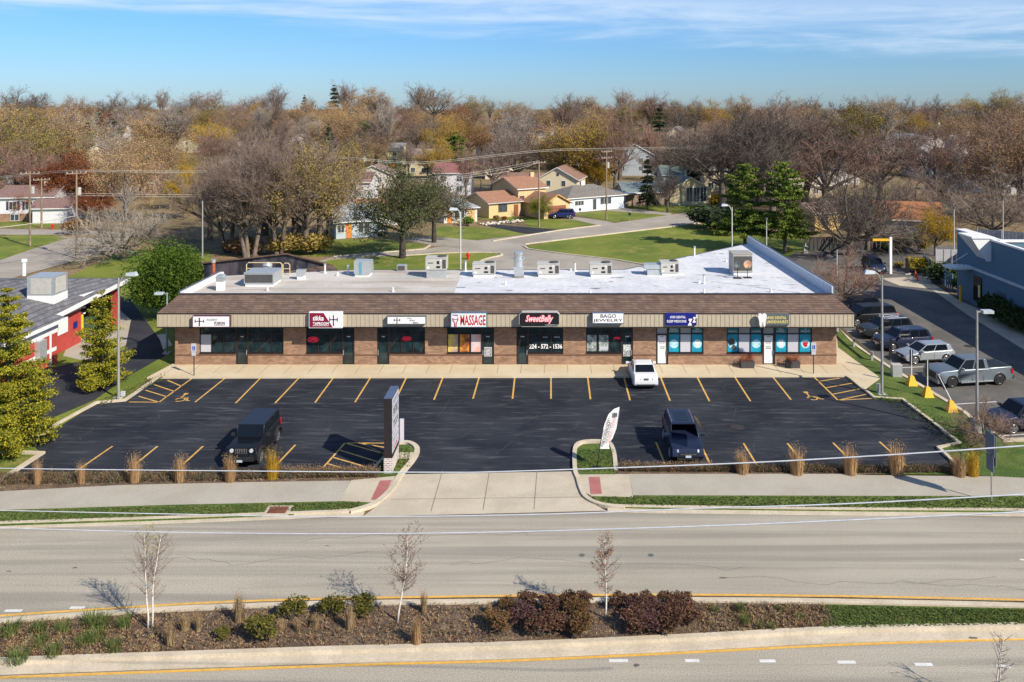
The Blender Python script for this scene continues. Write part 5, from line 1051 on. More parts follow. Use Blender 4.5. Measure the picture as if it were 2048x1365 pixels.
# yellow pyramid bases with narrow banners
for px, py, lean, top, lb in ((1823, 770, 0, 700, 'yellow pyramid base with upright dark banner, farthest of the three'), (1855, 793, 0, 720, 'yellow pyramid base with upright dark banner, middle of the three'), (1902, 822, -.45, 752, 'yellow pyramid base whose dark banner leans left, nearest of the three')):
    p = P(px, py, .1); t = thing('banner_stand', lb, 'banner stand', p, group='yellow banner stands')
    q = MB(); q.hexa([(-.34, -.34, 0), (.34, -.34, 0), (.34, .34, 0), (-.34, .34, 0), (-.13, -.13, .66), (.13, -.13, .66), (.13, .13, .66), (-.13, .13, .66)]); part('base', q, m_yp, t)
    k = (py - top) * p.y / F; q = MB(); q.tube([(0, 0, .7), (lean * (k - .7) * 1.1, 0, k)], .035, 6); part('pole', q, m_signw, t)
    q = MB(); dx = lean * 1.1
    q.hexa([(-.14 + dx * .7, -.02, 1.4), (.1 + dx * .7, -.02, 1.4), (.1 + dx * .7, .02, 1.4), (-.14 + dx * .7, .02, 1.4), (-.14 + dx * (k - .7), -.02, k), (.1 + dx * (k - .7), -.02, k), (.1 + dx * (k - .7), .02, k), (-.14 + dx * (k - .7), .02, k)]); part('banner', q, m_blk, t)
p = P(1793, 753, .1); t = thing('utility_box', 'small grey utility cabinet on the grass beside the dark upright banner', 'utility box', p); q = MB(); q.box(-.35, -.2, 0, .35, .3, .85); part('cabinet', q, m_galv, t); q = MB(); q.box(-.37, -.22, .85, .37, .32, .9); part('lid', q, m_units, t)
p = P(1757, 785, .1); t = thing('utility_box', 'little grey pedestal box left of the right-hand lamp post', 'utility box', p); q = MB(); q.box(-.12, -.1, 0, .12, .1, .55); part('cabinet', q, m_galv, t); q = MB(); q.box(-.13, -.11, .55, .13, .11, .6); part('lid', q, m_galv, t)
p = P(246, 793, .1); t = thing('utility_box', 'little pale pedestal box at the foot of the left lamp post', 'utility box', p); q = MB(); q.box(-.12, -.1, 0, .12, .1, .3); part('cabinet', q, m_film, t); q = MB(); q.box(-.13, -.11, .3, .13, .11, .34); part('lid', q, m_film, t)
p = P(1790, 748); t = thing('sign_banner_pole', 'upright dark narrow banner behind the grey utility cabinet', 'banner', P(1788, 748, .1)); q = MB(); q.tube([(0, .6, -.02), (0, .6, 2.5)], .03, 6); part('pole', q, m_pole, t); q = MB(); q.box(-.12, .57, .9, .1, .63, 2.5); part('banner', q, m_blk, t)
# guard rail
pts = [P(x, y, .1) for x, y in ((1676, 664), (1709, 694), (1745, 722))]
t = thing('guard_rail', 'galvanised guard rail beside the shop end wall and parked dark cars', 'guard rail', pts[0]); q = MB(); pl = [(v - pts[0]) for v in pts]
for i in range(2):
    a, b = pl[i], pl[i + 1]; q.hexa([(a.x, a.y - .04, .4), (b.x, b.y - .04, .4), (b.x, b.y + .04, .4), (a.x, a.y + .04, .4), (a.x, a.y - .04, .72), (b.x, b.y - .04, .72), (b.x, b.y + .04, .72), (a.x, a.y + .04, .72)])
part('rail', q, m_galv, t)
for v in pl: q = MB(); q.box(v.x - .09, v.y + .05, -.05, v.x + .09, v.y + .22, .7); part('post', q, m_galv, t)
# planters
m_char = mat('charcoal_planter', (0.06, 0.055, 0.06), 0.6)
def catch(px, py): pass
# storm grate
p = P(556, 1022, .1); t = thing('storm_grate', 'rusty storm grate set in a concrete frame in the left verge', 'storm grate', (p.x, p.y, .09))
q = MB(); q.box(-.62, -.48, -.05, .62, .48, .045); part('frame', q, m_conc, t); q = MB(); q.box(-.46, -.34, .046, .46, .34, .055); [q.box(-.44 + k * .1, -.33, .056, -.39 + k * .1, .33, .075) for k in range(9)]; part('grate', q, mat('rusted_iron', (0.16, 0.06, 0.035), 0.9, var=0.3), t)
for px, py, lb in ((1164, 1111, 'small dark drain mark on the road, left of two'), (1302, 1111, 'small dark drain mark on the road, right of two')): 
    p = P(px, py); q = MB(); q.cyl(0, 0, .004, .012, .13, 12); o = q.build('manhole_cover', m_ggrey); o.location = p; tag(o, lb, 'manhole cover', 'small covers in the road')
for px, py, r_, lb in ((1937, 693, .38, 'round iron manhole cover in the grey side lot'), (1475, 855, .45, 'dark worn round drain in the sealed parking lot, right half'), (452, 860, .3, 'dark worn round drain in the sealed lot near the black off-roader')):
    p = P(px, py); q = MB(); q.cyl(0, 0, .004, .014, r_, 18); q.cyl(0, 0, .014, .018, r_ * .8, 18); o = q.build('manhole_cover', mat('dark_iron', (0.03, 0.028, 0.028), 0.8)); o.location = p; tag(o, lb, 'manhole cover')
# hydrant, cones, bollards, clearance bar, menu post
def hydrant(px, py, lb, z=0.02):
    p = P(px, py, z); t = thing('fire_hydrant', lb, 'fire hydrant', p); q = MB(); q.cyl(0, 0, 0, .08, .22, 12); q.cyl(0, 0, .08, .72, .16, 12); q.cyl(0, 0, .72, .95, .19, 12, r2=.05); part('barrel', q, m_red2, t); q = MB(); q.tube([(-.3, 0, .55), (.3, 0, .55)], .09, 8); q.tube([(0, -.28, .5), (0, 0, .5)], .1, 8); part('nozzle', q, m_red2, t)
m_red2 = mat('hydrant_red', (0.50, 0.02, 0.02), 0.5); hydrant(936, 519, 'red fire hydrant on the grass tip behind the flat roof'); hydrant(105, 459, 'small red fire hydrant by the far left side street', -.02)
m_org = mat('cone_orange', (0.75, 0.13, 0.03), 0.6)
for px, py, lb in ((1831, 556, 'orange traffic cone at the drive-through kerb, rear of two'), (1835, 562, 'orange traffic cone at the drive-through kerb, front of two')):
    p = P(px, py); t = thing('traffic_cone', lb, 'traffic cone', p, group='cones at the drive-through'); q = MB(); q.box(-.2, -.2, 0, .2, .2, .04); part('base', q, m_org, t); q = MB(); q.cyl(0, 0, .04, .8, .14, 12, r2=.04); part('cone', q, m_org, t)
def bollard(px, py, h, lb, r_=.1): p = P(px, py); t = thing('bollard', lb, 'bollard', p, group='yellow safety bollards'); q = MB(); q.cyl(0, 0, 0, h, r_, 12); part('post', q, m_yp, t); q = MB(); q.ball((0, 0, h), r_, 10, 6); part('domed_top', q, m_yp, t)
bollard(1921, 604, 1.6, 'tall yellow bollard by the blue bank wall window', .13); bollard(1782, 533, 1.0, 'yellow bollard at the clearance bar post'); bollard(1874, 548, .8, 'short yellow bollard by the dark hedge at the bank'); bollard(164, 678, 2.0, 'tall yellow bollard by the red building corner', .12)
p = P(1781, 548); t = thing('clearance_bar', 'white post with a hanging yellow clearance bar over the drive-through', 'clearance bar', p); q = MB(); q.box(-.14, -.14, -.02, .14, .14, 4.4); part('post', q, m_signw, t); q = MB(); q.box(-2.15, -.12, 3.95, .0 - .145, .12, 4.2); part('bar', q, m_yp, t); q = MB(); [q.tube([(x, 0, 3.95), (x, 0, 3.2)], .015, 4) for x in (-1.7, -1.2)]; part('chains', q, m_pole, t)
p = P(1814, 549); t = thing('menu_speaker', 'dark slim order post beside the yellow bush', 'order post', p); q = MB(); q.box(-.15, -.12, 0, .15, .12, 1.9); part('post', q, m_blk, t); q = MB(); q.box(-.3, -.3, -.02, .5, .3, .1); part('base', q, m_cb, t)
for px, py, lb in ((1160, 432, 'small dark mailbox on the lawn before the garage drive'), (1259, 442, 'small dark mailbox on the lawn below the white bungalow')):
    p = P(px, py); t = thing('mailbox', lb, 'mailbox', p); q = MB(); q.box(-.06, -.06, 0, .06, .06, 1.0); part('post', q, m_wood, t); q = MB(); q.box(-.2, -.35, 1.0, .2, .3, 1.35); part('box', q, m_blk, t)
# ---------------------------------------------------------------- red building, left
m_rw = mat('red_painted_brick', (0.40, 0.055, 0.045), 0.7, var=0.12, scale=3); m_gsh = brick_mat('grey_shingle', (0.19, 0.19, 0.205), (0.13, 0.13, 0.14), (0.07, 0.07, 0.075), .5, .14, .4, .012)
rb = thing('red_building', 'red painted building with white bands and a grey shingle roof at the left edge', 'building', (-39, 50, 0))
q = MB(); q.box(-26, -14, -.05, 0, 17.2, 3.35); q.box(-26, 17.4, -.05, -1.2, 22.7, 3.6); q.box(-26, 22.71, -.05, -14, 29, 3.6); q.box(-1.5, 28.2, -.05, -1.0, 28.9, 3.6); q.box(-14, 28.2, -.05, -13.4, 28.9, 3.6)
part('wall', q, m_rw, rb)
q = MB(); q.box(-.01, -14, 1.0, .02, 17.0, 1.3); q.box(-.01, -14, 2.4, .03, 17.23, 3.34); q.box(-3, 17.18, 2.4, .03, 17.23, 3.34); q.box(-.01, 16.1, .0, .05, 16.3, 2.75)
q.box(-1.22, 17.4, 2.9, -1.17, 22.72, 3.55); part('white_band', q, m_white, rb)
q = MB(); q.box(-14, 22.75, 3.3, -1.0, 29.2, 4.0); part('canopy_fascia', q, m_white, rb)
q = MB(); q.box(-13.9, 28.95, -.05, -1.1, 29.05, 3.5); part('bay_shade_panel', q, mat('bay_shade_dark', (0.05, 0.05, 0.055), .9), rb)  # dark sheet painted as the shade inside the open bay
for z_ in (2.1, 2.6): q = MB(); q.box(-5.5, 24.0, z_, -1.6, 24.15, z_ + .12); part('bay_rail', q, m_white, rb)
q = MB(); zr = 5.9
E = [(.5, -14.5, 3.36), (.5, 17.6, 3.36), (-.4, 17.6, 3.5), (-.5, 29.5, 4.02), (-26, 29.5, 4.02), (-26, -14.5, 3.36)]
R_ = [(-11, -3, zr), (-11, 19, zr), (-26, 19, zr), (-26, -3, zr)]
q.face([(.5, -14.5, 3.42), (.5, 17.6, 3.42), (-11, 19, zr), (-11, -3, zr)]); q.face([(-.5, 17.6, 3.55), (-.4, 29.5, 4.1), (-11, 19, zr)]); q.face([(.5, 17.6, 3.42), (-.5, 17.6, 3.55), (-11, 19, zr)]); q.face([(-.4, 29.5, 4.1), (-26, 29.5, 4.1), (-26, 19, zr), (-11, 19, zr)]); q.face([(-11, -3, zr), (-11, 19, zr), (-26, 19, zr), (-26, -3, zr)]); q.face([(-26, -14.5, 3.42), (.5, -14.5, 3.42), (-11, -3, zr), (-26, -3, zr)])
part('roof', q, m_gsh, rb)
q = MB(); q.hexa([(.42, -14.5, 3.2), (.56, -14.5, 3.2), (.56, 17.65, 3.2), (.42, 17.65, 3.2), (.42, -14.5, 3.44), (.56, -14.5, 3.44), (.56, 17.65, 3.44), (.42, 17.65, 3.44)]); q.hexa([(-.5, 17.66, 3.25), (-.34, 17.66, 3.25), (-.34, 29.6, 3.8), (-.5, 29.6, 3.8), (-.5, 17.66, 3.58), (-.34, 17.66, 3.58), (-.34, 29.6, 4.12), (-.5, 29.6, 4.12)]); part('eave_trim', q, m_white, rb)
q = MB(); q.box(-1.18, 18.6, 1.5, -1.12, 20.6, 2.8); part('notice_panel', q, m_white, rb); q = MB(); q.box(-1.18, 21.5, 1.5, -1.1, 22.0, 2.0); part('sign', q, m_navy, rb)
q = MB(); q.box(-.0, 14.2, .9, .4, 15.1, 2.4); part('meter_box', q, m_galv, rb)
q = MB(); q.box(-.0, 4.0, .1, .04, 6.0, 1.0); part('window', q, m_cg, rb)
t = thing('rooftop_air_unit', 'big pale boxy cooler unit on the grey shingle roof at left', 'air conditioner', (-40.6, 63.5, 3.9)); q = MB(); q.box(-1.1, -.9, -.6, 1.1, 1.1, .45); part('curb', q, m_white, t); q = MB(); q.box(-1.1, -.9, .45, 1.1, 1.1, 2.0); part('cabinet', q, m_galv, t); q = MB(); q.box(-.8, -.93, .55, .85, -.901, 1.85); q.box(1.101, -.6, .6, 1.13, .8, 1.85); part('grille', q, m_units, t)
t.location = Vector((P(88, 600, 4.2).x, P(88, 600, 4.2).y + .4, 4.2))
p = P(48, 545, 5.6); t = thing('roof_vent', 'white round stack on the grey shingle roof at left', 'vent pipe', p); q = MB(); q.cyl(0, 0, -.3, .9, .16, 12); q.cyl(0, 0, .9, 1.15, .26, 12); part('pipe', q, m_white, t)
t = thing('cargo_bins', 'green and dark utility cabinets behind the left pine', 'utility cabinets', P(178, 668)); q = MB(); q.box(-.8, 0, 0, .4, .9, 1.3); part('cabinet', q, mat('green_cabinet', (0.06, 0.11, 0.07), 0.6), t); q = MB(); q.box(.5, .1, 0, 1.0, .7, 1.1); part('cabinet', q, m_units, t); q = MB(); q.box(-2.0, .2, 0, -1.2, .9, 1.1); part('bin', q, mat('blue_bin', (0.02, 0.07, 0.25), 0.5), t)
# ---------------------------------------------------------------- blue-grey building, right
bk = thing('bank_building', 'slate blue single storey building with white parapet caps and drive-up window at right', 'building', (43, 90, 0))
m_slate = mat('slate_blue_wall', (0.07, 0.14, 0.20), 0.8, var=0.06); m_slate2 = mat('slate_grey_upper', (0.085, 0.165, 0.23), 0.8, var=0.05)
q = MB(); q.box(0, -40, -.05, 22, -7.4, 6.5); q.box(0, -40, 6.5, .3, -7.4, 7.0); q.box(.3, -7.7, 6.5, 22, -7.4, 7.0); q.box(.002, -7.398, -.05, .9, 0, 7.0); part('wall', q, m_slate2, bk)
q = MB(); q.face([(.3, -40, 6.503), (22, -40, 6.503), (22, -7.7, 6.503), (.3, -7.7, 6.503)]); part('flat_roof', q, mat('dull_maroon_roof', (0.10, 0.06, 0.06), .9), bk)
q = MB(); q.box(-.08, -40.2, 7.0, .32, -7.39, 7.16); q.box(.41, -7.8, 7.0, 22, -7.39, 7.22); q.box(-.08, -7.38, 7.0, 1.0, .2, 7.16); part('parapet_cap', q, m_white, bk)
q = MB(); q.box(-.14, -40, 3.55, -.003, -2, 3.8); part('band', q, mat('pale_band', (0.42, 0.48, 0.54), 0.6), bk)
q = MB(); q.hexa([(-.5, -7.0, 5.0), (-.003, -7.0, 5.0), (-.003, -4.2, 5.0), (-.003, -6.9, 5.0), (-1.9, -7.0, 7.23), (-.003, -7.0, 7.23), (-.003, -4.2, 7.23), (-1.9, -4.3, 7.23)]); q.box(-1.95, -7.1, 7.24, .3, -4.2, 7.40); part('corner_canopy', q, m_white, bk)
q = MB(); q.box(-.08, -5.2, .5, -.004, -3.6, 3.0); part('window', q, m_cg, bk); q = MB(); q.box(-.1, -5.0, 1.0, -.085, -4.6, 2.2); part('window_notice', q, m_gold, bk)
q = MB(); q.box(-.05, -9.6, 0, -.004, -8.2, 2.4); dd = part('door', q, mat('slate_door', (0.05, 0.09, 0.12), 0.5), bk); q = MB(); q.tube([(-.06, -9.5, .3), (-.06, -8.3, 1.4)], .03, 4); q.tube([(-.06, -8.3, .3), (-.06, -9.5, 1.4), (-.06, -8.3, 2.3)], .03, 4); part('lattice', q, m_slate2, dd)
q = MB(); q.box(-2.3, -3.4, 3.5, -.15, -1.5, 3.7); part('window_canopy', q, m_white, bk); q = MB(); q.tube([(-2.2, -2.4, 3.7), (-.02, -2.4, 5.0)], .04, 5); part('canopy_rod', q, m_signw, bk)
# fences
def fence(pts, h, label, m, slat=.28, cap=True, z=0, name='board_fence'):
    c = Vector(pts[0]); t = thing(name, label, 'fence', c); q = MB(); pp = MB(); alt = 0
    for a, b in zip(pts, pts[1:]):
        a, b = Vector(a) - c, Vector(b) - c; n = max(2, int((b - a).length / slat))
        nd = Vector((-(b - a).y, (b - a).x, 0)).normalized()
        for k in range(n):
            u, v = a.lerp(b, (k + .04) / n), a.lerp(b, (k + .96) / n); o_ = nd * (.04 if k % 2 else -.04); g = nd * .012
            q.hexa([tuple(u + o_ - g), tuple(v + o_ - g), tuple(v + o_ + g), tuple(u + o_ + g)] + [(w_.x, w_.y, w_.z + h) for w_ in (u + o_ - g, v + o_ - g, v + o_ + g, u + o_ + g)])
        m_ = max(1, int((b - a).length / 2.6))
        for k in range(m_ + 1): u = a.lerp(b, k / m_); pp.box(u.x - .07, u.y - .07, u.z - .05, u.x + .07, u.y + .07, u.z + h + .1)
    part('board_panel', q, m, t); part('posts', pp, m, t)['kind'] = 'stuff'
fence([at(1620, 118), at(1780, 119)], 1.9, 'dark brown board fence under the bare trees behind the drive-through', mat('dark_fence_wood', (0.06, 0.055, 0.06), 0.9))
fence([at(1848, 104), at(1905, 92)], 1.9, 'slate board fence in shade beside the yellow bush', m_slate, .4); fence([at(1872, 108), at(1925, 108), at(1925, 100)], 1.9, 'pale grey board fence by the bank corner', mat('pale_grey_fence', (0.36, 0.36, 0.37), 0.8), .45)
fence([at(1955, 124), at(2160, 116)], 2.2, 'long pale grey board fence above the bank roof at the right edge', mat('pale_grey_fence', (0.36, 0.36, 0.37)), .45)

# ---------------------------------------------------------------- houses
HC = {}
def wallm(c): 
    k = 'house_wall_%03d_%03d_%03d' % tuple(int(v * 255) for v in c); return mat(k, c, 0.75, var=0.05)
def roofm(c): k = 'house_roof_%03d_%03d_%03d' % tuple(int(v * 255) for v in c); return mat(k, c, 0.9, var=0.18, scale=2.5, detail=8)
m_hw = mat('house_window_glass', (0.05, 0.065, 0.08), 0.1, spec=0.8, var=.3); m_trimw = mat('house_trim_white', (0.68, 0.68, 0.66), 0.6, var=.03)
def hblock(root, x0, y0, w_, d, h, rh, wc, rc, style='u', trim=None, z=0, ov=.45):
    """style u: ridge along the front; v: gable faces the front; hip"""
    wm, rm = wallm(wc), roofm(rc); tm = trim or m_trimw; q = MB(); x1, y1 = x0 + w_, y0 + d; zt = z + h
    q.box(x0, y0, z - .4, x1, y1, zt)
    if style == 'u': yc = y0 + d / 2; [q.face(f_) for f_ in ([(x0, y0, zt), (x0, yc, zt + rh), (x0, y1, zt)], [(x1, y0, zt), (x1, y1, zt), (x1, yc, zt + rh)])]
    if style == 'v': xc = x0 + w_ / 2; [q.face(f_) for f_ in ([(x0, y0, zt), (x1, y0, zt), (xc, y0, zt + rh)], [(x0, y1, zt), (xc, y1, zt + rh), (x1, y1, zt)])]
    part('wall', q, wm, root)
    q = MB(); o = ov; t = .16
    def slab(a, b, c_, d_):
        q.face([a, b, c_, d_], 0); lo = [(p_[0], p_[1], p_[2] - t) for p_ in (a, b, c_, d_)]; q.face(lo[::-1], 1); P4 = [a, b, c_, d_]
        for i in range(4): j = (i + 1) % 4; q.face([lo[i], lo[j], P4[j], P4[i]], 1)
    if style == 'u':
        k = rh / (d / 2); ze = zt - k * o + t; yc = y0 + d / 2; zr_ = zt + rh + t
        slab((x0 - o, y0 - o, ze), (x1 + o, y0 - o, ze), (x1 + o, yc, zr_), (x0 - o, yc, zr_)); slab((x1 + o, y1 + o, ze), (x0 - o, y1 + o, ze), (x0 - o, yc, zr_), (x1 + o, yc, zr_))
    elif style == 'v':
        k = rh / (w_ / 2); ze = zt - k * o + t; xc = x0 + w_ / 2; zr_ = zt + rh + t
        slab((x0 - o, y1 + o, ze), (x0 - o, y0 - o, ze), (xc, y0 - o, zr_), (xc, y1 + o, zr_)); slab((x1 + o, y0 - o, ze), (x1 + o, y1 + o, ze), (xc, y1 + o, zr_), (xc, y0 - o, zr_))
    else:
        zr_ = zt + rh; a, b, c_, d_ = (x0 - o, y0 - o, zt), (x1 + o, y0 - o, zt), (x1 + o, y1 + o, zt), (x0 - o, y1 + o, zt); i_ = min(d, w_) / 2; e, f = (x0 + i_, y0 + d / 2, zr_), (x1 - i_, y0 + d / 2, zr_)
        for fc in ([a, b, f, e], [b, c_, f], [c_, d_, e, f], [d_, a, e]): q.face(fc, 0)
        q.box(x0 - o, y0 - o, zt - t, x1 + o, y1 + o, zt - .004, 1)
    return part('roof', q, [rm, tm], root)
def win(root, side, s, z, w_, h, x0=0, y0=0, w=0, d=0, fr=None, name='window', pane=None, bars=1):
    """side f/l/r on a block with origin x0,y0 and size w,d"""
    fm = fr or m_trimw; pm = pane or m_hw; q = MB(); g = MB()
    if side == 'f': q.box(x0 + s - .08, y0 - .05, z - .08, x0 + s + w_ + .08, y0 - .003, z + h + .08); g.box(x0 + s, y0 - .07, z, x0 + s + w_, y0 - .052, z + h)
    elif side == 'l': q.box(x0 - .05, y0 + s - .08, z - .08, x0 - .003, y0 + s + w_ + .08, z + h + .08); g.box(x0 - .07, y0 + s, z, x0 - .052, y0 + s + w_, z + h)
    else: q.box(x0 + w + .003, y0 + s - .08, z - .08, x0 + w + .05, y0 + s + w_ + .08, z + h + .08); g.box(x0 + w + .052, y0 + s, z, x0 + w + .07, y0 + s + w_, z + h)
    if side == 'f' and bars:
        for k in range(1, int(w_ / .9) + 1): xx = x0 + s + w_ * k / (int(w_ / .9) + 1); q.box(xx - .03, y0 - .09, z, xx + .03, y0 - .071, z + h)
    o = part(name, q, fm, root); part('pane', g, pm, o); return o
def chimney(root, x, y, z0, z1, m): q = MB(); q.box(x, y, z0, x + .8, y + .6, z1); part('chimney', q, m, root)
YW, YR = (0.56, 0.42, 0.22), (0.29, 0.15, 0.095); m_brn = mat('brown_door', (0.22, 0.07, 0.035), 0.6); TH = radians(34)
p = P(978, 437); h1 = thing('split_level_house', 'yellow split-level house with orange brown roofs and a brown garage door', 'house', p, TH)
hblock(h1, 0, 0, 6.6, 8.5, 2.7, 1.5, YW, YR); hblock(h1, 6.62, .8, 6.0, 9.5, 4.8, 1.7, YW, YR)
win(h1, 'f', 2.0, 1.0, 1.7, 1.3, fr=m_brn); win(h1, 'f', .35, 2.4, .9, 1.0, 6.62, .8, fr=m_brn)
q = MB(); q.box(5.2, -.06, 0, 6.1, -.003, 2.1); part('door', q, m_brn, h1)
pg = P(1088, 438.5); hblock_root = h1
lx = (pg - p); gx = lx.x * cos(TH) + lx.y * sin(TH); gy = -lx.x * sin(TH) + lx.y * cos(TH)
hblock(h1, gx, gy, 5.6, 7.5, 2.6, 1.5, YW, YR, 'v', trim=mat('amber_trim', (0.62, 0.33, 0.10), 0.6))
q = MB(); q.box(gx + .9, gy - .06, 0, gx + 4.7, gy - .003, 2.2); gd = part('garage_door', q, mat('brown_garage_door', (0.24, 0.09, 0.05), 0.6, var=.1), h1)
for zz_ in (.55, 1.1, 1.65): q = MB(); q.box(gx + .9, gy - .068, zz_ - .02, gx + 4.7, gy - .061, zz_ + .02); part('panel_line', q, m_blk, gd)
chimney(h1, 12.0, 5.0, 5.5, 7.3, wallm(YW))
p = P(1136, 426); h2 = thing('white_bungalow', 'long white bungalow with a grey hipped roof and open carport', 'house', p, TH)
hblock(h2, 0, 0, 13.4, 8.5, 2.7, 1.9, (0.60, 0.66, 0.76), (0.17, 0.155, 0.14), 'hip'); win(h2, 'f', 1.6, 1.25, 2.0, .8); win(h2, 'f', 7.6, 1.1, 2.6, 1.2); win(h2, 'f', 5.8, .2, .8, 2.0, name='door')
q = MB(); q.box(13.45, -.2, 2.55, 17.6, 8.2, 2.75); part('carport_roof', q, m_trimw, h2); q = MB(); [q.box(x, y, -.1, x + .15, y + .15, 2.54) for x, y in ((13.6, 0), (17.3, 0), (17.3, 7.8))]; q.box(13.5, 8, -.1, 17.6, 8.2, 2.54); part('carport_frame', q, mat('navy_carport', (0.04, 0.05, 0.12), .7), h2); chimney(h2, 6, 4, 4.2, 5.3, m_trimw)
p = P(672, 478); h3 = thing('blue_bungalow', 'small pale blue bungalow with grey roof and orange door behind the left clump', 'house', p, radians(25))
hblock(h3, 0, 0, 6.3, 7, 2.6, 1.9, (0.38, 0.46, 0.52), (0.25, 0.28, 0.33)); win(h3, 'f', 3.4, .8, 1.6, 1.3); q = MB(); q.box(1.5, -.06, 0, 2.4, -.003, 2.1); part('door', q, mat('orange_door', (.55, .2, .05)), h3)
win(h3, 'f', .3, .9, .9, 1.1)
p = P(888, 447); h4 = thing('grey_roof_bungalow', 'low bungalow with pale grey hipped roof just left of the yellow house', 'house', p, radians(25)); hblock(h4, 0, 0, 6, 7.5, 2.5, 1.7, (0.60, 0.58, 0.5), (0.28, 0.31, 0.34), 'hip'); win(h4, 'f', 1.9, .8, 1.7, 1.2); q = MB(); q.box(.6, -.06, 0, 1.4, -.003, 2.1); part('door', q, mat('orange_door', (.55, .2, .05)), h4)
q = MB(); q.box(4.3, -.02, .0, 5.6, -.004, 2.2); part('timber_panel', q, wallm((.55, .38, .16)), h4)
p = P(715, 452); hx_ = thing('small_house', 'low house with orange brown roof and white front half hidden by branches', 'house', p, radians(15)); hblock(hx_, 0, 0, 8, 7, 2.5, 1.5, (0.6, 0.6, 0.58), (0.30, 0.15, 0.09)); win(hx_, 'f', 1, .8, 2, 1.2)
p = P(1075, 402); h5 = thing('gabled_house', 'tan gabled house with tree shadows behind the yellow one', 'house', p, radians(-12)); hblock(h5, 0, 0, 8.5, 10, 4.6, 2.4, (0.62, 0.54, 0.36), (0.22, 0.13, 0.10), 'v'); [win(h5, 'f', s, z_, .8, 1.1) for s, z_ in ((1.8, .6), (5.6, .9), (5.2, 3.2), (2.0, 3.2))]; q = MB(); q.box(4.1, -.06, 5.3, 4.6, -.003, 5.9); part('attic_vent', q, m_hw, h5)
hblock(h5, -9, 3, 9, 7, 3.4, 1.8, (0.60, 0.54, 0.40), (0.22, 0.13, 0.10))
p = P(1340, 412); h6 = thing('big_window_house', 'green-roofed house with tall white-framed windows among dark spruces', 'house', p, radians(8)); hblock(h6, 0, 0, 8.5, 9, 3.2, 2.4, (0.55, 0.48, 0.30), (0.10, 0.15, 0.15), 'v'); [win(h6, 'f', s, .8, 1.2, 2.8) for s in (3.4, 4.9, 6.3)]; hblock(h6, -9, 1, 9, 8, 2.7, 1.6, (0.30, 0.22, 0.16), (0.15, 0.19, 0.2)); hblock(h6, 1, 8.5, 7, 5, 5.6, 1.6, (.45, .45, .42), (.1, .15, .15))
p = P(1408, 384); h7 = thing('cream_house', 'cream two-storey house mottled with branch shadows behind the pines', 'house', p, 0); hblock(h7, 0, 0, 8, 8, 5.2, 1.8, (0.62, 0.56, 0.38), (0.16, 0.15, 0.14)); [win(h7, 'f', s, z_, 1.2, 1.2) for s in (1, 5.4) for z_ in (.9, 3.5)]
p = P(-6, 444); h8 = thing('siding_house', 'pale siding house with brown roof and purple shutters at the far left edge', 'house', p, radians(8)); hblock(h8, 0, 0, 9, 8, 4.2, 1.6, (0.62, 0.63, 0.66), (0.19, 0.12, 0.11)); hblock(h8, 7.0, -3, 5.5, 6, 2.6, 1.3, (0.62, 0.63, 0.66), (0.19, 0.12, 0.11)); [win(h8, 'f', s, 2.1, 1.1, 1.3) for s in (2.0, 4.6)]; win(h8, 'f', 2.2, .2, 1.3, 1.0); chimney(h8, 6, 3.5, 4.6, 6.6, wallm((.6, .5, .4)))
q = MB(); q.box(-.02, -.03, -.1, 6.9, -.002, 1.35); part('brick_base', q, m_brick, h8)
for s in (1.5, 3.3, 4.1, 5.9): q = MB(); q.box(s, -.07, 2.0, s + .35, -.004, 3.5); part('shutter', q, mat('plum_shutter', (.06, .03, .09)), h8)
p = P(1630, 462); h9 = thing('ranch_house', 'long tan ranch house behind the dark fence at right', 'house', p, radians(24)); hblock(h9, 0, 0, 11, 7, 2.8, 1.2, (0.60, 0.42, 0.18), (0.2, 0.13, 0.10)); [win(h9, 'f', s, 1, 1.2, 1.1, fr=m_brn) for s in (1.4, 4.8, 8.4)]
p = P(1755, 470); h10 = thing('gable_end_house', 'pinkish gable-end house with rusty brown roof behind the bank', 'house', p, radians(-16)); hblock(h10, 0, 0, 9.2, 7.5, 2.6, 2.2, (0.34, 0.29, 0.24), (0.30, 0.13, 0.06)); win(h10, 'f', 3, .9, 1.1, 1.1)
p0 = at(1867, 118, 0)
q = MB(); part('gable_wall', (q.face([(9.23, .0, -.1), (9.23, 7.5, -.1), (9.23, 7.5, 2.6), (9.23, 3.75, 4.8), (9.23, 0, 2.6)]), q)[1], wallm((0.62, 0.50, 0.42)), h10)
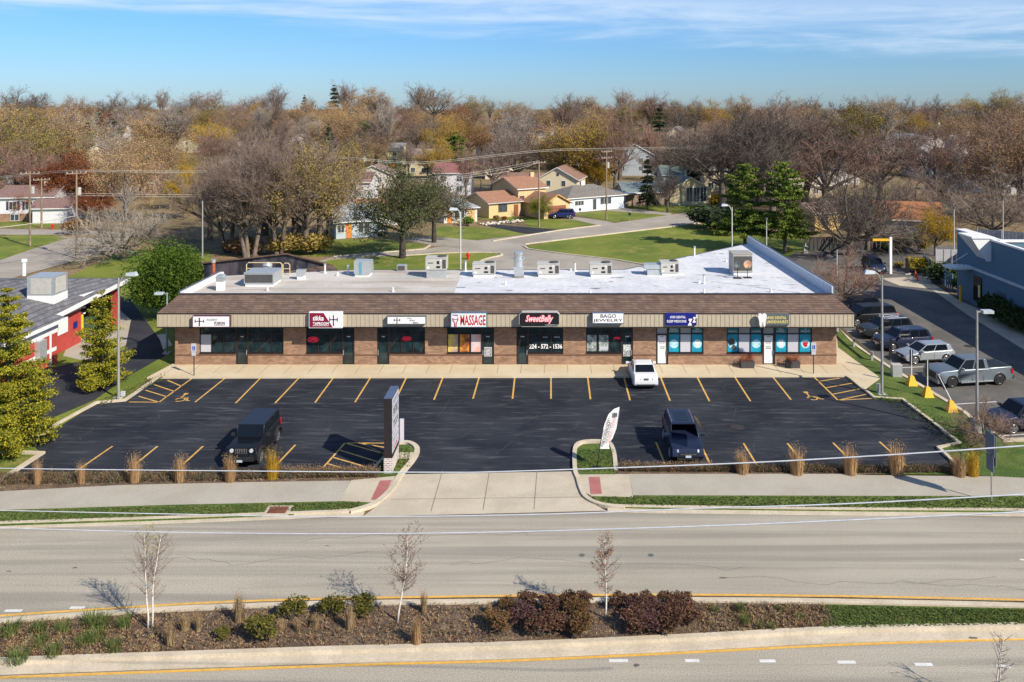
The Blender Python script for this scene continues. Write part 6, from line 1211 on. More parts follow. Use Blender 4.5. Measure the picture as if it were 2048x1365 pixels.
FARH = [  # px,Y,w,d,h,rh,style,rot,wall,roof,label
 (690, 172, 10, 8, 4.6, 1.6, 'u', 0, (.60, .60, .62), (.22, .13, .12), 'white two-storey house with brown roof right of the brown tree clump'),
 (905, 190, 8, 8, 5.0, 1.8, 'u', 0, (.66, .66, .68), (.28, .12, .11), 'white two-storey house with red-brown roof behind bare trunks'),
 (745, 205, 9, 8, 3.4, 2.0, 'v', 0, (.62, .58, .50), (.25, .17, .14), 'small gabled house peeking beneath the bright orange tree'),
 (988, 300, 10, 12, 6.4, 3.8, 'v', .2, (.50, .46, .46), (.22, .18, .18), 'tall pale gable facing the sky, centre woods'),
 (1083, 372, 10, 8, 6.4, 2.8, 'u', -.1, (.66, .64, .66), (.26, .10, .10), 'far white house with a maroon roof and chimney on the skyline'),
 (1352, 318, 7, 9, 8.0, 2.6, 'v', -.3, (.68, .60, .42), (.20, .17, .15), 'cream gable with two windows on the right-centre skyline'),
 (1268, 240, 12, 10, 5.6, 3.2, 'v', .1, (.34, .38, .42), (.16, .18, .18), 'broad grey-blue gable behind the bare centre-right trees'),
 (1362, 205, 5, 7, 5.0, 2.4, 'v', .2, (.42, .46, .52), (.12, .14, .15), 'narrow grey steep gable above the green roofs'),
 (366, 330, 9, 8, 5.0, 2.8, 'v', -.1, (.66, .60, .44), (.30, .22, .18), 'small cream gable house on a far lawn at left'),
 (195, 270, 11, 9, 4.2, 2.6, 'v', .2, (.64, .58, .44), (.20, .19, .20), 'grey-roofed cream house over the red-brown tree'),
 (158, 330, 10, 8, 5.0, 2.4, 'u', .1, (.62, .63, .66), (.26, .26, .29), 'white house with grey roof left of the dark spruce cone'),
 (232, 390, 7, 7, 5.6, 2.2, 'u', 0, (.7, .7, .7), (.3, .3, .3), 'tiny far white house right of the rounded dark evergreen'),
 (262, 190, 10, 8, 2.8, 1.6, 'u', 0, (.5, .36, .26), (.34, .22, .17), 'low brown-roofed house glimpsed through tan branches at left'),
 (695, 285, 9, 8, 5.6, 2.2, 'u', 0, (.58, .62, .70), (.24, .24, .27), 'pale house behind bare trunks, left of the tall bare tree'),
 (780, 275, 8, 8, 5.0, 2.0, 'u', 0, (.60, .55, .32), (.26, .25, .25), 'yellowish house right of the tall bare tree'),
 (838, 240, 7, 8, 5.2, 2.0, 'u', 0, (.62, .54, .34), (.30, .24, .2), 'cream house wall between dark trunks, centre-left woods'),
 (1000, 230, 8, 8, 3.4, 1.8, 'u', .2, (.66, .58, .42), (.28, .18, .14), 'small cream house under the power lines in the centre'),
 (1742, 300, 8, 8, 6.0, 2.4, 'v', 0, (.58, .60, .62), (.22, .20, .20), 'small white gable high among the bare right trees'),
 (1820, 330, 18, 10, 5.6, 1.8, 'hip', 0, (.50, .50, .52), (.20, .22, .24), 'long low grey-roofed building near the right skyline'),
 (1880, 360, 8, 8, 7.0, 2.2, 'v', .1, (.68, .68, .68), (.25, .25, .26), 'tiny white gabled dormer on the right skyline'),
 (1850, 235, 7, 8, 4.4, 2.8, 'v', -.1, (.66, .62, .58), (.24, .2, .2), 'pale steep gable half veiled by bare twigs, right woods'),
 (1685, 215, 9, 8, 4.6, 1.6, 'u', .1, (.66, .64, .62), (.4, .38, .36), 'white house behind the spreading bare tree at right'),
 (1960, 195, 8, 8, 4.8, 1.8, 'u', 0, (.66, .64, .60), (.25, .22, .2), 'white house front behind twigs near the right edge'),
 (2035, 190, 8, 8, 4.6, 1.8, 'u', 0, (.60, .58, .55), (.22, .2, .2), 'pale house cut by the right edge among bare trees'),
 (1615, 185, 12, 8, 2.6, 1.5, 'u', .2, (.5, .42, .30), (.36, .32, .27), 'low house with pale roof right of the tall pines'),
 (1150, 270, 9, 8, 5.0, 2.2, 'u', .1, (.68, .66, .62), (.30, .24, .22), 'pale house peeping over the massive olive tree'),
 (1440, 260, 9, 8, 5.2, 2.4, 'v', .1, (.70, .68, .64), (.28, .26, .26), 'white gable between bare crowns above the cream house'),
 (1545, 330, 10, 8, 6.0, 2.4, 'u', -.1, (.66, .64, .60), (.30, .28, .28), 'pale far house over the tall pines'),
 (1935, 300, 9, 8, 6.2, 2.2, 'u', 0, (.70, .68, .66), (.3, .3, .3), 'white far house in the right skyline trees'),
 (600, 300, 9, 8, 6.4, 2.2, 'v', 0, (.68, .66, .66), (.3, .28, .28), 'pale gable above the big bare clump'),
 (70, 300, 10, 8, 5.6, 2.4, 'u', .1, (.62, .60, .56), (.28, .24, .22), 'far house between the left skyline trees'),
 (455, 260, 9, 8, 5.0, 2.0, 'u', 0, (.60, .57, .50), (.28, .22, .2), 'beige house glimpsed left of the big bare clump'),
 (-12, 215, 9, 8, 5.0, 1.8, 'u', 0, (.55, .55, .56), (.3, .3, .3), 'grey house edge at far left above the side street'),
]
for i, (px, Y, w_, d, h, rh, st, rot, wc, rc, lb) in enumerate(FARH):
    p = at(px, Y); t = thing('distant_house', lb, 'house', p, rot, 'houses scattered in the woods'); hblock(t, -w_ / 2, 0, w_, d, h, rh, tuple(c * .85 for c in wc), tuple(c * .8 for c in rc), st)
    for s in (.18, .62): win(t, 'f', s * w_, h - 1.9 if h > 3 else .9, 1.1, 1.2, -w_ / 2, 0)
    if h > 4.5:
        for s in (.18, .62): win(t, 'f', s * w_, h - 4.2, 1.1, 1.2, -w_ / 2, 0)
    if i % 3 == 1: chimney(t, w_ * .2, d * .5, h + rh * .5, h + rh + 1.2, wallm((.5, .4, .35)))
# stone border by the yellow house, garden rocks
r = random.Random(3); q = MB(); c = P(1000, 447)
for k in range(60): x, y = r.uniform(-3.5, 4.5), r.uniform(-1.2, 1.2); x2 = x * cos(TH) - y * sin(TH); y2 = x * sin(TH) + y * cos(TH); q.ball((x2, y2, .12), r.uniform(.15, .32), 6, 4, 0, (1, 1, .7))
o = q.build('garden_rocks', mat('pale_rock', (0.5, 0.45, 0.38), .9, var=.3, scale=2)); o.location = c; tag(o, 'heap of pale garden rocks before the yellow house', None, None, 'stuff')
# planters with dry red plants
for px, lb in ((1494, 'charcoal planter trough with red leafy plants left of the last white door'), (1585, 'charcoal planter trough with rusty dry plants right of the last white door')):
    p = P(px, 735, .13); t = thing('planter_box', lb, 'planter', p); q = MB(); q.hexa([(-.5, -.28, 0), (.5, -.28, 0), (.5, .28, 0), (-.5, .28, 0), (-.53, -.31, .5), (.53, -.31, .5), (.53, .31, .5), (-.53, .31, .5)]); part('trough', q, m_char, t)
    q = MB(); 
    for k in range(170): x, y = r.uniform(-.5, .5), r.uniform(-.28, .28); z = .48 + r.uniform(0, .5) * r.random() ** .3 * (1 if px < 1500 else .8); a = r.uniform(0, 6.28); s = .06; q.face([(x, y, z), (x + s * cos(a), y + s * sin(a), z + .04), (x + s * cos(a + 1), y + s * sin(a + 1), z + .1)])
    for k in range(24): x, y = r.uniform(-.45, .45), r.uniform(-.25, .25); q.tube([(x, y, .4), (x * 1.15, y * 1.2, .48 + r.uniform(.2, .6))], .012, 3)
    part('plants', q, leafmat('planter_red_leaf', (.30, .03, .02), (.22, .11, .05)), t)
# ---------------------------------------------------------------- vegetation prototypes
m_bark = mat('grey_bark', (0.13, 0.105, 0.085), 0.95, var=.3, scale=1.5, rnd=.3); m_barkd = mat('dark_bark_wood', (0.05, 0.042, 0.036), 0.95, var=.3, scale=1.5); m_twig = mat('twig_brown', (0.20, 0.15, 0.12), 0.95, var=.2, scale=.5, rnd=.45)
m_barkw = mat('pale_bark', (0.46, 0.42, 0.36), 0.9, var=.2, scale=3)
def tri_tube(q, a, b, ra, rb, m=0):
    d = (b - a)
    if d.length < 1e-6: return
    d.normalize(); u = d.cross(Vector((0.3, 0.2, 1) if abs(d.z) < .9 else (1, 0, 0))).normalized(); v = d.cross(u); n = len(q.V)
    for c, r_ in ((a, ra), (b, rb)):
        for k in range(3): t = 2.0944 * k; q.V.append(tuple(c + (u * cos(t) + v * sin(t)) * r_))
    for k in range(3): j = (k + 1) % 3; q.F.append((n + k, n + j, n + 3 + j, n + 3 + k)); q.I.append(m)
def skeleton(rg, Ht, spread, trunk=.28, limbs=7, sub=(6, 6, 5), up=.55, lean=0, thick=.028, stems=1, wig=.25, twr=.012):
    """returns list of (a,b,ra,rb,level) segments and tip points"""
    segs = []; tips = []
    def rv(s): return Vector((rg.uniform(-s, s), rg.uniform(-s, s), rg.uniform(-s, s)))
    def branch(p, d, L, r, lev, ns=3):
        a = Vector(p); d = d.normalized(); pts = [a]; 
        for i in range(ns):
            d = (d + rv(wig) + Vector((0, 0, .10 if lev < 3 else .04))).normalized(); b = a + d * L / ns; r2 = r * (1 - .22)
            segs.append((a, b, r, r2, lev)); a, r = b, r2; pts.append(b)
        if lev - 1 >= len(sub): tips.append((pts[-1], d)); tips.append((pts[1], d)); return
        n = sub[lev - 1]
        for k in range(n):
            t = (.25 + .75 * (k + rg.random()) / n) * ns; i = min(int(t), ns - 1); q_ = pts[i].lerp(pts[i + 1], t - i)
            side = (rv(1)).normalized(); nd = (d * .8 + side * .85 + Vector((0, 0, .15))).normalized()
            branch(q_, nd, L * rg.uniform(.38, .62), max(r * .6, twr), lev + 1, 2)
    r0 = Ht * thick
    for s in range(stems):
        ang = rg.uniform(0, 6.28); off = Vector((cos(ang), sin(ang), 0)) * (0 if stems == 1 else .5)
        base = off; dd = Vector((cos(ang) * (.0 if stems == 1 else .22) + lean, sin(ang) * (.0 if stems == 1 else .22), 1)).normalized()
        th_ = Ht * trunk * rg.uniform(.8, 1.1); rr = r0 / (1 if stems == 1 else 1.7); t1 = base + dd * th_ * .5; t2 = t1 + (dd + rv(.06)) * th_ * .5
        segs.append((base - Vector((0, 0, .3)), t1, rr * 1.25, rr, 0)); segs.append((t1, t2, rr, rr * .85, 0)); top = t2; cur = top
        nl = max(3, limbs // stems)
        # leader
        L = (Ht - top.z) * .62; branch(top, dd + rv(.1), L, rr * .7, 1, 4)
        for k in range(nl):
            a = 6.283 * (k + rg.uniform(-.3, .3)) / nl + s; hgt = t1.lerp(t2, rg.uniform(.4, 1)); e = up * rg.uniform(.7, 1.5)
            branch(hgt, Vector((cos(a) * spread, sin(a) * spread, e)), (Ht - hgt.z) * rg.uniform(.45, .66), rr * .5, 1, 4)
    return segs, tips
def leaf_quad(q, p, s, rg, m=0, flat=.0):
    n = Vector((rg.gauss(0, 1), rg.gauss(0, 1), rg.gauss(0, 1) + flat)).normalized(); u = n.orthogonal().normalized(); v = n.cross(u); a = rg.uniform(0, 6.28); u, v = u * cos(a) + v * sin(a), v * cos(a) - u * sin(a)
    q.face([tuple(p - u * s), tuple(p - v * s * .55), tuple(p + u * s), tuple(p + v * s * .55)], m)
def make_tree(name, label, cat, seed, Ht, spread, leaves=0, ls=.16, lspread=.5, bark=None, leaf=None, twig=None, stack=None, **kw):
    rg = random.Random(seed); segs, tips = skeleton(rg, Ht, spread, **kw); root = thing(name, label, cat)
    tk, cr = MB(), MB()
    for a, b, ra, rb_, lev in segs:
        if lev <= 1: tk.tube([a, b], [ra, rb_], 6 if lev == 0 else 5, 0, False)
        else: tri_tube(cr, a, b, ra, rb_, 0)
    part('trunk', tk, bark or m_bark, root, True)
    if leaves:
        for k in range(leaves):
            p_, d = tips[rg.randrange(len(tips))]; v = Vector((rg.gauss(0, 1), rg.gauss(0, 1), rg.gauss(0, .8))) * lspread; leaf_quad(cr, p_ + v, ls * rg.uniform(.6, 1.4), rg, 1)
    part('crown', cr, [twig or m_twig] + ([leaf] if leaves else []), root)
    return root
L_tan = leafmat('tan_leaf', (0.50, 0.35, 0.17), (0.28, 0.17, 0.09), .4); L_gold = leafmat('gold_leaf', (0.50, 0.31, 0.03), (0.38, 0.26, 0.04), .3); L_olive = leafmat('olive_leaf', (0.24, 0.20, 0.055), (0.34, 0.24, 0.08), .35)
L_rust = leafmat('rust_leaf', (0.25, 0.085, 0.035), (0.16, 0.055, 0.03), .3); L_orange = leafmat('orange_leaf', (0.55, 0.19, 0.015), (0.42, 0.16, 0.02), .25); L_red = leafmat('dark_red_leaf', (0.17, 0.025, 0.03), (0.10, 0.02, 0.03), .3)
L_green = leafmat('evergreen_needles', (0.06, 0.11, 0.022), (0.21, 0.25, 0.05), .3); L_spruce = leafmat('spruce_needles', (0.035, 0.05, 0.028), (0.065, 0.085, 0.045), .3); L_bush = leafmat('bright_bush_leaf', (0.075, 0.135, 0.018), (0.14, 0.22, 0.03), .2); L_pine = leafmat('pine_yellow_needles', (0.42, 0.36, 0.03), (0.06, 0.10, 0.025), .2); L_brown = leafmat('brown_leaf', (0.24, 0.15, 0.08), (0.32, 0.21, 0.11), .3)
HIDE = Vector((0, -5000, 0))
PROT = {}
def proto(k, *a, **kw):
    PROT[k] = [make_tree(*a[:3], sd_, *a[3:], **kw) for sd_ in kw.pop('seeds')] if 'seeds' in kw else None
def mk(k, seeds, *a, **kw): PROT[k] = [make_tree('bare_tree', 'x', 'tree', s_, *a, **kw) for s_ in seeds]
mk('bare', (1, 2, 3), 14, .95, limbs=9, sub=(8, 8, 7), twr=.018); mk('wide', (4,), 11, 1.6, limbs=10, sub=(8, 7, 7), up=.35, trunk=.2, twr=.018); mk('clump', (6, 5), 16, .75, limbs=16, sub=(7, 7, 6), stems=4, trunk=.3, twr=.018)
mk('tall', (7,), 17, .45, limbs=8, sub=(7, 6, 6), up=.9, trunk=.36, bark=m_bark, twr=.02)
mk('thin', (8, 9), 14, .8, limbs=8, sub=(6, 6, 5), leaves=15000, ls=.095, lspread=.55, leaf=L_tan, twr=.02); mk('full', (10, 11), 13, .9, limbs=8, sub=(6, 5, 4), leaves=19000, ls=.135, lspread=.6, leaf=L_gold, twr=.02)
mk('willow', (12,), 14, .7, limbs=8, sub=(6, 5, 5), leaves=16000, ls=.12, lspread=.75, leaf=L_olive, twr=.02)
mk('ragged', (14,), 13, 1.25, limbs=12, sub=(7, 6, 5), up=.4, trunk=.36, leaves=13000, ls=.14, lspread=.42, leaf=leafmat('ragged_needles', (.045, .07, .022), (.13, .14, .06)), bark=mat('dark_bark_wood', (.06, .05, .04)), twr=.02, thick=.034)
def make_conifer(seed, Ht, R, n_w, leaf, ls=.22, gap=.12, name='evergreen_tree', dens=1.0, droop=-.12, base=.12, bark=None, pw=.8):
    rg = random.Random(seed); root = thing(name, 'x', 'tree'); tk, cr = MB(), MB(); tk.tube([(0, 0, -.3), (.05, 0, Ht * .5), (0, 0, Ht * .98)], [Ht * .022, Ht * .014, .02], 7, 0, False)
    for k in range(n_w):
        t = (k + rg.random()) / n_w; z = Ht * (base + (1 - base) * t); Rz = R * (1 - t) ** pw * rg.uniform(.75, 1.15) + .15; nb = max(4, int(7 * (1 - t * .5))); a0_ = rg.uniform(0, 6.28)
        for b in range(nb):
            if rg.random() < gap: continue
            a = a0_ + 6.283 * b / nb + rg.uniform(-.25, .25); L = Rz * rg.uniform(.7, 1.1); e = Vector((cos(a) * L, sin(a) * L, L * (droop + .25 * t) + rg.uniform(-.1, .1))); A = Vector((0, 0, z)); tri_tube(tk, A, A + e, .035, .01)
            for j in range(int(L * 26 * dens)):
                u = rg.random() ** .6; w_ = .30 * (1.15 - u * .6) * min(1.2, L * .4 + .3); c = A + e * u + Vector((rg.gauss(0, w_), rg.gauss(0, w_), rg.gauss(0, w_ * .45) + .05)); leaf_quad(cr, c, ls * rg.uniform(.6, 1.3), rg, 0, .6)
    part('trunk', tk, bark or m_bark, root, True); part('crown', cr, leaf, root); return root
PROT['pine'] = [make_conifer(s_, 12, 4.6, 17, L_green, .17, .06, dens=3.4, droop=.04, base=.14, pw=.5) for s_ in (21, 22)]; PROT['spruce'] = [make_conifer(s_, 12, 2.8, 20, L_spruce, .20, droop=-.25, dens=1.8) for s_ in (23,)]
def make_bush(name, seed, R, Hh, n, ls, leaf, lumps=7, fl=(.45, .7)):
    rg = random.Random(seed); root = thing(name, 'x', 'shrub'); cr, tk = MB(), MB(); L = [(Vector((rg.uniform(-.5, .5) * R, rg.uniform(-.5, .5) * R, Hh * rg.uniform(.35, .68))), rg.uniform(*fl)) for _ in range(lumps)]
    for k in range(n):
        c, f = L[rg.randrange(lumps)]; d = Vector((rg.gauss(0, 1), rg.gauss(0, 1), rg.gauss(0, 1))).normalized(); rad = (rg.random() ** .35) * f; p_ = c + Vector((d.x * R * rad, d.y * R * rad, d.z * Hh * .55 * rad)); p_.z = max(.03, p_.z); leaf_quad(cr, p_, ls * rg.uniform(.6, 1.4), rg)
    for k in range(9): a = rg.uniform(0, 6.28); tri_tube(tk, Vector((0, 0, -.05)), Vector((cos(a) * R * .5, sin(a) * R * .5, Hh * .7)), .03 * R, .008)
    part('stems', tk, m_bark, root); part('foliage', cr, leaf, root); return root
def make_tuft(seed, n=260, Hh=1.0, R=.28, leaf=None, w=.008, top=.16, name='ornamental_grass'):
    rg = random.Random(seed); q = MB()
    for k in range(n):
        a = rg.uniform(0, 6.28); r0 = rg.random() ** .5 * R * .62; b = Vector((cos(a) * r0, sin(a) * r0, 0)); o_ = R * rg.uniform(-.1, .5); h = Hh * rg.uniform(.4, 1.0) * (1.1 - .35 * r0 / R); m_ = b + Vector((cos(a) * o_ * .35 + rg.gauss(0, .02), sin(a) * o_ * .35 + rg.gauss(0, .02), h * .6)); e = b + Vector((cos(a) * o_, sin(a) * o_, h)); s = Vector((-sin(a), cos(a), 0)) * w
        q.face([tuple(b - s), tuple(b + s), tuple(m_ + s), tuple(m_ - s)]); q.face([tuple(m_ - s), tuple(m_ + s), tuple(e)])
        if rg.random() < .6: leaf_quad(q, e + Vector((rg.gauss(0, .03), rg.gauss(0, .03), rg.gauss(0, .05))), w * 3.5, rg)
    o = q.build(name, leaf); return o
# ---------------------------------------------------------------- placing
GR = {'bare': 'bare trees in the woods', 'wide': 'bare trees in the woods', 'clump': 'bare trees in the woods', 'tall': 'bare trees in the woods', 'thin': 'autumn trees in the woods', 'full': 'autumn trees in the woods', 'willow': 'autumn trees in the woods', 'ragged': 'evergreens in the woods', 'pine': 'evergreens in the woods', 'spruce': 'evergreens in the woods'}
USED = {}
PH = {}
for k, lst in PROT.items():
    for t in lst:
        zs = [v.co.z for c in t.children for v in c.data.vertices]; PH[t.name] = max(zs)
NM = {'bare': 'bare_tree', 'wide': 'bare_tree', 'clump': 'bare_tree', 'tall': 'bare_tree', 'thin': 'autumn_tree', 'full': 'autumn_tree', 'willow': 'autumn_tree', 'ragged': 'evergreen_tree', 'pine': 'pine_tree', 'spruce': 'spruce_tree'}
def tree(kind, X, Y, hgt, label, leaf=None, z=None, wide=1.0, seed=0, group=None, twig=None, key=False):
    rg = random.Random(seed * 7 + int(X * 13) + int(Y * 5)); lst = PROT[kind]; pr = lst[rg.randrange(len(lst))]; s = hgt / PH[pr.name]
    t = copy_tree(pr, loc=(X, Y, zg(Y) if z is None else z), rz=rg.uniform(0, 6.28), label=label, scale=(s * wide, s * wide, s)); t.name = NM[kind]
    if group: t['group'] = group
    elif 'group' in t: del t['group']
    for c in t.children:
        if c.name.startswith(('crown', 'foliage')):
            if leaf: recolor(c, leaf, len(c.data.materials) - 1)
            if twig: recolor(c, twig, 0)
    return t
def key(kind, px, py, top, label, leaf=None, wide=1.0, Y=None, seed=0, z=None, twig=None):
    p = G(px, py) if Y is None else at(px, Y); h = zof(top, p.y) - p.z; return tree(kind, p.x, p.y, h, label, leaf, p.z if z is None else z, wide, seed, twig=twig)
T_red = mat('twig_reddish', (0.23, 0.145, 0.11), .95, rnd=.3); T_grey = mat('twig_grey', (0.27, 0.235, 0.20), .95, rnd=.3); T_dark = mat('twig_dark', (0.11, 0.088, 0.072), .95, rnd=.3)
key('wide', 245, 520, 352, 'sprawling bare fruit-like tree in front of the side street, left', wide=1.15, twig=T_grey)
key('clump', 500, 516, 255, 'leftmost leafless many-stemmed tree in the big clump behind the roof', wide=1.0)
key('clump', 560, 512, 238, 'second leafless many-stemmed tree of the big clump', wide=1.0, seed=2); key('thin', 612, 508, 262, 'brown-leaved tree closing the big clump on its right', L_olive, .9, seed=1); key('clump', 455, 505, 300, 'shorter leafless tree on the left flank of the big clump', seed=4)
key('willow', 655, 470, 330, 'olive thinning tree between the clump and the blue bungalow', L_olive, .8)
key('ragged', 805, 517, 318, 'big rounded ragged evergreen with a thick bare trunk beside the back street', None, .84, twig=T_dark)
key('ragged', 868, 485, 328, 'grey-green weeping evergreen right of the ragged one', leafmat('grey_needles', (.10, .105, .06), (.17, .16, .10)), .75, seed=2)
key('full', 130, 432, 272, 'rust red tree left of the boxed utility pole', L_rust, 1.1); key('full', 75, 440, 375, 'low orange-brown tree beside the siding house', leafmat('amber_leaf', (.36, .15, .02), (.22, .10, .02)), 1.2); key('full', 190, 448, 350, 'brown russet tree behind the tall boxed pole', L_rust, 1.0, seed=3)
key('thin', 250, 445, 258, 'tall sandy-leaved tree at the left, trunk showing', L_tan, .85, seed=5); key('full', 368, 440, 302, 'slender bright yellow tree in the left woods', L_gold, .62); key('full', 402, 380, 318, 'small burgundy tree right of the bright yellow one', L_red, .9)
key('full', 787, 345, 322, 'little bright orange conical tree behind rooftops', L_orange, .7); key('tall', 772, 330, 180, 'very tall leafless tree standing above the treeline', wide=.8, twig=T_grey); key('tall', 1240, 360, 192, 'tall leafless tree above the grey-blue gable', wide=.95, twig=T_red)
key('willow', 1168, 388, 222, 'massive olive and orange tree right of the tan gable', leafmat('olive_orange_leaf', (.33, .19, .035), (.22, .18, .045)), 1.25); key('full', 1196, 392, 300, 'golden lower tree by the tall utility pole', L_gold, .7)
key('thin', 940, 330, 212, 'rusty tan tree behind the white two-storey house', leafmat('rust_tan_leaf', (.30, .17, .06), (.22, .12, .05)), 1.0, seed=2); key('thin', 885, 335, 220, 'golden tan tree, left neighbour of the rusty tan one', L_gold, .9, seed=4)
key('full', 1300, 320, 250, 'small deep red tree right of centre', leafmat('scarlet_leaf', (.36, .06, .02), (.22, .04, .02)), .6); key('spruce', 1295, 418, 312, 'dark narrow spruce left of the leafless street tree', None, .9); key('spruce', 1385, 405, 302, 'dark spruce in front of the green-roofed house', None, 1.0, seed=3); key('bare', 1335, 425, 320, 'dark leafless street tree by the back road', twig=T_dark, wide=.8)
key('pine', 1490, 500, 326, 'left of two tall bright pines behind the white roof', L_green, 1.05); key('pine', 1570, 506, 322, 'right of two tall bright pines behind the white roof', L_green, 1.0, seed=5)
key('wide', 1700, 512, 292, 'spreading dark leafless tree before the dark board fence', twig=T_dark, wide=1.1); key('bare', 1735, 500, 330, 'smaller leafless tree beside the spreading one', twig=T_dark); key('bare', 1830, 455, 330, 'leafless tree behind the gable-end house', wide=1.0); key('wide', 1985, 480, 305, 'broad leafless tree over the pale grey fence', wide=1.1)
key('full', 1870, 512, 410, 'slender yellow birch-like tree before the gable-end house', L_gold, .75); key('full', 1078, 440, 385, 'small round yellow-green tree on the lawn of the yellow house', leafmat('lime_leaf', (.24, .22, .03), (.16, .2, .04)), 1.0)
key('wide', 1690, 606, 480, 'tangled leafless shrub tree behind the right roof edge', twig=T_red, wide=1.35, seed=1); key('wide', 1967, 888, 780, 'small gnarled leafless tree at the right grass strip', wide=1.1, twig=T_red)
key('thin', 40, 400, 200, 'huge tan and green tree at the top left corner of the woods', leafmat('tan_green_leaf', (.33, .24, .06), (.18, .19, .05)), 1.2); key('bare', 30, 430, 250, 'leafless reddish tree under the huge tan one', twig=T_red, wide=1.2); key('bare', 85, 425, 262, 'second leafless reddish tree under the huge tan one', twig=T_red, wide=1.1)
key('tall', 345, 330, 190, 'pale silvery leafless tree on the left skyline', twig=T_grey, wide=1.3); key('pine', 225, 300, 238, 'rounded dark evergreen on the left skyline', L_spruce, 1.2); key('spruce', 176, 310, 240, 'dark spruce cone beside the far white house', L_spruce, 1.1)
key('bare', 1475, 400, 195, 'tall dark leafless tree left behind the pines', wide=1.1, twig=T_dark); key('bare', 1570, 400, 178, 'tallest dark leafless tree behind the pines', wide=1.0); key('tall', 1765, 330, 182, 'leafless tree rising over the right skyline', twig=T_grey, wide=1.2); key('full', 1705, 330, 195, 'olive-gold tree on the right skyline', leafmat('old_gold_leaf', (.30, .23, .06), (.22, .18, .05)), 1.0)
key('thin', 1985, 360, 196, 'big tan-grey tree at the right skyline', L_brown, 1.4); key('thin', 2040, 350, 198, 'tan tree cut by the right edge of the skyline', L_tan, 1.2)
for i, (px, Y, top, kd, lf, wd_, lb) in enumerate(((420, 128, 300, 'bare', None, 1.1, 'leafless tree between the bright yellow tree and the big clump'), (585, 122, 232, 'clump', None, 1.15, 'leafless many-stemmed tree at the heart of the big clump'), (640, 125, 262, 'bare', None, 1.1, 'leafless tree at the right shoulder of the big clump'), (530, 132, 235, 'bare', None, 1.1, 'leafless tree behind the heart of the big clump'), (690, 165, 262, 'willow', L_olive, .8, 'olive tree above the brown-roofed white house'),
    (5, 205, 192, 'thin', L_tan, 1.3, 'tallest tan tree cut by the left edge'), (110, 215, 205, 'thin', L_tan, 1.2, 'big tan tree right of the tallest one at far left'), (300, 190, 262, 'thin', L_tan, 1.2, 'broad sandy tree above the sprawling bare one'), (340, 165, 330, 'bare', None, 1.1, 'small leafless tree left of the bright yellow one'), (200, 175, 300, 'thin', L_brown, 1.1, 'brown-leaved tree behind the boxed pole'),
    (1445, 165, 205, 'bare', T_dark, 1.2, 'dark leafless tree rising left of the tall pines'), (1520, 170, 196, 'bare', T_dark, 1.2, 'dark leafless tree rising between the tall pines'), (1600, 172, 186, 'clump', T_dark, 1.2, 'dark leafless giant right behind the right tall pine'), (1650, 160, 215, 'bare', T_red, 1.2, 'russet leafless tree behind the ranch house'), (1760, 165, 232, 'bare', None, 1.2, 'leafless tree between the ranch and gable-end houses'), (1870, 165, 240, 'bare', T_red, 1.2, 'russet leafless tree right of the gable-end house'), (1925, 150, 268, 'wide', None, 1.1, 'broad leafless tree above the blue building corner'), (1975, 165, 215, 'bare', T_red, 1.3, 'tall russet leafless tree near the right edge'), (2040, 150, 225, 'thin', L_brown, 1.2, 'brown-leaved tree cut by the right edge'), (1545, 150, 250, 'tall', T_dark, 1.2, 'narrow leafless tree seen between the pines'), (1395, 185, 235, 'bare', None, 1.1, 'leafless tree behind the big-window house'), (1230, 190, 232, 'bare', T_red, 1.0, 'leafless tree right of the massive olive tree'), (1100, 200, 235, 'thin', L_tan, 1.0, 'tan tree behind the gabled house'), (1030, 195, 240, 'bare', None, 1.0, 'leafless tree left of the gabled house'), (985, 190, 262, 'bare', None, 1.0, 'slim leafless tree right of the white two-storey house'), (932, 170, 275, 'tall', T_red, .6, 'leafless trunks directly before the white two-storey house'))):
    p = at(px, Y); tree(kd, p.x, p.y, zof(top, Y) - p.z, lb, lf if kd not in ('bare', 'wide', 'clump', 'tall') else None, wide=wd_, seed=i + 40, twig=lf if kd in ('bare', 'wide', 'clump', 'tall') else None)
for i, a_ in enumerate(FARH):      # trees standing in front of the scattered houses
    if i < 3 or i % 2 == 0 or i in (13,): continue
    for s_ in ((-.42, .35) if i % 2 else (.1, .6)):
        Yt = a_[1] - 9 - (i % 3) * 4; p = at(a_[0] + s_ * a_[2] * F / a_[1], Yt)
        tree('bare' if (i + (s_ > 0)) % 3 else 'tall', p.x, p.y, 11 + (i * 7 + 3) % 6, 'leafless tree veiling the ' + a_[10][:1].lower() + ' '.join(a_[10].split()[:9])[1:], wide=.95, seed=i + 90, group='leafless trees before the far houses')
